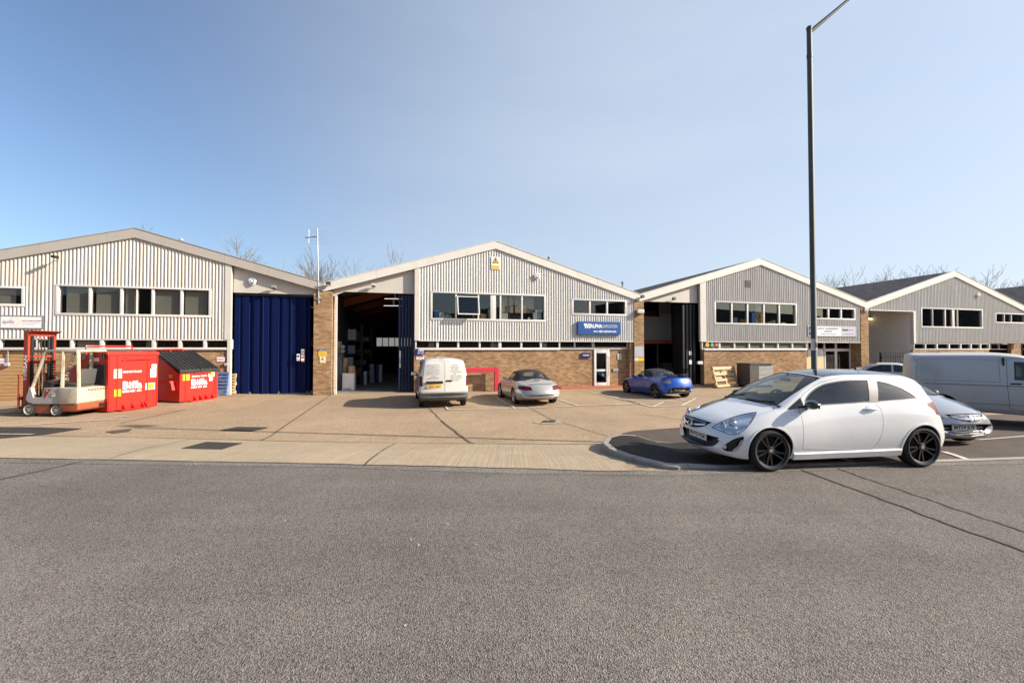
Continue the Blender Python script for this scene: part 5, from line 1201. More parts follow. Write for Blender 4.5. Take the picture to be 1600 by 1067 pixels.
# ---------------------------------------------------------------- small white van, seen from behind
M_VANW = mat('white_van_paint', (.62, .60, .545), .32, coat=.7, dirt=(.50, .455, .37), dscale=1.8, damt=.4); M_BUMP = mat('grey_bumper_plastic', (.10, .10, .10), .6, var=.15, dirt=(.2, .18, .15), dscale=3, damt=.5)
def small_van():
    L = 4.28
    sh = Shell(dict(L=L, W=1.80, zfloor=.35, xs=[1.0], c=dict(
        zb=[(0, .30), (.1, .22), (.5, .20), (3.8, .24), (4.2, .34), (L, .40)],
        zt=[(0, .60), (.05, .75), (.15, .86), (.4, .97), (.8, 1.07), (1.0, 1.13), (1.75, 1.70), (2.1, 1.80), (2.8, 1.825), (3.9, 1.80), (4.10, 1.77), (4.17, 1.70), (4.205, 1.4), (4.235, 1.0), (4.26, .75), (4.272, .62), (L, .55)],
        zs=[(0, .5), (.4, .86), (1.0, 1.0), (1.4, 1.02), (4.0, 1.04), (4.2, .98), (4.25, .7), (L, .5)],
        zm=[(0, .44), (.6, .6), (4.1, .62), (L, .46)], wm=[(0, .68), (.2, .82), (.6, .885), (3.9, .895), (4.15, .875), (L, .85)],
        wb=[(0, .66), (.4, .78), (1.0, .84), (3.9, .875), (4.15, .855), (L, .80)], wt=[(0, .55), (.9, .72), (1.75, .68), (2.3, .70), (3.9, .725), (4.17, .70), (4.24, .74), (L, .74)],
        cr=[(0, .04), (1.0, .07), (1.75, .06), (2.5, .07), (4.0, .07), (L, .05)], tuck=[(0, .05), (L, .06)], k=[(0, .6), (1, .7), (1.5, .94), (4.1, .94), (L, .8)], kr=[(0, .4), (1, .2), (4.1, .16), (L, .3)],
        bulge=[(0, 0), (1.4, .02), (4, .03), (L, 0)], bow=[(0, .28), (.8, .22), (1.7, .12), (2.4, 0), (3.9, -.02), (4.15, -.06), (L, -.08)])), 56)
    for x in (.86, 3.53): sh.arch(x, .315, .355)
    fw = smoothpoly([(1.42, 1.06, 1), (1.75, 1.48), (1.90, 1.57), (2.35, 1.60, 1), (2.40, 1.07, 1)], 3); sh.cut('side_window', 'side', fw, gap=.02, gapname='seal')
    sh.cut('door', 'side', smoothpoly([(1.32, 1.0, 1), (1.30, .4, 1), (2.2, .34), (2.46, .40), (2.48, 1.05, 1), (2.42, 1.66, 1), (1.85, 1.62), (1.45, 1.2)], 3), gap=.007) if False else None
    sh.cut('windscreen', 'top', [(1.06, 0), (1.10, .4), (1.20, .68), (1.80, .60), (1.72, .3), (1.70, 0), (1.72, -.3), (1.80, -.60), (1.20, -.68), (1.10, -.4)], gap=.02, gapname='seal')
    for s_ in (1, -1):
        a, b = (.012, .775) if s_ > 0 else (-.775, -.012)
        sh.cut('rear_door', 'end', [(a, .60), (b, .60), (b, 1.0), (b - .0 if s_ > 0 else b, 1.05), (b - .07 if s_ > 0 else b, 1.72), (a if s_ > 0 else a + .07, 1.72), (a, 1.05)], 'rear', gap=.007)
        sh.cut('tail_light', 'end', [(s_ * .785, .80), (s_ * .90, .80), (s_ * .90, 1.16), (s_ * .785, 1.16)], 'rear', extra=lambda f: f.calc_center_median().x > 3.9)
    sh.cut('bumper', 'end', [(-1, .2), (1, .2), (1, .575), (-1, .575)], 'rear', extra=lambda f: f.calc_center_median().x > 3.9)
    t = thing('delivery_van', 'small white panel van parked facing the wall, seen from its back doors', 'van')
    ms = dict(body=M_VANW, seal=M_BLACK, side_window=M_CARGLD, windscreen=M_CARGLD, rear_door=M_VANW, gap=M_BLACK, tail_light=M_REDL, lip=M_BLACK, bumper=M_BUMP)
    ob = sh.finish(t, ms, offs=dict(bumper=-.02, tail_light=-.004), merge=dict(gap='body', seal='body', lip='body'), liner=(1.2, 2.4, .04))
    for nm, (me,) in ob.items():
        if nm in ('side_window', 'rear_door', 'tail_light'):
            for sg, m2 in split_sides(me):
                o = mesh_child(m2, nm, t)
                if nm == 'rear_door':
                    rr = random.Random(3 + sg)
                    y0 = .06 if sg > 0 else -.70; z = 1.56
                    # rows of small blue-grey sign writing on the upper door
                    rows = (['Duplication & Print', 'The complete service', 'for all your business', 'copying and finishing', 'call for a quote', 'today', 'FREE DELIVERY'] if sg < 0 else ['CD & DVD', 'Printing for', 'all needs', 'short runs and colour', 'www.', 'We collect and deliver', 'throughout the area', 'every day'])
                    for i, rw_ in enumerate(rows):
                        p, n_ = sh.onrear(sg * .38, z, .010); X = Vector((0, 1, 0)); Z = Vector((.995, 0, .08)).normalized(); Y = Z.cross(X); M = Matrix((X, Y, Z)).transposed().to_4x4(); M.translation = p
                        text(rw_, .052, M_BLUEINK, o, M, ext=.001, width=min(.54, .030 * len(rw_)))
                        z -= .078
                    if sg < 0:
                        pp = plate(sh, t, 'rear', -.36, .80, 'RJ54 KJT', M_PLATEY, tilt=.1, off=.02)
                        mb = MB(); p, n_ = sh.onrear(-.36, .94, .0); mb.box((p.x - .01, -.66, .895), (p.x + .035, -.06, .985), 0, None, .012); mb.build('plate_lamp_bar', M_BLACK, o)
                    else:
                        p, n_ = sh.onrear(.20, .985, .0); mb = MB(); mb.box((p.x - .01, .06, .965), (p.x + .03, .27, 1.02), 0, None, .012); mb.build('handle', M_BLACK, o)
        else: mesh_child(me, nm, t)
    p, n_ = sh.onrear(-.12, 1.765, -.01); mb = MB(); mb.box((p.x - .02, -.20, 1.735), (p.x + .025, -.02, 1.765), 0, None, .006); mb.build('brake_light', M_REDL, t)
    for s_ in (1, -1):
        for z in (.66, 1.12, 1.40):
            p, n_ = sh.onside(4.10, z, s_, .0); 
        mirror_arm(t, sh.onside(1.50, 1.06, s_, -.01)[0], s_, M_BLACK, 1.25)
    wl = MB()
    for x in (.86, 3.53):
        for sg in (1, -1): wl = MB(); well(wl, x, .315, .37, .86, sg); wl.build('wheel_well', M_WELL, t); wheel(t, x, sg * .775, .315, .19, sg, 'steel', .20, M_IRON, True)
    mb = MB(); mb.box((1.0, -.8, .28), (4.1, .8, .34)); mb.box((2.42, -.78, .34), (2.46, .78, 1.66)); mb.build('cabin_floor', M_CABIN, t)
    for y in (-.38, .38): seat(t, 1.75, y, .40)
    mb = MB(); mb.prism([(1.15, .7), (1.65, .7), (1.6, .98), (1.2, 1.06)], -.76, .76, 'y'); mb.build('dashboard', M_CABIN, t)
    return t, sh
M_BLUEINK = mat('blue_grey_lettering', (.10, .13, .22), .6)
t, _ = small_van()
def wheels_at(t, rl, rr, fl, xr, L=None, dz=0.0):
    """stand a vehicle on measured contact points: rear left, rear right, front left (pixels)"""
    a, b, c = G(*rl), G(*rr), G(*fl); hd = (c - a); hd.z = 0; ang = math.atan2(hd.y, hd.x); m = (a + b) / 2
    place(t, xr, 0, (m.x, m.y, 0), ang, terrain(m.x, m.y) + dz); return m, ang
def place_rear(t, L, P, ang, z): place(t, L, 0, P, ang, z)
m_ = (G(655.5, 634.2) + G(727, 633.6)) / 2
place(t, 3.53, 0, (m_.x, m_.y, 0), R(90 + 15.5), terrain(m_.x, m_.y))

# ---------------------------------------------------------------- soft-top sports cars
M_TOP = mat('black_soft_top', (.014, .014, .018), .85, bump=.15, bscale=120)
def roadster(name, label, cfg):
    L = cfg['L']; sh = Shell(cfg['spec'], 56)
    for x, r in cfg['arch']: sh.arch(x, cfg['wz'], r)
    sh.cut('side_window', 'side', smoothpoly(cfg['win'], 3), gap=.014, gapname='seal')
    sh.cut('windscreen', 'top', cfg['ws'], gap=.02, gapname='seal')
    sh.cut('rear_window', 'top', cfg['rw'], gap=.0)
    top = cfg['top']; x0, x1 = top
    k = len(sh.names); sh.names.append('soft_top')
    poly = cfg['topside']; A, B = sh.AX['side']
    for f in sh.slice('side', poly, 'both') | set(): pass
    tz = cfg['topz']
    for f in sh.bm.faces:
        c = f.calc_center_median()
        if sh.names[f[sh.pid]] in ('body',) and sh.inside(poly, c.x, c.z): f[sh.pid] = k
    sh.cut('door', 'side', smoothpoly(cfg['door'], 3), gap=.007)
    for s_ in (1, -1): 
        sh.cut('tail_light', 'end', [(s_ * a, b) for a, b in cfg['tail']], 'rear', gap=.006, gapname='gap')
        sh.cut('headlight', 'end', [(s_ * a, b) for a, b in cfg['head']], 'front')
    for pl in cfg.get('dark_rear', []): sh.cut('rear_vent', 'end', pl, 'rear')
    t = thing(name, label, 'car'); pm = cfg['paint']
    ms = dict(body=pm, seal=M_BLACK, side_window=M_CARGL, windscreen=M_CARGL, rear_window=cfg.get('rwm', M_CARGL), soft_top=M_TOP, door=pm, gap=M_BLACK, tail_light=cfg['tailm'], headlight=M_LAMPIN, lip=M_BLACK, rear_vent=M_BLACK)
    ob = sh.finish(t, ms, offs=dict(rear_vent=.03, soft_top=-.004), merge=dict(gap='body', seal='body', lip='body'), liner=(cfg['cab'][0], cfg['cab'][1], .03))
    for nm, (me,) in ob.items():
        if nm in ('door', 'side_window', 'tail_light', 'headlight'):
            for sg, m2 in split_sides(me):
                o = mesh_child(m2, nm, t)
                if nm == 'door':
                    x, z = cfg['handle']; mb = MB(); a = sh.onside(x, z, sg, .008)[0]; b = sh.onside(x + .17, z + .006, sg, .008)[0]; mb.tube([a, b], .012, 6); mb.build('door_handle', pm, o)
        else: mesh_child(me, nm, t)
    for s_ in (1, -1): mirror_arm(t, sh.onside(*cfg['mirror'], s_, -.01)[0], s_, pm, .95)
    wl = MB()
    for x, r in cfg['arch']:
        for sg in (1, -1): wl = MB(); well(wl, x, cfg['wz'], r + .012, cfg['spec']['W'] / 2 - .02, sg); wl.build('wheel_well', M_WELL, t); wheel(t, x, sg * cfg['track'], cfg['wz'], .22, sg, cfg['rim'], cfg['wz'] - .085, cfg['rimm'], False)
    c0, c1 = cfg['cab']; zz = cfg['seatz']
    mb = MB(); mb.box((c0, -.7, .2), (c1, .7, .24)); mb.box((c1 - .5, -.66, .24), (c1 - .45, .66, cfg['deck'] - .03)); mb.build('cabin_floor', M_CABIN, t)
    mb = MB(); mb.prism([(c0 + .1, .5), (c0 + .45, .5), (c0 + .42, .72), (c0 + .2, .80)], -.66, .66, 'y'); mb.build('dashboard', M_CABIN, t)
    for y in (-.34, .34): seat(t, c0 + .42, y, zz, None, .9)
    steering(t, c0 + .52, .34, .74)
    for y in cfg['pipes']:
        p, n_ = sh.onrear(y, cfg['pipez'], 0); mb = MB(); mb.lathe([(.045, -.12), (.045, .04), (.036, .04), (.034, -.10), (.001, -.10)], 16, 0, Matrix.Translation(p) @ Matrix.Rotation(R(90), 4, 'Y'), 'z', False); mb.build('exhaust_pipe', M_CHROME, t, smooth=R(40))
    y, z = cfg['plate'][:2]
    mb = MB(); p, n_ = sh.onrear(y, z, 0); mb.box((p.x - .03, -.31, z - .085), (p.x + .012, .31, z + .085), 0, None, .01); mb.build('plate_panel', cfg.get('platepanel', M_BLACK), t)
    plate(sh, t, 'rear', y, z, cfg['plate'][2], M_PLATEY, tilt=.1, off=.022)
    for d in cfg.get('lines', []): ribbon(sh, *d[:2], d[2], d[3], M_BLACK if len(d) < 5 else d[4], d[5] if len(d) > 5 else 'panel_line', t, off=-.001)
    return t, sh
# silver rear-engined convertible
Lp = 4.43
sp = dict(L=Lp, W=1.77, zfloor=.24, xs=[1.4], c=dict(
    zb=[(0, .28), (.2, .17), (.6, .15), (3.6, .17), (4.1, .24), (4.35, .31), (Lp, .38)],
    zt=[(0, .44), (.06, .53), (.2, .62), (.5, .72), (.9, .80), (1.25, .87), (1.4, .92), (1.95, 1.22), (2.15, 1.275), (2.5, 1.30), (2.85, 1.27), (3.1, 1.20), (3.35, 1.07), (3.52, .965), (3.7, .925), (3.95, .87), (4.15, .80), (4.27, .73), (4.33, .66), (4.39, .60), (4.42, .53), (Lp, .46)],
    zs=[(0, .42), (.2, .56), (.5, .70), (.8, .755), (1.2, .80), (1.7, .82), (2.6, .84), (3.2, .86), (3.6, .86), (3.9, .80), (4.2, .68), (4.38, .54), (Lp, .44)],
    zm=[(0, .36), (.7, .46), (2, .5), (3.6, .52), (4.2, .50), (Lp, .42)], wm=[(0, .55), (.15, .72), (.5, .83), (.8, .85), (1.3, .835), (2.2, .835), (2.8, .855), (3.3, .885), (3.8, .88), (4.15, .84), (4.35, .78), (Lp, .70)],
    wb=[(0, .5), (.3, .66), (.8, .73), (1.4, .72), (2.4, .735), (3.2, .77), (3.8, .74), (4.2, .70), (Lp, .62)], wt=[(0, .4), (.6, .58), (1.3, .66), (1.95, .52), (2.3, .52), (2.9, .53), (3.2, .56), (3.5, .62), (3.9, .62), (4.3, .60), (Lp, .5)],
    cr=[(0, .03), (.8, .03), (1.4, .04), (1.95, .06), (2.6, .09), (3.2, .11), (3.5, .05), (4.0, .05), (Lp, .03)], tuck=[(0, .05), (Lp, .07)], k=[(0, .6), (1.2, .6), (1.7, .93), (2.8, .92), (3.3, .85), (3.6, .6), (Lp, .6)], kr=[(0, .4), (1.4, .2), (2.2, .3), (3.2, .4), (Lp, .5)],
    bulge=[(0, 0), (1.8, .015), (3, .02), (3.5, 0), (Lp, 0)], bow=[(0, .40), (.8, .22), (1.4, .26), (1.95, .16), (2.4, 0), (3.2, -.03), (3.6, -.12), (4.0, -.22), (4.3, -.36), (Lp, -.40)]))
cfg = dict(L=Lp, spec=sp, arch=((.92, .345), (3.27, .350)), wz=.318, track=.755, rim='five', rimm=M_ALLOY, paint=paint('pale_silver_paint', (.44, .43, .41), .4, .28),
    win=[(1.62, .865, 1), (1.85, 1.02), (2.05, 1.12), (2.35, 1.17, 1), (2.58, 1.13), (2.62, .87, 1)], ws=[(1.43, 0), (1.50, .35), (1.66, .60), (2.06, .49), (1.96, .25), (1.93, 0), (1.96, -.25), (2.06, -.49), (1.66, -.60), (1.50, -.35)],
    rw=[(2.98, 0), (2.98, .38), (3.07, .46), (3.32, .50), (3.43, .42), (3.46, 0), (3.43, -.42), (3.32, -.50), (3.07, -.46), (2.98, -.38)], top=(1.9, 3.5), topz=.9,
    topside=[(1.70, .875), (3.30, .885), (3.55, .92), (3.53, .96), (3.3, 1.2), (2.6, 1.4), (2.0, 1.34), (1.93, 1.22), (2.02, 1.18)],
    door=[(1.48, .80, 1), (1.46, .40), (1.55, .26), (2.4, .25), (2.62, .32), (2.72, .6), (2.68, .845, 1)], tail=[(.40, .60), (.42, .735), (.62, .76), (.80, .74), (.82, .63), (.62, .605)], head=[(.5, .56), (.55, .68), (.72, .70), (.70, .56)],
    tailm=M_REDL, cab=(1.45, 3.3), handle=(2.42, .755), mirror=(1.62, .86), seatz=.22, deck=.9, pipes=(-.55, .55), pipez=.31, plate=(0, .44, 'R997 MEC'), platepanel=M_SILV,
    lines=[('top', [(3.62, -.46), (3.60, 0), (3.62, .46)], .012, .001), ('rear', [(-.45, .80), (0, .815), (.45, .80)], .03, .012, M_BLACK, 'spoiler_gap'), ('rear', [(-.66, .585), (0, .60), (.66, .585)], .012, .001)])
t, _ = roadster('convertible_car', 'silver convertible with black soft top and red tail lights in a marked bay', cfg)
ribbon(_, 'top', [(3.66, -.13), (3.655, 0), (3.66, .13)], .03, .012, M_REDL, 'brake_light', t)
wheels_at(t, (804.5, 631.2), (864, 628.6), (781, 620.0), 3.27)
# blue roadster
Lm = 3.94
sm_ = dict(L=Lm, W=1.64, zfloor=.22, xs=[1.25], c=dict(
    zb=[(0, .28), (.2, .17), (.6, .14), (3.2, .16), (3.7, .22), (3.88, .28), (Lm, .34)],
    zt=[(0, .46), (.05, .55), (.2, .64), (.6, .74), (1.0, .83), (1.25, .88), (1.75, 1.15), (1.95, 1.215), (2.25, 1.235), (2.5, 1.20), (2.75, 1.08), (2.95, .965), (3.1, .945), (3.5, .945), (3.72, .93), (3.80, .90), (3.85, .80), (3.90, .68), (3.93, .55), (Lm, .46)],
    zs=[(0, .42), (.3, .62), (.7, .73), (1.2, .79), (1.8, .80), (2.4, .83), (3.0, .86), (3.6, .86), (3.8, .80), (3.9, .58), (Lm, .43)],
    zm=[(0, .36), (.7, .46), (3.2, .52), (Lm, .40)], wm=[(0, .55), (.2, .70), (.6, .79), (1.2, .80), (2.4, .80), (3.0, .82), (3.5, .815), (3.8, .775), (Lm, .70)],
    wb=[(0, .5), (.4, .64), (1.2, .70), (2.4, .715), (3.2, .735), (3.7, .71), (Lm, .64)], wt=[(0, .4), (.6, .56), (1.2, .62), (1.75, .52), (2.2, .52), (2.6, .54), (2.95, .60), (3.6, .62), (Lm, .55)],
    cr=[(0, .03), (1.2, .04), (1.75, .06), (2.3, .09), (2.8, .08), (3.1, .04), (Lm, .03)], tuck=[(0, .05), (Lm, .06)], k=[(0, .6), (1.1, .6), (1.55, .93), (2.5, .92), (2.9, .7), (Lm, .6)], kr=[(0, .4), (1.3, .2), (2.2, .3), (2.9, .4), (Lm, .5)],
    bulge=[(0, 0), (1.6, .015), (2.6, .02), (3, 0), (Lm, 0)], bow=[(0, .36), (.8, .2), (1.25, .22), (1.75, .14), (2.2, 0), (2.9, -.03), (3.4, -.08), (3.7, -.16), (Lm, -.22)]))
M_BLUE = paint('bright_blue_paint', (.004, .062, .36), .35, .32)
cfg = dict(L=Lm, spec=sm_, arch=((.80, .335), (3.175, .335)), wz=.305, track=.70, rim='five', rimm=M_RIMBLK, paint=M_BLUE,
    win=[(1.45, .845, 1), (1.65, .99), (1.85, 1.085), (2.10, 1.12, 1), (2.30, 1.08), (2.36, .86, 1)], ws=[(1.29, 0), (1.36, .33), (1.50, .56), (1.86, .48), (1.76, .25), (1.73, 0), (1.76, -.25), (1.86, -.48), (1.50, -.56), (1.36, -.33)],
    rw=[(2.50, 0), (2.50, .36), (2.58, .44), (2.80, .48), (2.87, .40), (2.89, 0), (2.87, -.40), (2.80, -.48), (2.58, -.44), (2.50, -.36)], top=(1.7, 2.95), topz=.88,
    topside=[(1.52, .85), (2.75, .885), (2.98, .93), (2.96, .97), (2.75, 1.12), (2.2, 1.4), (1.8, 1.28), (1.74, 1.15), (1.84, 1.10)],
    door=[(1.32, .79, 1), (1.30, .40), (1.36, .28), (2.1, .27), (2.34, .36), (2.42, .6), (2.40, .83, 1)], tail=[(.42, .68), (.46, .80), (.66, .81), (.74, .76), (.70, .67), (.55, .66)], head=[(.45, .58), (.5, .68), (.66, .69), (.66, .58)],
    tailm=mat('smoked_lamp_lens', (.20, .16, .16), .15, coat=1.0), cab=(1.3, 2.75), handle=(2.18, .74), mirror=(1.45, .83), seatz=.2, deck=.88, pipes=(-.47, .47), pipez=.36, plate=(0, .42, 'YS53 MLM'),
    dark_rear=[[(-.60, .29), (.60, .29), (.55, .40), (.36, .50), (-.36, .50), (-.55, .40)]], lines=[('rear', [(-.70, .585), (0, .60), (.70, .585)], .010, .001)])
t, shm = roadster('convertible_car', 'bright blue two seat convertible with boot spoiler outside the open bay', cfg)
mb = MB()
for s_ in (1, -1): p, n_ = shm.ontop(3.62, s_ * .46, -.01); mb.box((p.x - .05, p.y - .02, p.z), (p.x + .05, p.y + .02, 1.02))
pts = [(3.68 - .16 * (y / .6) ** 2, y, 1.035 + .012 * math.cos(y * 2.5)) for y in [(-.62 + 1.24 * i / 12) for i in range(13)]]
vs = []; fs = []
for (x, y, z) in pts: vs += [(x - .10, y, z - .035), (x - .03, y, z - .005), (x + .10, y, z + .012), (x + .10, y, z - .03)]
for i in range(12):
    for k in range(4): fs.append((i * 4 + k, i * 4 + (k + 1) % 4, i * 4 + 4 + (k + 1) % 4, i * 4 + 4 + k))
fs += [(0, 1, 2, 3), (51, 50, 49, 48)]; mb.add(vs, fs); mb.build('boot_spoiler', M_BLKPAINT, t, smooth=R(40))
wheels_at(t, (1023.5, 621.6), (1071, 620.2), (981, 613.6), 3.175)

# ---------------------------------------------------------------- large silver van at the right, and the saloon by the fence
M_GVAN = mat('silver_grey_van_paint', (.50, .485, .46), .42, .15, coat=.15, dirt=(.27, .255, .23), dscale=.9, damt=.6)
def big_van():
    L = 4.35; Q = lambda x: x if x < 2.4 else 2.4 + (x - 2.4) * .75
    def qs(d): return {k: [(Q(a), b) for a, b in v] for k, v in d.items()}
    sh = Shell(dict(L=L, W=1.92, zfloor=.4, xs=[], c=qs(dict(
        zb=[(0, .30), (.2, .24), (.6, .22), (4.6, .28), (4.9, .36), (5.0, .45)],
        zt=[(0, .62), (.05, .80), (.2, .95), (.6, 1.10), (.95, 1.22), (1.75, 1.82), (2.0, 1.90), (2.6, 1.945), (4.6, 1.925), (4.84, 1.90), (4.90, 1.80), (4.94, 1.3), (4.97, .9), (5.0, .6)],
        zs=[(0, .55), (.4, .92), (1.0, 1.10), (1.6, 1.13), (4.8, 1.16), (4.93, 1.0), (5.0, .55)], zm=[(0, .46), (.6, .66), (4.8, .70), (5.0, .5)],
        wm=[(0, .70), (.2, .85), (.6, .94), (4.5, .955), (4.85, .93), (5.0, .86)], wb=[(0, .68), (.5, .84), (1.1, .90), (4.6, .93), (4.85, .905), (5.0, .82)], wt=[(0, .6), (1, .78), (1.8, .72), (2.3, .76), (4.6, .78), (4.88, .74), (5.0, .76)],
        cr=[(0, .04), (1, .08), (1.8, .06), (2.4, .07), (4.7, .07), (5.0, .05)], tuck=[(0, .05), (5.0, .07)], k=[(0, .6), (1, .7), (1.6, .94), (4.8, .94), (5.0, .8)], kr=[(0, .4), (1.2, .2), (4.7, .16), (5.0, .3)],
        bulge=[(0, 0), (1.8, .03), (4.6, .05), (5.0, 0)], bow=[(0, .26), (1, .2), (1.8, .12), (2.4, 0), (4.4, -.02), (4.85, -.07), (5.0, -.10)]))), 56)
    for x in (.92, 3.62): sh.arch(x, .335, .39)
    sh.cut('door', 'side', smoothpoly([(1.20, 1.10, 1), (1.18, .62), (1.36, .36, 1), (2.1, .36), (2.28, .40, 1), (2.32, 1.0), (2.30, 1.78, 1), (1.82, 1.76), (1.45, 1.42)], 3), gap=.009)
    sh.cut('side_window', 'side', smoothpoly([(1.42, 1.185, 1), (1.62, 1.50), (1.84, 1.66), (2.16, 1.69, 1), (2.18, 1.19, 1)], 3), gap=.03, gapname='seal')
    pan = smoothpoly([(2.44, 1.12, 1), (2.44, 1.74, 1), (4.02, 1.74), (4.10, 1.62), (4.14, 1.12, 1)], 3); sh.cut('pressing', 'side', pan, gap=.008, gapname='groove')
    sh.cut('windscreen', 'top', [(1.02, 0), (1.08, .45), (1.2, .74), (1.82, .64), (1.74, .3), (1.72, 0), (1.74, -.3), (1.82, -.64), (1.2, -.74), (1.08, -.45)], gap=.02, gapname='seal')
    for s_ in (1, -1):
        sh.cut('tail_light', 'end', [(s_ * .78, .62), (s_ * .90, .62), (s_ * .90, .92), (s_ * .78, .92)], 'rear', extra=lambda f: f.calc_center_median().x > 4.0)
        sh.cut('headlight', 'end', [(s_ * .5, .72), (s_ * .55, .90), (s_ * .82, .98), (s_ * .86, .74)], 'front')
    t = thing('panel_van', 'dusty silver grey panel van cut off by the right edge', 'van')
    gr = mat('van_groove', (.10, .10, .10), .5)
    ms = dict(body=M_GVAN, door=M_GVAN, gap=M_BLACK, seal=M_BLACK, side_window=M_CARGLD, pressing=M_GVAN, groove=gr, windscreen=M_CARGLD, tail_light=M_REDL, headlight=M_LAMPIN, lip=M_BLACK)
    ob = sh.finish(t, ms, offs=dict(), merge=dict(gap='body', seal='body', lip='body', groove='body', pressing='body'), liner=(1.1, 2.4, .04))
    for nm, (me,) in ob.items():
        if nm in ('door', 'side_window', 'tail_light', 'headlight'):
            for sg, m2 in split_sides(me):
                o = mesh_child(m2, nm, t)
                if nm == 'door':
                    mb = MB(); a = sh.onside(2.06, 1.085, sg, .012)[0]; b = sh.onside(2.26, 1.085, sg, .012)[0]; mb.tube([a, b], .018, 8); mb.build('door_handle', M_BLACK, o)
        else: mesh_child(me, nm, t)
    for s_ in (1, -1):
        ribbon(sh, 'side', [(1.25, 1.02), (2.3, 1.02), (3.2, 1.02), (4.28, 1.02)], .022, .004, gr, 'side_groove', t, sgn=s_, off=-.001)
        ribbon(sh, 'side', [(1.36, .50), (2.4, .50), (3.08, .50)], .016, .003, gr, 'side_groove', t, sgn=s_, off=-.001)
        mirror_arm(t, sh.onside(1.42, 1.2, s_, -.01)[0], s_, M_BLACK, 1.5)
    wl = MB()
    for x in (.92, 3.62):
        for sg in (1, -1): wl = MB(); well(wl, x, .335, .40, .93, sg); wl.build('wheel_well', M_WELL, t); wheel(t, x, sg * .83, .335, .215, sg, 'steel', .215, M_ALLOY, True)
    mb = MB(); mb.box((1.0, -.85, .36), (4.2, .85, .42)); mb.box((2.34, -.84, .42), (2.38, .84, 1.8)); mb.build('cabin_floor', M_CABIN, t)
    mb = MB(); mb.prism([(1.1, .8), (1.6, .8), (1.55, 1.06), (1.15, 1.16)], -.8, .8, 'y'); mb.build('dashboard', M_CABIN, t)
    for y in (-.42, .42): seat(t, 1.72, y, .55)
    steering(t, 1.62, .42, 1.12)
    return t, sh
t, _ = big_van()
# its near side (right-hand side, nose to the right) runs from the tail corner to past the picture edge
A_ = AT(1421, 600, 12.7); place(t, 4.28, .90, (A_.x, A_.y, 0), R(-37), .10)
def saloon():
    L = 4.5
    sh = Shell(dict(L=L, W=1.78, zfloor=.3, xs=[], c=dict(
        zb=[(0, .3), (.2, .2), (4.2, .22), (L, .36)], zt=[(0, .5), (.06, .64), (.25, .74), (.8, .86), (1.2, .95), (1.95, 1.38), (2.3, 1.44), (2.8, 1.44), (3.3, 1.36), (3.75, 1.14), (4.1, 1.05), (4.35, 1.0), (4.45, .8), (L, .5)],
        zs=[(0, .45), (.5, .74), (1.2, .90), (2, .93), (3.5, .97), (4.2, .95), (L, .46)], zm=[(0, .4), (.6, .55), (4, .6), (L, .42)], wm=[(0, .66), (.3, .82), (.8, .88), (3.8, .88), (4.3, .82), (L, .7)],
        wb=[(0, .6), (.6, .76), (1.5, .80), (3.4, .80), (4.2, .75), (L, .62)], wt=[(0, .5), (1.2, .68), (1.95, .56), (2.8, .57), (3.5, .56), (3.9, .62), (L, .55)], cr=[(0, .03), (1.2, .05), (2, .07), (3.3, .07), (L, .04)],
        tuck=[(0, .05), (L, .06)], k=[(0, .6), (1.2, .7), (1.7, .93), (3.3, .93), (3.9, .7), (L, .6)], kr=[(0, .4), (1.9, .22), (3.3, .25), (L, .4)], bulge=[(0, 0), (1.9, .02), (3.2, .03), (L, 0)], bow=[(0, .3), (.9, .2), (1.9, .12), (2.5, 0), (3.6, -.08), (L, -.25)])), 44)
    for x in (.88, 3.5): sh.arch(x, .31, .345)
    sh.cut('side_window', 'side', smoothpoly([(1.55, .97, 1), (1.85, 1.20), (2.1, 1.31), (2.42, 1.345, 1), (2.44, .98, 1)], 3), gap=.015, gapname='seal'); sh.cut('side_window', 'side', smoothpoly([(2.52, .98, 1), (2.50, 1.345, 1), (2.9, 1.33), (3.3, 1.2), (3.5, 1.05), (3.45, 1.0, 1)], 3), gap=.015, gapname='seal')
    sh.cut('windscreen', 'top', [(1.25, 0), (1.3, .4), (1.42, .62), (2.0, .52), (1.95, 0), (2.0, -.52), (1.42, -.62), (1.3, -.4)], gap=.015, gapname='seal')
    sh.cut('rear_window', 'top', [(3.02, -.44), (3.02, .44), (3.62, .52), (3.66, 0), (3.62, -.52)], gap=.015, gapname='seal')
    t = thing('saloon_car', 'silver saloon mostly hidden between the green fence and the white hatchback', 'car')
    ob = sh.finish(t, dict(body=M_GVAN, rear_window=M_CARGLD, seal=M_BLACK, side_window=M_CARGLD, windscreen=M_CARGLD, lip=M_BLACK), merge=dict(seal='body', lip='body'), liner=(1.3, 3.6, .04))
    for nm, (me,) in ob.items():
        if nm == 'side_window':
            for sg, m2 in split_sides(me): mesh_child(m2, nm, t)
        else: mesh_child(me, nm, t)
    for s_ in (1, -1): mirror_arm(t, sh.onside(1.6, .97, s_, -.01)[0], s_, M_GVAN, .9)
    for x in (.88, 3.5):
        for sg in (1, -1): wheel(t, x, sg * .75, .31, .2, sg, 'five', .21, M_ALLOY, True)
    return t
t = saloon(); q = AT(1389, 570, 22.0); place(t, 2.5, 0, (q.x, q.y, 0), R(-34), terrain(q.x, q.y) - .02)
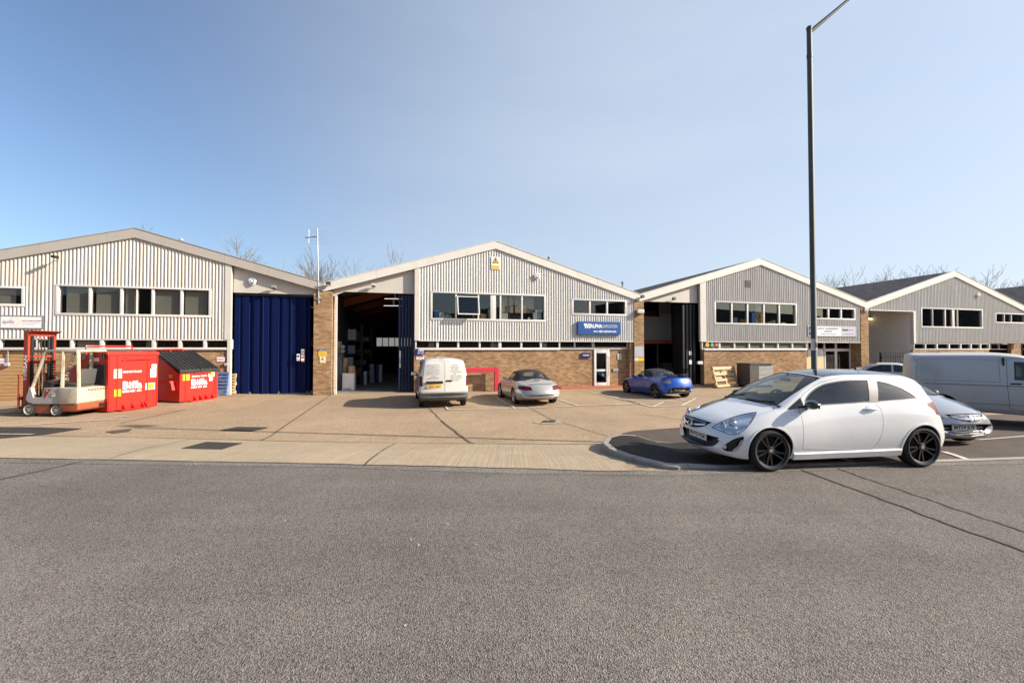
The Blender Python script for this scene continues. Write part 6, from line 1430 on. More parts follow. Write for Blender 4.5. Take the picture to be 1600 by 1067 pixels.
# ---------------------------------------------------------------- forklift
def worn(name, col, chip, amt=.5, sc_=3.0, rough=.5): return mat(name, col, rough, dirt=chip, dscale=sc_, damt=amt, var=.06, scale=4)
M_FKCREAM = worn('worn_cream_paint', (.50, .445, .325), (.30, .18, .10), 1.0, 2.6); M_FKGREY = worn('faded_grey_paint', (.40, .385, .355), (.25, .22, .19), .5, 3)
M_FKORG = worn('faded_orange_paint', (.31, .072, .026), (.20, .085, .05), .8, 3.5); M_FKRED = worn('mast_red_paint', (.33, .042, .018), (.19, .06, .035), .6, 4)
def forklift():
    """nose along -x, near side -y; origin at the near rear corner on the ground"""
    t = thing('forklift_truck', 'worn cream and orange forklift truck with a tall red mast beside the red bins', 'forklift')
    Wd = 1.06
    # counterweight and body (x from 0 at the tail to -1.75)
    mb = MB(); mb.prism([(-.62, .40), (-.04, .40), (0, .46), (0, .90), (-.62, .93)], 0, Wd, 'y'); mb.build('counterweight', M_FKCREAM, t, smooth=R(30), bev=.035)
    mb = MB(); mb.prism([(-.62, .16), (-.10, .16), (-.01, .22), (-.005, .398), (-.62, .398)], .02, Wd - .02, 'y'); mb.build('tail_casting', M_FKORG, t, smooth=R(30), bev=.03)
    mb = MB(); mb.box((-.003, .68, .24), (.012, .86, .36), 0, None, .005); mb.build('tow_pin', M_BLACK, t)
    mb = MB(); mb.prism([(-.625, .40), (-.625, .93), (-1.12, .91), (-1.20, .62), (-1.47, .60), (-1.56, .92), (-1.62, .92), (-1.72, .56), (-1.62, .42), (-1.45, .40)], .03, .14, 'y'); mb.prism([(-.625, .40), (-.625, .93), (-1.12, .91), (-1.20, .62), (-1.47, .60), (-1.56, .92), (-1.62, .92), (-1.72, .56), (-1.62, .42), (-1.45, .40)], Wd - .14, Wd - .03, 'y')
    mb.box((-1.12, .14, .40), (-.63, Wd - .14, .90)); mb.build('body_panel', M_FKGREY, t, bev=.012)
    mb = MB(); mb.prism([(-1.085, .875), (-.88, .875), (-1.07, .60), (-1.12, .60)], .024, .029, 'y'); mb.build('red_flash', M_FKRED, t); 
    mb = MB(); mb.box((-.86, .018, .64), (-.74, .029, .76)); mb.build('notice', M_PLATEW, t); text('EPT', .07, M_INK, t, TM(-.80, .016, .715), ext=.001); text('25', .07, M_PLATEW, t, TM(-1.02, .02, .82), ext=.001)
    mb = MB(); mb.box((-1.46, .16, .40), (-1.16, Wd - .16, .60)); mb.build('step_floor', M_BLACK, t)
    mb = MB(); mb.box((-1.42, .05, .10), (-.96, Wd - .05, .398), 0, None, .02); mb.build('chassis', M_FKORG, t)
    # overhead guard
    mb = MB()
    for y in (.10, Wd - .10): mb.tube([(-1.58, y, .92), (-1.18, y, 2.02), (-1.10, y, 2.08)], .042, 8); mb.tube([(-.60, y, .90), (-.57, y, 2.06)], .055, 6); mb.tube([(-.06, y, .88), (-.10, y, 2.02), (-.14, y, 2.08)], .048, 6)
    for i in range(7): x = -1.10 + i * .16; mb.box((x, .08, 2.075), (x + .05, Wd - .08, 2.10))
    mb.box((-1.14, .06, 2.05), (-.10, .14, 2.12), 0, None, .01); mb.box((-1.14, Wd - .14, 2.05), (-.10, Wd - .06, 2.12), 0, None, .01); mb.box((-.16, .14, 2.05), (-.08, Wd - .14, 2.12)); mb.box((-1.14, .14, 2.05), (-1.06, Wd - .14, 2.12))
    mb.build('overhead_guard', M_FKCREAM, t, smooth=R(40))
    mb = MB(); mb.box((-.075, .16, 1.80), (-.02, .24, 2.0), 0, None, .01); mb.build('tail_lamp', M_BLACK, t); mb = MB(); mb.box((-.075, Wd - .24, 1.80), (-.02, Wd - .16, 2.0), 0, None, .01); mb.build('tail_lamp', M_BLACK, t)
    mb = MB(); mb.box((-.80, .25, .93), (-.30, Wd - .25, 1.06), 0, None, .04); mb.prism([(-.36, 1.0), (-.26, 1.0), (-.18, 1.48), (-.28, 1.50)], .28, Wd - .28, 'y'); mb.build('seat', mat('grey_vinyl', (.075, .072, .068), .6), t, smooth=R(40), bev=.01)
    mb = MB(); mb.prism([(-1.46, .60), (-1.30, .60), (-1.18, 1.05), (-1.40, 1.12)], .25, Wd - .25, 'y'); mb.tube([(-1.2, .5, 1.05), (-1.05, .5, 1.27)], .025, 8)
    M = Matrix.Translation((-1.04, .5, 1.29)) @ Matrix.Rotation(R(25), 4, 'Y'); mb.tube([(.17 * math.cos(2 * math.pi * i / 20), .17 * math.sin(2 * math.pi * i / 20), 0) for i in range(21)], .016, 6, 0, M); mb.tube([(-.17, 0, 0), (.17, 0, 0)], .014, 6, 0, M); mb.build('steering_column', M_BLACK, t, smooth=R(40))
    # mast
    mx = -1.84
    mast = bpy.data.objects.new('mast', None); C.objects.link(mast); mast.parent = t
    for y in (.16, Wd - .16):
        mb = MB(); mb.box((mx - .09, y - .035, .12), (mx + .05, y + .035, 2.66), 0, None, .008); mb.build('mast_rail', M_FKRED, mast)
        mb = MB(); yy = y + (.08 if y < .5 else -.08); mb.box((mx - .05, yy - .03, .14), (mx + .06, yy + .03, 2.58)); mb.build('mast_inner_rail', M_BLACK, mast)
    mb = MB(); mb.prism([(mx - .10, 2.64), (mx + .06, 2.64), (mx + .24, 2.72), (mx + .24, 2.74), (mx - .10, 2.74)], .12, Wd - .12, 'y'); mb.box((mx + .0, .12, 2.55), (mx + .05, Wd - .12, 2.64)); mb.build('mast_crosshead', M_FKRED, mast)
    for z0, z1, y1 in ((1.86, 1.94, .06), (1.66, 1.78, .05)): mb = MB(); mb.box((mx - .02, .2, z0), (mx + y1, Wd - .2, z1)); mb.build('mast_crossbar', M_FKRED, mast)
    for y in (.30, .76): mb = MB(); mb.tube([(mx, y, .2), (mx, y, 2.55)], .035, 10); mb.build('lift_cylinder', M_BLACK, mast, smooth=R(40))
    for y in (.44, .53, .62): mb = MB(); mb.box((mx + .01, y - .015, .5), (mx + .02, y + .015, 2.5)); mb.build('lift_chain', M_IRON, mast)
    text('NISSAN', .15, M_PLATEW, mast, Matrix.Translation((mx - .02, .1235, 1.55)) @ FACE @ Matrix.Rotation(R(90), 4, 'Z'), bold=.002, width=.78)
    # carriage, load guard and forks
    cx = mx - .14; mb = MB()
    for z in (.22, .52): mb.box((cx - .05, .06, z), (cx, Wd - .06, z + .09))
    for i in range(7): y = .06 + i * (Wd - .16) / 6; mb.box((cx - .04, y, .3), (cx, y + .035, 1.28))
    mb.box((cx - .045, .055, 1.28), (cx + .005, Wd - .055, 1.33)); mb.build('load_guard', M_FKRED, t)
    for y in (.22, .74): mb = MB(); mb.box((cx - .10, y, .06), (cx - .05, y + .11, .62)); mb.prism([(cx - .10, .06), (cx - .10, .10), (cx - 1.05, .075), (cx - 1.05, .06)], y, y + .11, 'y'); mb.build('fork', M_IRON, t)
    M_FW = mat('cream_wheel_rim', (.58, .54, .44), .6, dirt=(.25, .21, .16), dscale=5, damt=.5)
    for (x, y, r, s_) in ((-1.60, .10, .225, -1), (-1.60, Wd - .10, .225, 1), (-.72, .10, .205, -1), (-.72, Wd - .10, .205, 1)):
        e = wheel(t, x, y, r, .20, s_, 'steel', r * .74, M_FW, True)
        mb = MB()
        for k in range(6): a = k * math.pi / 3; mb.lathe([(.017, .055), (.017, .075), (.001, .076)], 8, 0, Matrix.Translation((.085 * math.cos(a), 0, .085 * math.sin(a))), 'y', False)
        mb.build('wheel_nut', M_BLACK, e)
    text('NISSAN', .115, mat('brown_lettering', (.16, .075, .035), .7), t, Matrix.Translation((.004, .62, .82)) @ Matrix.Rotation(R(90), 4, 'Z') @ FACE, bold=.002, width=.58)
    mb = MB(); mb.box((0, .24, .46), (.006, Wd - .12, .72), 0, None, .004); mb.build('rear_cover', M_FKCREAM, t)
    return t
t = forklift(); q = G(120, 651.5); t.location = (q.x, q.y, terrain(q.x, q.y)); t.rotation_euler = (0, 0, R(-1.5))

# ---------------------------------------------------------------- red waste containers
M_BIN = mat('red_bin_paint', (.60, .020, .010), .42, var=.06, scale=2, dirt=(.30, .015, .010), dscale=2.2, damt=.5, coat=.15); M_LID = mat('black_lid_plastic', (.014, .014, .015), .5, var=.2, dirt=(.05, .047, .045), dscale=4, damt=.4)
M_LET = mat('white_lettering', (.80, .80, .78), .6); M_YEL = mat('yellow_sticker', (.78, .50, .02), .5); M_STK = mat('pale_sticker', (.72, .66, .55), .6)
def bin_face_text(t, W, items):
    rot = Matrix.Rotation(R(90), 4, 'Z') @ FACE
    for (body, y, z, size, width, bold) in items: text(body, size, M_LET, t, Matrix.Translation((.004, y, z)) @ rot, bold=bold, width=width)
def sticker(t, y0, y1, z0, z1, m, x=.0, n=0, inkm=None):
    mb = MB(); mb.box((x, y0, z0), (x + .004, y1, z1)); o = mb.build('sticker', m, t)
    if n:
        mb = MB()
        for i in range(n): z = z1 - (z1 - z0) * (i + 1) / (n + 1); mb.box((x + .0045, y0 + .03, z - .008), (x + .006, y1 - .03 - .05 * (i % 2), z + .008))
        mb.build('print', inkm or M_INK, o)
def gussets(t, W, ys):
    for y in ys: mb = MB(); mb.prism([(0, .06), (.16, .06), (.16, .09), (.0, .26)], y, y + .03, 'y'); mb.build('fork_gusset', M_BIN, t)
    mb = MB(); mb.box((.0, .30, .03), (.17, W - .30, .06)); mb.build('fork_rail', M_BIN, t)
# face in the plane x = 0 looking along +x, from y = 0 (near) to W; body runs back along -x
A1, B1 = G(168, 645), G(246, 634.3)
def bin_tall():
    t = thing('waste_container', 'tall red waste container lettered for mixed recyclables, behind the forklift', 'skip'); W = (B1 - A1).length; H = 2.04; D = 1.85
    mb = MB(); mb.prism([(0, .04), (0, H - .12), (-.9, H - .02), (-D, H - .62), (-D, .04)], 0, W, 'y'); mb.build('body', M_BIN, t, bev=.012)
    mb = MB(); mb.prism([(.02, H - .13), (.02, H - .03), (-.12, H + .02), (-.92, H + .03), (-.92, H - .03), (-.1, H - .10)], -.03, W + .03, 'y'); mb.build('lid', M_BIN, t, bev=.02)
    for i, y in enumerate((.02, W * .16, W * .76, W - .05)): mb = MB(); mb.box((.0, y, .05), (.022, y + .03, H - .14)); mb.build('rib', M_BIN, t)
    mb = MB(); mb.tube([(.03, W * .26, H - .30), (.05, W * .30, H - .27), (.05, W * .78, H - .25), (.03, W * .82, H - .28)], .022, 8); mb.box((.0, W * .3, H - .24), (.04, W * .8, H - .20)); mb.build('lid_bar', M_BIN, t)
    gussets(t, W, (.42, W * .45, W * .65, W - .45)); bin_face_text(t, W, [('Biffa', W * .46, .87, .36, .60, .009), ('0800 601 601', W * .46, .665, .12, .60, .002), ('MIXED RECYCLABLES', W * .46, 1.34, .10, .58, .002)])
    sticker(t, .16, .40, 1.14, 1.45, M_STK, n=6); sticker(t, .18, .38, .52, .76, M_YEL, n=1); sticker(t, W - .42, W - .10, .66, .90, M_STK, n=0); sticker(t, W - .34, W - .16, .70, .87, M_YEL, .005, 2); sticker(t, W - .26, W - .06, 1.10, 1.42, M_PLATEW); sticker(t, W - .22, W - .05, 1.44, 1.58, M_PLATEW)
    # near side: dark doorway with strip curtain under a sign
    mb = MB(); mb.box((-.95, -.012, .75), (-.14, .0, 1.62)); dr = mb.build('side_hatch', M_BLACK, t)
    mb = MB()
    for i in range(7): x = -.93 + i * .115; mb.box((x, -.022, .76), (x + .095, -.013, 1.60), 0, None, .003)
    mb.build('strip_curtain', M_LID, dr); mb = MB(); mb.box((-.66, -.008, 1.72), (-.42, .0, 1.84)); mb.build('sticker', M_PLATEW, t)
    mb = MB(); mb.tube([(-1.15, .05, H - .15), (-1.15, .05, H + .20), (-1.15, W - .1, H + .20), (-1.15, W - .1, H - .15)], .03, 8); mb.build('rear_rail', M_BIN, t, smooth=R(40))
    return t
t = bin_tall(); t.location = (A1.x, A1.y, terrain(A1.x, A1.y)); t.rotation_euler = (0, 0, math.atan2((B1 - A1).y, (B1 - A1).x) - R(90))
A2, B2 = G(280.5, 630), G(340, 621)
def bin_low():
    t = thing('waste_container', 'lower red waste container with a sloping black lid, lettered general waste', 'skip'); W = (B2 - A2).length; D = 1.95; H0, H1 = 1.24, 1.92
    mb = MB(); mb.prism([(0, .05), (0, H0), (-D + .5, H1), (-D, H1), (-D, .05)], 0, W, 'y'); mb.build('body', M_BIN, t, bev=.012)
    for k, (a, b) in enumerate(((-.04, W * .5 - .01), (W * .5 + .01, W + .04))):
        mb = MB(); sl = (H1 - H0) / (D - .5); L_ = lambda x: H0 - x * sl
        mb.prism([(.06, L_(.06) + .01), (-D + .46, L_(-D + .46) + .01), (-D + .46, L_(-D + .46) + .06), (.05, L_(.05) + .06), (.06, L_(.06) - .05)], a, b, 'y')
        for i in range(5): y = a + (b - a) * (i + .3) / 5; mb.prism([(.03, L_(.03) + .058), (-D + .5, L_(-D + .5) + .058), (-D + .5, L_(-D + .5) + .085), (.03, L_(.03) + .085)], y, y + (b - a) * .10, 'y')
        mb.build('lid', M_LID, t, bev=.006)
    mb = MB(); mb.tube([(.03, W * .36, H0 - .14), (.05, W * .40, H0 - .11), (.05, W * .74, H0 - .11), (.03, W * .78, H0 - .14)], .022, 8); mb.build('lid_bar', M_BIN, t)
    for y in (W * .13, W * .92): mb = MB(); mb.box((.0, y, .06), (.02, y + .03, H0 - .02)); mb.build('rib', M_BIN, t)
    mb = MB(); mb.prism([(-.30, .78), (-.95, .78), (-.95, .86), (-.34, .86)], -.16, 0, 'y'); mb.prism([(-.24, .48), (-.34, .86), (-.30, .86), (-.20, .50)], -.14, 0, 'y'); mb.build('lifting_pocket', M_BIN, t, bev=.006)
    gussets(t, W, (.52, W * .5, W * .65, W * .82)); bin_face_text(t, W, [('Biffa', W * .49, .76, .34, .62, .008), ('0800 601 601', W * .49, .57, .11, .62, .002), ('GENERAL WASTE', W * .49, 1.00, .09, .60, .002)])
    sticker(t, .10, .36, .86, 1.10, M_YEL); sticker(t, W - .40, W - .14, .95, 1.14, M_STK); sticker(t, W - .34, W - .20, .98, 1.12, M_YEL, .005, 2); sticker(t, W - .36, W - .22, .78, .93, M_PLATEW)
    mb = MB(); mb.box((-.62, -.006, .96), (-.42, 0, 1.10)); mb.build('sticker', M_YEL, t)
    mb = MB(); mb.tube([(-D + .1, .2, H1 - .1), (-D + .1, .2, H1 + .16), (-D + .1, W - .2, H1 + .16), (-D + .1, W - .2, H1 - .1)], .03, 8); mb.tube([(-D + .1, W * .55, H1 - .1), (-D + .1, W * .55, H1 + .16)], .03, 8); mb.build('rear_rail', M_BIN, t, smooth=R(40))
    return t
t = bin_low(); t.location = (A2.x, A2.y, terrain(A2.x, A2.y)); t.rotation_euler = (0, 0, math.atan2((B2 - A2).y, (B2 - A2).x) - R(90))

# ---------------------------------------------------------------- pallets, cabinet, barrier
M_PAL = mat('raw_pallet_wood', (.52, .385, .22), .85, var=.22, scale=3, stretch=(1, 1, 1), dirt=(.30, .22, .13), dscale=3, damt=.5); M_PALB = mat('faded_blue_wood', (.10, .19, .40), .8, var=.2, scale=4, dirt=(.30, .33, .38), dscale=4, damt=.5)
def pallet(name, label, m, group=None, w_=1.2, d=1.0, nb=7, bw=.10):
    """flat pallet, boards along x; origin at a lower corner edge"""
    t = thing(name, label, 'pallet', group=group)
    mb = MB()
    for i in range(nb): y = i * (d - bw) / (nb - 1); mb.box((0, y, .122), (w_, y + bw, .144), 0, None, .003)
    mb.build('top_boards', m, t); mb = MB()
    for x in (0, w_ / 2 - .05, w_ - .10): mb.box((x, 0, .10), (x + .10, d, .121))
    mb.build('stringers', m, t)
    for x in (0, w_ / 2 - .05, w_ - .10):
        for y in (0, d / 2 - .07, d - .14): mb = MB(); mb.box((x, y, .022), (x + .10, y + .14, .099)); mb.build('block', m, t)
    mb = MB()
    for y in (0.01, d / 2 - .05, d - .11): mb.box((0, y, 0), (w_, y + .10, .021))
    mb.build('base_boards', m, t); return t
ql, qr = G(1124, 606.5), G(1163, 603.5)
t = pallet('wooden_pallet', 'pale wooden pallet leaning on the brick wall, front one of the two', M_PAL, w_=2.0, d=1.10, nb=4, bw=.13)
t.location = (ql.x - .22, ql.y, terrain(ql.x, ql.y) + .02); t.rotation_euler = (R(75), R(0), math.atan2((qr - ql).y, (qr - ql).x) + R(2))
t = pallet('wooden_pallet', 'wooden pallet leaning behind the front pallet on the brick wall', M_PAL, w_=2.0, d=1.12, nb=5, bw=.11)
t.location = (ql.x - .12, ql.y + .34, terrain(ql.x, ql.y) + .02); t.rotation_euler = (R(78), 0, math.atan2((qr - ql).y, (qr - ql).x) - R(1))
# blue pallet on edge in front of the plain one at the low red container
qb = G(343, 620.3)
t = pallet('blue_pallet', 'faded blue pallet standing on edge beside the lower red container', M_PALB, w_=1.15, d=1.0); t.location = (qb.x - 1.24, qb.y + .55, terrain(qb.x, qb.y) + .01); t.rotation_euler = (R(80), 0, R(6))
t = pallet('plain_pallet', 'brown wooden pallet standing on edge behind the blue pallet', M_PAL, w_=1.05, d=.9); t.location = (qb.x - 1.06, qb.y + .95, terrain(qb.x, qb.y) + .02); t.rotation_euler = (R(83), 0, R(8))
# grey metal cabinet
M_CAB = mat('dark_brown_steel', (.075, .060, .055), .55, var=.15, dirt=(.14, .10, .08), dscale=3); M_CABF = mat('weathered_grey_boards', (.33, .33, .32), .8, var=.25, scale=2.5, stretch=(1, 1, 10), dirt=(.16, .15, .14), dscale=4)
c0 = G(1172, 605.5)
t = thing('storage_cabinet', 'dark steel storage cabinet with weathered grey front by the leaning pallets', 'cabinet', (c0.x, c0.y, terrain(c0.x, c0.y)), AF)
mb = MB(); mb.box((0, 0, .08), (.62, .95, 1.28), 0, None, .01); mb.build('end_panel', M_CAB, t)
mb = MB()
for i in range(4): z = .10 + i * .295; mb.box((.625, .05, z), (1.62, .9, z + .285), 0, None, .012)
mb.build('drawer_front', M_CABF, t); mb = MB(); mb.box((-.02, -.03, 1.282), (1.66, .98, 1.34), 0, None, .01); mb.build('top', M_CAB, t); mb = MB(); mb.box((.05, .05, 0), (1.58, .9, .078)); mb.build('plinth', M_BLACK, t)
# red goal-post barrier
M_PINK = mat('faded_red_steel', (.56, .030, .055), .5, var=.06, dirt=(.35, .05, .05), dscale=4)
ga, gb = G(776, 616.5), G(650, 616.5); ua = (Vector((ga.x, ga.y, 0)) - P0).dot(EU); z1 = F(760, 574.3, .35)[1]; th = F(772.5, 600, .35)[0]; te = F(779, 600, .35)[0]
t = thing('goalpost_barrier', 'faded red steel goalpost barrier against the brick wall between van and convertible', 'barrier', FW(te, .30, 0), AF)
mb = MB(); w_ = te - th; mb.box((-w_, -.12, -.02), (0, .08, z1), 0, None, .012); mb.build('post', M_PINK, t); mb = MB(); mb.box((-3.2, -.12, -.02), (-3.2 + w_, .08, z1), 0, None, .012); mb.build('post', M_PINK, t)
mb = MB(); mb.box((-3.2 + w_ + .002, -.118, z1 - .22), (-w_ - .002, .078, z1 - .03), 0, None, .012); mb.box((-3.2 + w_ + .002, -.02, z1 - .03), (-w_ - .002, .03, z1 - .002)); mb.build('crossbar', M_PINK, t)

# ---------------------------------------------------------------- lamp column
M_POLE = mat('dull_green_grey_column', (.062, .070, .060), .6, .0, var=.12, scale=3, dirt=(.10, .10, .09), dscale=3)
lb = Vector((472 / 650 * 9.0, 9.0, 0)); lb.z = terrain(lb.x, lb.y); topz = AT(1270, 46, 9.0).z
t = thing('lamp_post', 'tall grey-green street lamp column with one raked arm, behind the white hatchback', 'street lamp', lb)
hh = topz - lb.z; mb = MB(); mb.tube([(0, 0, -.1), (0, 0, 1.25), (0, 0, 1.3), (-.02, 0, hh)], [.085, .085, .058, .050], 16); mb.build('column', M_POLE, t, smooth=R(30))
mb = MB(); mb.lathe([(.056, 0), (.058, .05), (.05, .07), (.03, .085), (.001, .09)], 16, 0, Matrix.Translation((-.02, 0, hh - .02))); mb.tube([(-.02, 0, hh - .64), (-.02, 0, hh - .56)], .056, 16); mb.build('cap', M_POLE, t, smooth=R(40))
ae = AT(1330, -4, 9.0) - lb; mb = MB(); mb.tube([(-.0, 0, hh - .06), tuple(Vector((0, 0, hh - .06)).lerp(ae, .5)), tuple(ae * 1.0), (ae.x + .5, 0, ae.z + .36)], [.045, .035, .028, .028], 12); mb.build('arm', M_POLE, t, smooth=R(30))
mb = MB(); mb.box((ae.x + .45, -.14, ae.z + .30), (ae.x + 1.15, .14, ae.z + .46), 0, Matrix.Translation((0, 0, 0)), .05); mb.build('lantern', M_POLE, t, smooth=R(40))
zl = AT(1273, 536, 9.0).z - lb.z; mb = MB(); mb.tube([(0, 0, zl - .16), (0, 0, zl + .09)], .0605, 16, cap=False); mb.build('number_band', M_GALV, t, smooth=R(40))
for s_, z in (('5', zl - .05),): text(s_, .13, M_INK, t, TM(.008, -.0655, z), bold=.004)
mb = MB(); mb.box((-.05, -.092, .35), (.05, -.080, .85), 0, None, .004); mb.build('access_door', M_POLE, t)
# ---------------------------------------------------------------- signs on the units
def flat(name, col, **k): return mat(name, col, k.pop('rough', .45), **k)
M_SBLUE = flat('sign_blue', (.010, .075, .27)); M_SNAVY = flat('sign_navy', (.006, .012, .12)); M_SWHITE = flat('sign_white', (.76, .75, .74)); M_SYEL = flat('sign_yellow', (.80, .48, .01)); M_SRED = flat('sign_red', (.55, .03, .04)); M_SGREY = flat('sign_grey', (.42, .42, .46)); M_SGREEN = flat('sign_green', (.03, .30, .14)); M_PURP = flat('purple_lettering', (.22, .03, .16)); M_ORNG = flat('orange_dots', (.72, .30, .10)); M_INKB = flat('blue_lettering', (.03, .05, .30)); M_GREYT = flat('grey_lettering', (.22, .22, .25))
def sign(name, label, px0, py0, px1, py1, m, v=.05, th=.03, cat='sign', group=None, frame=None, bev=.004):
    """flat board on the facade; returns the thing, its width and height; local origin at the middle of its front face"""
    u0, z1 = F(px0, py0, v); u1, z0 = F(px1, py1, v); w_, h = u1 - u0, z1 - z0
    t = thing(name, label, cat, FW((u0 + u1) / 2, v, (z0 + z1) / 2), AF, group)
    mb = MB(); mb.box((-w_ / 2, 0, -h / 2), (w_ / 2, th, h / 2), 0, None, bev); mb.build('board', m, t)
    if frame:
        mb = MB(); f = .035; a, b = -w_ / 2 - .004, w_ / 2 + .004; c, d = -h / 2 - .004, h / 2 + .004
        mb.box((a, -.012, c), (b, th + .002, c + f)); mb.box((a, -.012, d - f), (b, th + .002, d)); mb.box((a, -.0115, c + f), (a + f, th + .002, d - f)); mb.box((b - f, -.0115, c + f), (b, th + .002, d - f)); mb.build('frame', frame, t)
    return t, w_, h
def tx(t, body, x, z, size, m, width=None, bold=0.0, **k): return text(body, size, m, t, TM(x, -.003, z), bold=bold, width=width, ext=.0015, **k)
def bars(t, rows, m, name='small_print'):
    mb = MB()
    for (x0, x1, z, h) in rows: mb.box((x0, -.0035, z - h / 2), (x1, -.0005, z + h / 2))
    return mb.build(name, m, t)
def tri(t, x, z, r, m, name='triangle', y=-.004, inner=None):
    mb = MB(); mb.prism([(x - r, z - r * .75), (x + r, z - r * .75), (x, z + r)], y, y + .003, 'y'); o = mb.build(name, m, t)
    if inner: mb = MB(); q = r * .72; mb.prism([(x - q, z - q * .80), (x + q, z - q * .80), (x, z + q * .88)], y - .002, y - .0005, 'y'); mb.build('triangle_face', inner, o)
    mb = MB(); q = r * .3; mb.prism([(x - q * .2, z + q * 1.2), (x + q * .9, z + q * 1.0), (x + q * .15, z), (x + q * .7, z - q * .1), (x - q * .3, z - q * 1.7), (x - q * .1, z - q * .3), (x - q * .7, z - q * .2)], y - .004, y - .0025, 'y'); mb.build('bolt_symbol', M_INK, o)
t, w_, h = sign('company_sign', 'large blue company sign with white lettering above the reception door', 903, 502, 970, 523, M_SBLUE, v=.17, th=.13, bev=.01)
tx(t, 'ALPHA', -.20, .10, .27, M_LET, width=.72, bold=.012); tx(t, 'DUPLICATION', .62, .10, .25, M_LET, width=.86, bold=-.002); tx(t, 'www. alpha-duplication.com', .32, -.17, .17, M_LET, width=1.36, bold=.004)
mb = MB()
for k in range(3): a = -.88 + k * .11; mb.prism([(a, -.01), (a + .075, -.01), (a + .15, .24), (a + .075, .24)], -.004, -.001, 'y')
mb.prism([(-.92, .1), (-.86, .1), (-.8, .24), (-.92, .24)], -.004, -.001, 'y'); mb.prism([(-.62, -.02), (-.55, -.02), (-.55, .12), (-.58, .12)], -.004, -.001, 'y'); mb.build('emblem', M_LET, t)
t, w_, h = sign('warning_sign', 'white board with yellow warning triangle high under the middle gable', 767.5, 401, 781, 421, M_SWHITE, v=.06, th=.02)
tri(t, 0, .12, .18, M_INK, inner=M_SYEL); mb = MB(); mb.box((-w_ / 2 + .03, -.004, -h / 2 + .03), (w_ / 2 - .03, -.001, -h * .19)); mb.build('caption_panel', M_SYEL, t); bars(t, [(-.12, .12, -.20, .012), (-.14, .14, -.245, .012)], M_INK)
t, w_, h = sign('company_sign', 'white company board with purple lettering left of the forklift mast', 0, 492.5, 67.5, 513.8, M_SWHITE, v=.05, th=.03, frame=M_GALV)
tx(t, 'apollo', -.42, .01, .21, M_PURP, width=.37, bold=-.002); tx(t, 'textile packaging specialists', .31, .06, .055, M_PURP, width=.64); bars(t, [(0, .58, -.02, .008), (0, .40, -.09, .008)], M_GREYT)
mb = MB()
for k in range(26):
    a = math.radians(-140 + k * 11); r = .12 + .04 * (k % 3); x, z = -.24 + r * math.cos(a), .02 + r * math.sin(a); mb.box((x - .009, -.004, z - .008), (x + .009, -.001, z + .008))
mb.build('dotted_swirl', M_ORNG, t)
t, w_, h = sign('small_sign', 'small white notice on the brick wall beside the navy folding door', 338.5, 558, 351.5, 565, M_SWHITE, v=0.0, th=.015); bars(t, [(-.13, .1, .03, .02), (-.13, .13, -.03, .015)], M_SRED)
t, w_, h = sign('small_sign', 'small white notice on the boarded wall at the far left edge', -4, 560, 11, 568, M_SWHITE, v=-.03, th=.015); bars(t, [(-.1, .13, .02, .02), (-.1, .12, -.04, .015)], M_SRED)
t, w_, h = sign('goods_sign', 'small navy sign with two lines of white letters above the white van', 647.5, 545.8, 663.8, 554.2, M_SNAVY, v=.05, th=.02); tx(t, 'GOODS', .06, .055, .10, M_LET, width=.28, bold=.004); tx(t, 'IN / OUT', .06, -.055, .09, M_LET, width=.30, bold=.003)
t, w_, h = sign('small_sign', 'small white notice with a red heading beneath the navy goods sign', 650.5, 555.3, 662.5, 561.8, M_SWHITE, v=.0, th=.012); bars(t, [(-w_ / 2 + .02, w_ / 2 - .02, .055, .05)], M_SRED); bars(t, [(-.1, .12, -.01, .012), (-.1, .1, -.05, .012)], M_GREYT)
t, w_, h = sign('reception_sign', 'small navy reception sign on the brickwork left of the white door', 908.8, 551.2, 922.6, 559, M_SNAVY, v=-.2, th=.03); tx(t, 'RECEPTION', 0, 0, .085, M_LET, width=.36, bold=.003)
t, w_, h = sign('notice', 'white and green notice on the brickwork right of the reception door', 965, 553, 971, 561.6, M_SWHITE, v=-.24, th=.012); bars(t, [(-.07, .07, .05, .10)], M_GREYT); bars(t, [(-.08, .08, -.08, .08)], M_SGREEN)
t, w_, h = sign('letter_box', 'pale metal letter box on the brickwork right of the reception door', 958, 575.8, 966, 579.8, M_GALV, v=-.22, th=.04); bars(t, [(-.08, .08, .0, .015)], M_BLACK, 'slot')
t, w_, h = sign('door_sign', 'blue and amber notice on the left brick pier', 497.5, 546, 510, 557, M_SYEL, v=.08, th=.015); bars(t, [(-w_ / 2, w_ / 2, .13, .075)], M_SBLUE); tx(t, 'UNIT 7A', -.0, .13, .06, M_LET, width=.22); bars(t, [(-.13, .13, .03, .014), (-.11, .11, -.02, .014), (-.13, .12, -.08, .014)], M_GREYT)
t, w_, h = sign('warning_sign', 'small square white and yellow warning notice low on the left brick pier', 499.5, 557.5, 508.5, 567.5, M_SWHITE, v=.08, th=.012); tri(t, 0, .06, .085, M_INK, inner=M_SYEL); bars(t, [(-.11, .11, -.10, .07)], M_SYEL)
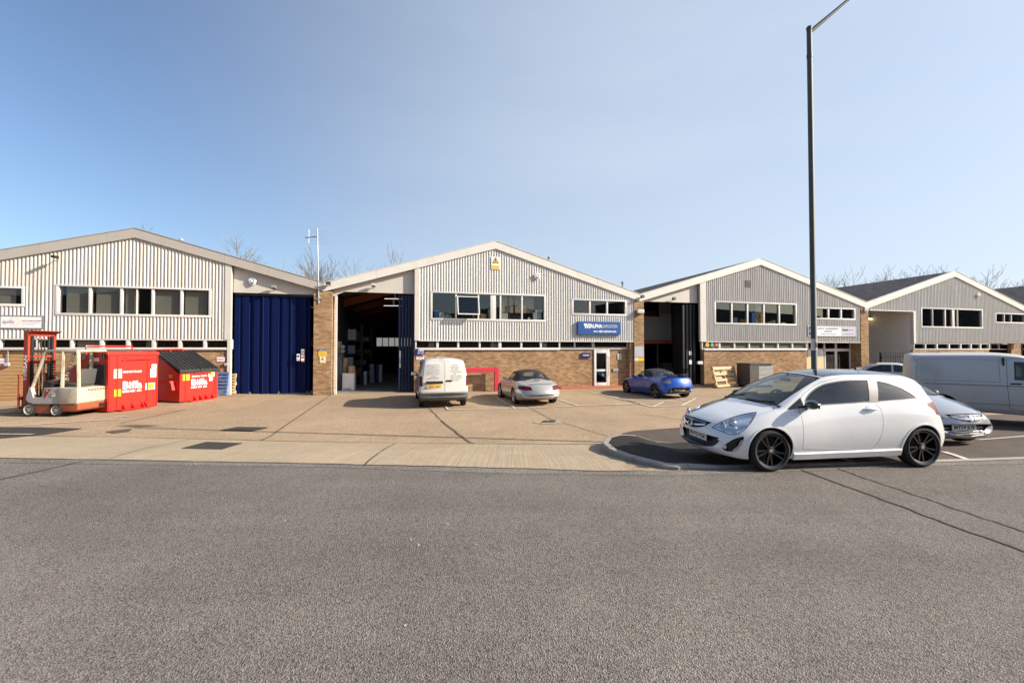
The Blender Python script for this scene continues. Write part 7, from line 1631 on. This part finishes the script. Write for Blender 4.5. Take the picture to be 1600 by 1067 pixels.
for lab, a, b, c, d, m in (('small blue round-symbol sign on the navy folding door', 463.5, 553, 468.5, 563.5, M_SWHITE), ('small pale sign on the navy door, upper of two at its right leaf', 470.5, 545.5, 476, 553.5, M_SGREY), ('small red and pale sign on the navy door, lower of two at its right leaf', 470.5, 555, 476, 565.5, M_SWHITE)):
    t, w_, h = sign('door_notice', lab, a, b, c, d, m, v=-.12, th=.01)
    if 'round' in lab: mb = MB(); mb.lathe([(.055, 0), (.055, .003), (.001, .003)], 20, 0, Matrix.Translation((0, -.001, .05)) @ Matrix.Rotation(R(90), 4, 'X'), 'z'); mb.build('symbol', M_SBLUE, t); bars(t, [(-.05, .05, -.1, .03)], M_SBLUE)
    elif 'red' in lab: bars(t, [(-.06, .06, .06, .08)], M_SRED); bars(t, [(-w_ / 2, w_ / 2, -h / 2 + .03, .05)], M_SRED, 'caption')
    else: bars(t, [(-.05, .05, .0, .10)], M_GREYT)
# right brick pier
t, w_, h = sign('blank_board', 'plain grey board on the brick pier by the blue convertible', 991.5, 541.5, 1006, 558, M_SGREY, v=.085, th=.02)
t, w_, h = sign('warning_sign', 'long yellow and white notice under the grey board on the brick pier', 991.5, 559, 1006, 564, M_SYEL, v=.085, th=.015); mb = MB(); mb.box((-w_ / 2 + .01, -.003, -h / 2 + .01), (-w_ / 2 + .20, -.001, h / 2 - .01)); mb.build('symbol_panel', M_SWHITE, t); tri(t, -w_ / 2 + .105, .0, .05, M_INK, y=-.006, inner=M_SYEL)
# right unit
t, w_, h = sign('company_sign', 'long white and lilac company board partly behind the lamp column', 1262.5, 508.8, 1338, 525.8, M_SWHITE, v=.06, th=.03, frame=M_GALV)
mb = MB(); mb.box((-w_ / 2 + .04, -.003, -h / 2 + .05), (-w_ / 2 + .42, -.001, h / 2 - .05)); mb.build('logo_panel', M_SNAVY, t); tx(t, 'A', -w_ / 2 + .21, .02, .40, M_LET, bold=-.01)
mb = MB(); q = w_ * .18; mb.box((q, -.003, -h / 2 + .04), (w_ / 2 - .04, -.001, h / 2 - .04)); mb.build('lilac_panel', M_SGREY2 if 'M_SGREY2' in globals() else flat('lilac_panel', (.50, .49, .58)), t)
tx(t, 'ALROG  ENGINEERING', -.36, .15, .17, M_INKB, width=1.72); tx(t, 'LIMITED', -.36, -.03, .17, M_INKB, width=.62); tx(t, 'PROVEN  UNIT  SECURE', -.36, -.20, .085, M_INKB, width=1.2)
text('base', .22, M_INK, t, TM(q + .33, -.005, .10), bold=.010, width=.46, ext=.0015); text('SIGNS', .15, M_GREYT, t, TM(q + .80, -.005, .09), width=.42, ext=.0015); text('T 01903 203688', .10, M_GREYT, t, TM(q + .62, -.005, -.18), width=.80, ext=.0015)
t, w_, h = sign('porch_sign', 'white board with blue lettering in the glazed porch behind the lamp column', 1262.5, 546.5, 1286.5, 558, M_SWHITE, v=-.58, th=.02); tx(t, 'Signs for', .15, .09, .12, M_INKB, width=.42); tx(t, 'Alrog Engineering', .0, -.07, .12, M_INKB, width=.84)
for lab, x, m, shp in (('yellow hexagon sign in the strip window above the leaning pallet', 1105.3, M_SYEL, 6), ('green hexagon sign between the yellow and red ones in the strip window', 1113, M_SGREEN, 6), ('red square sign beside the green hexagon in the strip window', 1119.6, M_SRED, 4)):
    u, z = F(x, 538.8, .02); t = thing('window_sign', lab, 'sign', FW(u, .02, z), AF); mb = MB(); r = .135
    mb.prism([(r * math.cos(2 * math.pi * i / shp + (0 if shp == 6 else math.pi / 4)), r * math.sin(2 * math.pi * i / shp + (0 if shp == 6 else math.pi / 4))) for i in range(shp)], 0, .012, 'y'); mb.build('board', m, t)
    if m is M_SYEL: bars(t, [(-.03, .03, .03, .03), (-.05, .05, -.04, .02)], M_INK)
    else: bars(t, [(-.06, .06, .03, .012), (-.06, .05, -.02, .012), (-.05, .06, -.06, .012)], M_LET)
t, w_, h = sign('warning_sign', 'yellow hazard notice inside the right unit upper window', 1182.5, 490, 1192, 504.5, M_SYEL, v=-.14, th=.01); tri(t, 0, .08, .14, M_INK, inner=M_SYEL); bars(t, [(-.12, .12, -.15, .03)], M_INK)
mb = MB(); u0, z1 = F(1181, 474.5, -.6); u1, z0 = F(1191, 505, -.6); t = thing('roller_blind', 'pale bluish blind hanging behind the yellow hazard notice', 'blind', FW((u0 + u1) / 2, -.6, z0), AF); mb.box((-(u1 - u0) / 2, 0, 0), ((u1 - u0) / 2, .02, z1 - z0 + .5)); mb.build('slat', flat('pale_blue_blind', (.55, .62, .68), rough=.7), t)
t, w_, h = sign('vent', 'brown square louvre vent high in the right gable', 1164.7, 438, 1173, 449, mat('brown_vent', (.075, .045, .035), .7), v=.05, th=.03, cat='vent'); bars(t, [(-.16, .16, z, .012) for z in (-.12, -.06, 0, .06, .12)], M_BLACK, 'louvre')
t, w_, h = sign('meter_box', 'small white meter box at the corner of the right unit beside its black door', 1091, 564.5, 1098.5, 569, M_SWHITE, v=.12, th=.12, cat='box', bev=.015); bars(t, [(-.1, .1, -.02, .01)], M_GREYT, 'slot')

# ---------------------------------------------------------------- lamps, alarms, cables
def alarm(name, label, px, py, v=.0, r=.17, m=None):
    u, z = F(px, py, v); t = thing(name, label, 'alarm', FW(u, v, z), AF); mb = MB()
    mb.prism([(r * math.sin(2 * math.pi * i / 24) * (1.0 if math.cos(2 * math.pi * i / 24) > -.2 else .78), r * math.cos(2 * math.pi * i / 24)) for i in range(24)], -.10, 0, 'y'); mb.build('casing', m or M_PLAS, t, smooth=R(40), bev=.02)
    mb = MB(); mb.lathe([(r * .5, 0), (r * .5, .012), (r * .42, .012), (r * .42, .002)], 20, 0, Matrix.Translation((0, -.10, .02)) @ Matrix.Rotation(R(90), 4, 'X'), 'z', False); mb.build('ring', M_GREYT, t)
    mb = MB(); mb.box((-.05, -.112, -.12), (.05, -.101, -.07)); mb.build('label_panel', M_SBLUE, t); return t
alarm('alarm_box', 'white alarm siren on the cream panel above the navy door', 395.5, 440, -.16)
alarm('alarm_box', 'white alarm siren on the middle gable right of the warning sign', 839, 432, .04, .17)
alarm('alarm_box', 'white alarm siren on the far gable above the silver van', 1527.5, 461.5, .04, .15)
alarm('alarm_box', 'white alarm siren on the narrow brick pier by the fence', 1352, 484.5, .07, .16)
def floodlight(label, px, py, v, m=None, w_=.20):
    u, z = F(px, py, v); t = thing('floodlight', label, 'floodlight', FW(u, v, z), AF); M = Matrix.Rotation(R(-25), 4, 'X')
    mb = MB(); mb.box((-w_ / 2, -.30, -.06), (w_ / 2, -.14, .06), 0, M, .01); mb.build('housing', m or M_BLACK, t); mb = MB(); mb.tube([(0, 0, -.02), (0, -.1, .05), (0, -.2, .09)], .015, 6); mb.build('bracket', M_BLACK, t); mb = MB(); mb.box((-w_ / 2 + .02, -.29, -.068), (w_ / 2 - .02, -.15, -.061), 0, M); mb.build('lamp_glass', M_LAMPIN, t)
floodlight('small floodlight under the alarm siren above the navy door', 430, 453, -.165, mat('tan_housing', (.25, .22, .18), .6)); floodlight('small grey floodlight on the cream panel over the open bay', 584, 449.5, -.165, M_SGREY); floodlight('round dark floodlight over the right open bay', 1050, 469.5, -.165)
floodlight('dark floodlight near the top of the left brick pier', 514, 447.5, .05); floodlight('small dark lamp near the top of the pier by the blue convertible', 1001, 466.5, .05)
u, z = F(999, 487, .1); t = thing('bulkhead_lamp', 'boxy pale bulkhead lamp on the pier by the blue convertible', 'lamp', FW(u, .06, z), AF); mb = MB(); mb.box((-.20, -.22, -.09), (.20, 0, .10), 0, None, .02); mb.build('housing', M_GALV, t); mb = MB(); mb.box((-.18, -.235, -.12), (.18, -.03, -.091), 0, None, .01); mb.build('lens', mat('greenish_lens', (.22, .24, .12), .4), t)
u, z = F(96, 404.5, .04); t = thing('security_camera', 'small wall camera on a bracket high on the cream cladding', 'camera', FW(u, .04, z), AF); mb = MB(); mb.tube([(-.1, 0, -.02), (-.02, -.22, 0)], .018, 6); mb.build('bracket', M_GALV, t); mb = MB(); mb.box((-.06, -.45, -.04), (.06, -.2, .06), 0, None, .015); mb.build('housing', M_BLACK, t)
for lab, px in (('grey conduit dropping to a socket box on the brick by the navy door', 355), ('grey conduit dropping to a socket box on the boarded wall at far left', 13)):
    u, z1 = F(px, 547, .0); _, z0 = F(px, 568, .0); t = thing('conduit', lab, 'conduit', FW(u, -.02, z0), AF); mb = MB(); mb.tube([(0, -.03, 0), (0, -.03, z1 - z0)], .022, 8); mb.build('pipe', M_GALV, t); mb = MB(); mb.box((-.09, -.09, -.09), (.06, 0, .03), 0, None, .01); mb.build('socket_box', M_SGREY, t)
# aerial mast on the left pier
u, zb_ = F(498, 474, .1); _, zt_ = F(494.5, 357, .1); t = thing('aerial_mast', 'thin galvanised mast with a comb television aerial on the left brick pier', 'aerial', FW(u, .09, zb_), AF)
H = zt_ - zb_; mb = MB(); mb.tube([(0, 0, 0), (-.09, 0, H)], .026, 10); mb.build('mast', M_GALV, t, smooth=R(40)); mb = MB()
for z in (.18, .75): mb.box((-.16, -.03, z), (.16, .03, z + .04)); mb.box((-.02, -.03, z), (.02, .09, z + .04))
mb.build('bracket', M_GALV, t); mb = MB(); zz = H - .38
mb.tube([(-.09, 0, zz), (-.55, -.25, zz - .14)], .02, 6); mb.build('boom', M_BLACK, t); mb = MB()
for i in range(6): z = zz + .30 - i * .12; mb.tube([(-.42 + .04 * (i % 2), -.10, z - .02), (.30 + .02 * i, .06, z - .06)], .0055, 5)
mb.tube([(-.42, -.1, zz + .28), (-.42, -.1, zz - .34)], .0055, 5); mb.build('aerial_rods', M_GALV, t)
# roof vents and ridge pieces
for lab, px, py, b in (('short dark flue on the left unit roof', 283, 374, 1.0), ('short flue standing on the middle unit roof', 858, 402, 1.2), ('small dark flue near the right end of the middle roof', 973, 441, 1.2), ('small pale flue left of the left gable peak', 109, 374.5, 1.0)):
    u, z = F(px, py, -b); t = thing('roof_flue', lab, 'flue', FW(u, -b, z - .55), AF); mb = MB(); mb.tube([(0, 0, 0), (0, 0, .5)], .06, 10); mb.build('pipe', M_SILL, t, smooth=R(40)); mb = MB(); mb.lathe([(.10, .48), (.10, .54), (.04, .60), (.001, .61)], 12); mb.build('cowl', M_SILL, t)
# palisade fence
fa, fb = F(1357.5, 560, .1)[0], F(1436, 560, .1)[0]; zt_ = F(1390, 549, .9)[1]; t = thing('palisade_fence', 'dark green steel palisade fence between the narrow pier and the silver van', 'fence', FW(fa, .9, 0), AF)
n = 24; Lf = fb - fa + .6; mb = MB()
for i in range(n):
    x = .05 + i * Lf / n; mb.prism([(x, -.1), (x + .075, -.1), (x + .075, zt_ - .10), (x + .0375, zt_), (x, zt_ - .10)], -.012, 0, 'y')
mb.build('pales', M_GREEN, t); mb = MB()
for z in (.35, zt_ - .38): mb.box((0, .002, z), (Lf, .05, z + .05))
mb.build('rails', M_GREEN, t)
for x in (-.02, Lf * .5, Lf): mb = MB(); mb.box((x, .055, -.1), (x + .09, .15, zt_ - .05)); mb.build('post', M_GREEN, t)

# ---------------------------------------------------------------- bare trees behind the roofs
M_BARK = mat('winter_bark', (.20, .16, .135), .95, var=.3, scale=3)
def tree_meshes(seed, H):
    rr = random.Random(seed); tr, tw = MB(), MB()
    def grow(p, d, ln, r, lev):
        n = 3 if lev < 2 else 2; pts = [p]; q = p.copy(); dd = d.copy()
        for i in range(n):
            dd = (dd + Vector((rr.uniform(-.16, .16), rr.uniform(-.16, .16), .05))).normalized(); q = q + dd * ln / n; pts.append(q.copy())
        rs = [max(.012, r * (1 - .5 * i / n)) for i in range(n + 1)]
        (tr if lev == 0 else tw).tube(pts, rs, 6 if lev == 0 else (4 if lev < 3 else 3), cap=False)
        if lev >= 4: return
        k = (4, 4, 4, 3)[lev]
        for i in range(k):
            j = rr.randint(1, n); a = rr.uniform(0, 6.28); spread = rr.uniform(.35, .85)
            e = Vector((math.cos(a), math.sin(a), 0)); nd = (dd + e * spread).normalized()
            grow(pts[j], nd, ln * rr.uniform(.55, .75), rs[j] * .62, lev + 1)
        if lev < 3: grow(pts[-1], (dd + Vector((rr.uniform(-.2, .2), rr.uniform(-.2, .2), .1))).normalized(), ln * .72, rs[-1] * .9, lev + 1)
    grow(Vector((0, 0, -.2)), Vector((0, 0, 1)), H * .40, H * .012, 0)
    return tr, tw
protos = []
kinds = ['spreading', 'slender', 'leaning', 'dense']
spots = [(262, 352, 66), (385, 372, 58), (362, 382, 62), (430, 408, 60), (460, 398, 52), (480, 392, 56), (505, 392, 54), (520, 404, 58), (575, 404, 60), (610, 390, 64), (560, 412, 66), (650, 404, 70),
         (1295, 424, 70), (1318, 428, 62), (1338, 420, 60), (1362, 418, 66), (1385, 424, 70), (1412, 418, 62), (1440, 424, 66), (1465, 412, 64), (1490, 410, 68), (1520, 420, 72), (1545, 418, 60), (1585, 424, 66), (1625, 420, 66)]
tlabels = {262: 'hidden behind the left gable', 385: 'with one tall spike above the navy door roof', 362: 'faintly above the corner of the left roof', 430: 'low above the falling left roof', 460: 'left of the aerial mast', 480: 'just left of the aerial mast', 505: 'just right of the aerial mast', 520: 'right of the aerial mast above the roof valley', 575: 'low above the rising middle roof', 610: 'with fine upright tips above the middle roof', 560: 'faint above the open bay roof', 650: 'near the middle unit corner trim',
    1295: 'behind the lamp column', 1318: 'right of the lamp column', 1338: 'above the narrow pier roof valley', 1362: 'above the left end of the brown roof', 1385: 'above the brown roof, second along it', 1412: 'above the middle of the brown roof', 1440: 'above the upper brown roof', 1465: 'left of the far gable peak', 1490: 'behind the far gable peak', 1520: 'right of the far gable peak', 1545: 'above the falling far roof', 1585: 'above the last brown roof', 1625: 'at the right edge of the picture'}
for i, (px, py, dep) in enumerate(spots):
    base = AT(px, 545, dep); top = AT(px, py, dep).z; k = i % 4
    if i < 4:
        tr, tw = tree_meshes(31 + i, 10.0); t = thing('bare_tree', '', 'tree', group='bare trees behind the row of units'); tr.build('trunk', M_BARK, t); tw.build('crown', M_BARK, t)
        dg_top = max(v[2] for v in tw.v); protos.append((t, dg_top))
    else:
        src = protos[k][0]; t = src.copy(); C.objects.link(t)
        for ch in src.children: c = ch.copy(); C.objects.link(c); c.parent = t
    s_ = (top + .2) / protos[k][1]; t.location = (base.x, base.y, 0); t.rotation_euler = (0, 0, i * 2.4); t.scale = (s_, s_, s_)
    t['label'] = 'bare winter tree ' + tlabels[px]
# ---------------------------------------------------------------- goods behind the openings and windows
M_CARD = mat('brown_cardboard', (.40, .25, .13), .85, var=.12, scale=3); M_PAPER = mat('white_carton', (.70, .69, .67), .8); M_TEAL = flat('blue_box', (.02, .10, .36)); M_RACK = mat('dark_rack_steel', (.04, .05, .06), .6); M_CUPB = mat('grey_cupboard', (.15, .15, .155), .6)
def inbox(name, label, px0, px1, pyb, pyt, v, m, dep=.35, cat='box', tape=None, group=None, z0=None, lid=True):
    """box standing v metres in front of the facade (negative: inside), its front face at those pixels"""
    u0, zb = F(px0, pyb, v); u1, zt = F(px1, pyt, v); zb = zb if z0 is None else z0
    t = thing(name, label, cat, FW((u0 + u1) / 2, v, zb), AF, group); w_ = (u1 - u0) / 2
    mb = MB(); mb.box((-w_, 0, 0), (w_, dep, zt - zb), 0, None, .008); mb.build('body', m, t)
    if tape: mb = MB(); mb.box((-.025, -.003, 0), (.025, dep, zt - zb + .003)); mb.build('tape', tape, t)
    return t, w_, zt - zb
# upper window of the middle unit: bench board inside and what stands on it
u0, zs_ = F(673, 499.5, -.1); u1, _ = F(852, 502, -.1); zs_ = F(760, 500.6, -.12)[1]
t = thing('window_bench', 'pale bench board running inside the middle unit upper window', 'bench', FW((u0 + u1) / 2, -.14, zs_), AF); mb = MB(); mb.box((-(u1 - u0) / 2, .0, -.04), ((u1 - u0) / 2, .62, 0)); mb.build('board', M_PANEL, t)
def wb_(label, a, b, yt, m, v=-.10, dep=.16, cat='box', name='box'): return inbox(name, label, a, b, 500, yt, v, m, dep, cat, z0=zs_ + .002)
wb_('blue box in the left pane of the middle upper window', 678.5, 685.5, 485, M_TEAL)
wb_('white carton beside the blue box in the middle upper window', 686, 694, 488.5, M_PAPER)
u, z = F(699, 494, -.3); t = thing('plastic_bag', 'crumpled pale plastic bag in the left pane of the middle upper window', 'bag', FW(u, -.22, zs_ + .002), AF); bm = bmesh.new(); bmesh.ops.create_icosphere(bm, subdivisions=3, radius=.2)
rr = random.Random(4)
for v_ in bm.verts: v_.co = Vector((v_.co.x * 1.1, v_.co.y * .6 , max(0, v_.co.z * .8 + .12))) * (1 + rr.uniform(-.16, .16))
mb = MB(); mb.addbm(bm); mb.build('bag_skin', mat('milky_plastic', (.55, .58, .58), .3), t, smooth=R(30))
u, z = F(739.5, 494, -.3); t = thing('cardboard_tube', 'upright brown cardboard tube behind the open casement', 'tube', FW(u, -.19, zs_ + .002), AF); mb = MB(); mb.lathe([(.07, 0), (.07, F(739, 480, -.35)[1] - zs_), (.05, F(739, 480, -.35)[1] - zs_)], 16); mb.build('tube_wall', M_CARD, t, smooth=R(40))
wb_('low brown carton right of the cardboard tube', 751, 761, 490.5, M_CARD); wb_('tall white carton at the middle of the middle upper window', 763.5, 769.5, 483, M_PAPER); wb_('small yellow carton before the tall white one', 764, 771, 493, flat('amber_carton', (.62, .36, .05)), -.085, .01)
wb_('wide white carton right of the central post in the middle upper window', 784, 793.5, 489.5, M_PAPER); wb_('small white mug-sized carton in the last pane of the middle upper window', 825, 828.5, 496, M_PAPER)
wb_('tall white carton at the right end of the middle upper window', 836.5, 846, 484.5, M_PAPER); wb_('narrow white carton left of the tall one at the right end', 833.5, 836.3, 488.5, M_PAPER)
t, a_, b_ = inbox('monitor', 'black screen back lying in the right panes of the middle upper window', 794.5, 813.5, 500, 490.5, -.42, M_BLACK, .06, 'screen', z0=zs_ + .002)
for lab, a, b, y0, y1 in (('beige roller blind in the fourth pane of the middle upper window', 783, 802, 459, 489), ('beige roller blind in the fifth pane of the middle upper window', 804.5, 834, 460, 489.5)):
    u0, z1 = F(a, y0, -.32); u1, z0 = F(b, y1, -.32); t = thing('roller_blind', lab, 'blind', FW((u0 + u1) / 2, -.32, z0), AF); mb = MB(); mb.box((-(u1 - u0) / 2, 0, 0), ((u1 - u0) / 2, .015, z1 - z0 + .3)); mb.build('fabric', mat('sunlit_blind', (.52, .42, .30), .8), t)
inbox('partition_post', 'pale partition post behind the middle of the upper window', 770, 776.5, 501, 458, -.16, M_WALLIN, .12, 'post', z0=zs_ - .2)
# open casement
u0, z1 = F(714, 459.5, .0); u1, z0 = F(748, 490, .0); zt_ = F(730, 463.5, 0)[1]
t = thing('open_casement', 'white top-hung casement swung open in the middle upper window', 'window', FW((u0 + u1) / 2, .02, zt_), AF); t.rotation_euler = (Matrix.Rotation(AF, 3, 'Z') @ Matrix.Rotation(R(-20), 3, 'X')).to_euler()
w_ = (u1 - u0) / 2; h = 1.00; mb = MB(); mb.box((-w_, -.03, -h), (w_, 0, -h + .05)); mb.box((-w_, -.03, -.04), (w_, 0, 0)); mb.box((-w_, -.029, -h + .05), (-w_ + .05, -.001, -.04)); mb.box((w_ - .05, -.029, -h + .05), (w_, -.001, -.04)); mb.build('sash', M_WHITE, t)
mb = MB(); mb.box((-w_ + .04, -.018, -h + .04), (w_ - .04, -.012, -.03)); mb.build('glass', M_GLASSD, t)
# right unit window: low clutter on the sill
zr_ = F(1180, 506.5, -.12)[1]
for lab, a, b, yt, m in (('blue folder box in the second pane of the right upper window', 1146.5, 1152.5, 496.5, M_TEAL), ('small brown carton in the second pane of the right upper window', 1158, 1165, 499, M_CARD), ('dark blue panel left of the hazard notice in the right upper window', 1175, 1181, 489, M_TEAL), ('small white carton in the fourth pane of the right upper window', 1208, 1212, 500.5, M_PAPER), ('small brown carton in the fourth pane of the right upper window', 1200, 1206, 503, M_CARD), ('low white carton in the fifth pane of the right upper window', 1222, 1228, 504, M_PAPER)):
    inbox('box', lab, a, b, 507, yt, -.12, m, .2, z0=zr_ - .02)
u0, _ = F(1117, 505, -.12); u1, _ = F(1242, 508, -.12); t = thing('window_bench', 'dark bench board inside the right unit upper window', 'bench', FW((u0 + u1) / 2, -.14, zr_ - .022), AF); mb = MB(); mb.box((-(u1 - u0) / 2, 0, -.03), ((u1 - u0) / 2, .6, -.001)); mb.build('board', M_SILL, t)
# open bay of the middle unit
def Gf(px, py, v): u, z = F(px, py, v); return u
zf = .035
def bay(name, label, a, b, yt, v, m, dep, cat, yb=None, **k): return inbox(name, label, a, b, 600, yt, v, m, dep, cat, z0=zf if yb is None else F(a, yb, v)[1], **k)
t, a_, b_ = bay('white_appliance', 'white appliance cabinet just inside the open bay, left side', 534.5, 553.5, 583, -1.6, M_PLAS, .65, 'appliance'); mb = MB(); mb.box((-a_ + .03, -.02, .14), (a_ - .03, -.003, b_ - .03), 0, None, .008); mb.build('door', M_PLAS, t); mb = MB(); mb.box((-a_ + .05, -.012, .03), (a_ * .5, -.003, .11)); mb.build('kick_panel', M_SGREY, t)
bay('grey_cupboard', 'tall dark grey cupboard against the left wall of the open bay', 525.5, 534, 552.5, -1.9, M_CUPB, .9, 'cupboard')
for i, (lab, a, b, y0, y1, v) in enumerate((('brown carton at the foot of the stack behind the white appliance', 535, 542, 583, 575.5, -2.1), ('brown carton second in the stack behind the white appliance', 535.3, 542.5, 575.3, 568, -2.1), ('brown carton third in the stack behind the white appliance', 536, 543, 567.8, 561, -2.1), ('small brown carton topmost of the stack behind the white appliance', 536.5, 542.8, 560.8, 559, -2.1), ('large brown carton beside the stack on the white appliance', 544, 554, 582.6, 572, -1.75), ('pale brown carton on the grey cupboard', 525.8, 533, 552.2, 533.5, -1.95))):
    inbox('cardboard_box', lab, a, b, y0, y1, v, M_CARD, .4, 'box', tape=M_BLIND)
for i, (lab, y) in enumerate((('upper of two blue paper rolls hung in the open bay', 542), ('lower of two blue paper rolls hung in the open bay', 548.5))):
    u, z = F(536, y, -1.75); t = thing('paper_roll', lab, 'roll', FW(u, -1.75, z), AF); M = Matrix.Rotation(R(90), 4, 'X'); mb = MB(); mb.lathe([(.02, -.12), (.085, -.12), (.085, .12), (.02, .12)], 20, 0, M, 'z', False); mb.build('paper', mat('pale_blue_paper', (.30, .38, .50), .7), t, smooth=R(40)); mb = MB(); mb.lathe([(.03, -.1), (.03, .125), (.02, .125)], 12, 0, M); mb.build('core', M_BLACK, t)
def rack(label, a, b, v, H, n, seed, dep=.9):
    u0, u1 = Gf(a, 580, v), Gf(b, 580, v); t = thing('storage_rack', label, 'rack', FW((u0 + u1) / 2, v, zf), AF); w_ = (u1 - u0) / 2; rr = random.Random(seed)
    for x in (-w_, w_ - .06):
        for y in (0, dep - .06): mb = MB(); mb.box((x, y, 0), (x + .06, y + .06, H)); mb.build('post', M_RACK, t)
    for k in range(n):
        z = .12 + k * (H - .3) / n; mb = MB(); mb.box((-w_ + .062, .0, z), (w_ - .062, dep, z + .05)); mb.build('shelf', M_RACK, t)
        x = -w_ + .1
        while x < w_ - .4:
            ww = rr.uniform(.25, .5); hh = rr.uniform(.2, min(.75, (H - .3) / n - .12)); d_ = rr.uniform(.3, .7)
            p = FW((u0 + u1) / 2 + x + ww / 2, v - .05, zf + z + .052)
            bx = thing('cardboard_box', 'carton on the %s, %s' % (label.split(' rack')[0] + ' rack', 'its %s shelf' % ('bottom', 'second', 'third', 'top')[k]), 'box', p, AF, 'cartons on the bay racks: ' + label[:28])
            mb = MB(); mb.box((-ww / 2, 0, 0), (ww / 2, d_, hh), 0, None, .006); mb.build('body', (M_CARD, M_CARD, M_PAPER, M_SGREY)[rr.randrange(4)], bx); x += ww + rr.uniform(.03, .3)
rack('tall dark storage rack on the left of the open bay', 540, 565, -5.5, 3.6, 4, 2); rack('second dark storage rack deeper in the open bay', 552, 580, -10, 3.6, 4, 5)
for lab, a, b, yt, v, m in (('upright white roll at the left in the bay', 568, 573.5, 580, -5, M_PAPER), ('thick upright white roll in the middle of the bay', 577, 585, 569, -6.5, M_SGREY), ('upright pale roll at the right in the bay', 591.5, 597.5, 569.5, -7, M_PAPER), ('upright blue roll between the pale rolls in the bay', 587, 591, 569, -7.2, M_TEAL)):
    u = Gf((a + b) / 2, 580, v); w_ = (Gf(b, 580, v) - Gf(a, 580, v)) / 2; t = thing('upright_roll', lab, 'roll', FW(u, v, zf), AF); mb = MB(); mb.lathe([(w_, 0), (w_, F(a, yt, v)[1] - zf), (w_ * .3, F(a, yt, v)[1] - zf)], 18); mb.build('roll_wrap', m, t, smooth=R(40))
for lab, px, py, v in (('upper fluorescent tube inside the open bay', 617, 465.5, -3.0), ('lower fluorescent tube inside the open bay', 615, 476.5, -4.5)):
    u, z = F(px, py, v); t = thing('tube_light', lab, 'light', FW(u, v, z), AF); mb = MB(); mb.tube([(-.55, 0, -.06), (.45, .4, .0)], .016, 8); mb.build('tube', emit('tube_glow', (.9, .95, .9), .7), t); mb = MB(); mb.box((-.05, .1, .0), (.05, .3, .3)); mb.build('hanger', M_GALV, t)
u, z = F(1363, 498.5, -2.6); t = thing('tube_light', 'lit yellowish tube light in the fenced far bay', 'light', FW(u, -2.6, z), AF); mb = MB(); mb.tube([(-.45, 0, 0), (.45, .0, .02)], .05, 8); mb.build('tube', emit('warm_tube_glow', (1, .85, .5), 2.0), t); mb = MB(); mb.box((-.4, -.04, .05), (.4, .06, .09)); mb.build('batten', M_PLAS, t)
# parked machine inside the right bay
u = Gf(1050, 580, -4); t = thing('workshop_machine', 'dark machine standing on the floor of the right open bay', 'machine', FW(u, -4, zf), AF); mb = MB(); mb.box((-.9, 0, .1), (.8, .9, .75), 0, None, .05); mb.box((-.5, .1, .75), (.1, .7, 1.15), 0, None, .05); mb.build('housing', M_CUPB, t); mb = MB(); mb.tube([(-.3, .3, 1.1), (-.4, .3, 1.5), (.2, .3, 1.6)], .04, 8); mb.build('arm', M_BLACK, t)
inbox('cardboard_box', 'brown carton glimpsed in the gap beside the navy folding door', 481.5, 489.5, 541, 528, -2.2, M_CARD, .5, 'box', tape=M_BLIND)

# ---------------------------------------------------------------- added across the road, behind the camera: unseen shed shaped to darken reflections
t = thing('reflection_shed', 'added long dark shed with a low brick base across the road, unseen, shaped to darken reflections', 'reflection shed', (5, -42, 0.3), 0)
mb = MB(); mb.prism([(-60, 3), (180, 3), (180, 9.2)] + [p for k in range(3, -5, -1) for p in ((k * 30 + 75 - 15, 11.8 if k % 2 else 10.6), (k * 30 + 60 - 15, 9.2)) if -60 < p[0] < 180] + [(-60, 9.2)], -10, 0, 'y'); mb.box((165, .1, -.3), (180, 95, 17.5)); mb.box((62, -9.7, 3), (164, -.2, 14.2)); mb.build('cladding', mat('dark_shed_cladding', (.10, .10, .105), .6), t); mb = MB(); mb.box((-60, -9.9, -.3), (180, -.1, 2.99)); mb.build('brick_base', M_BRICK, t)  # tall blocks added out of view to darken the window reflections
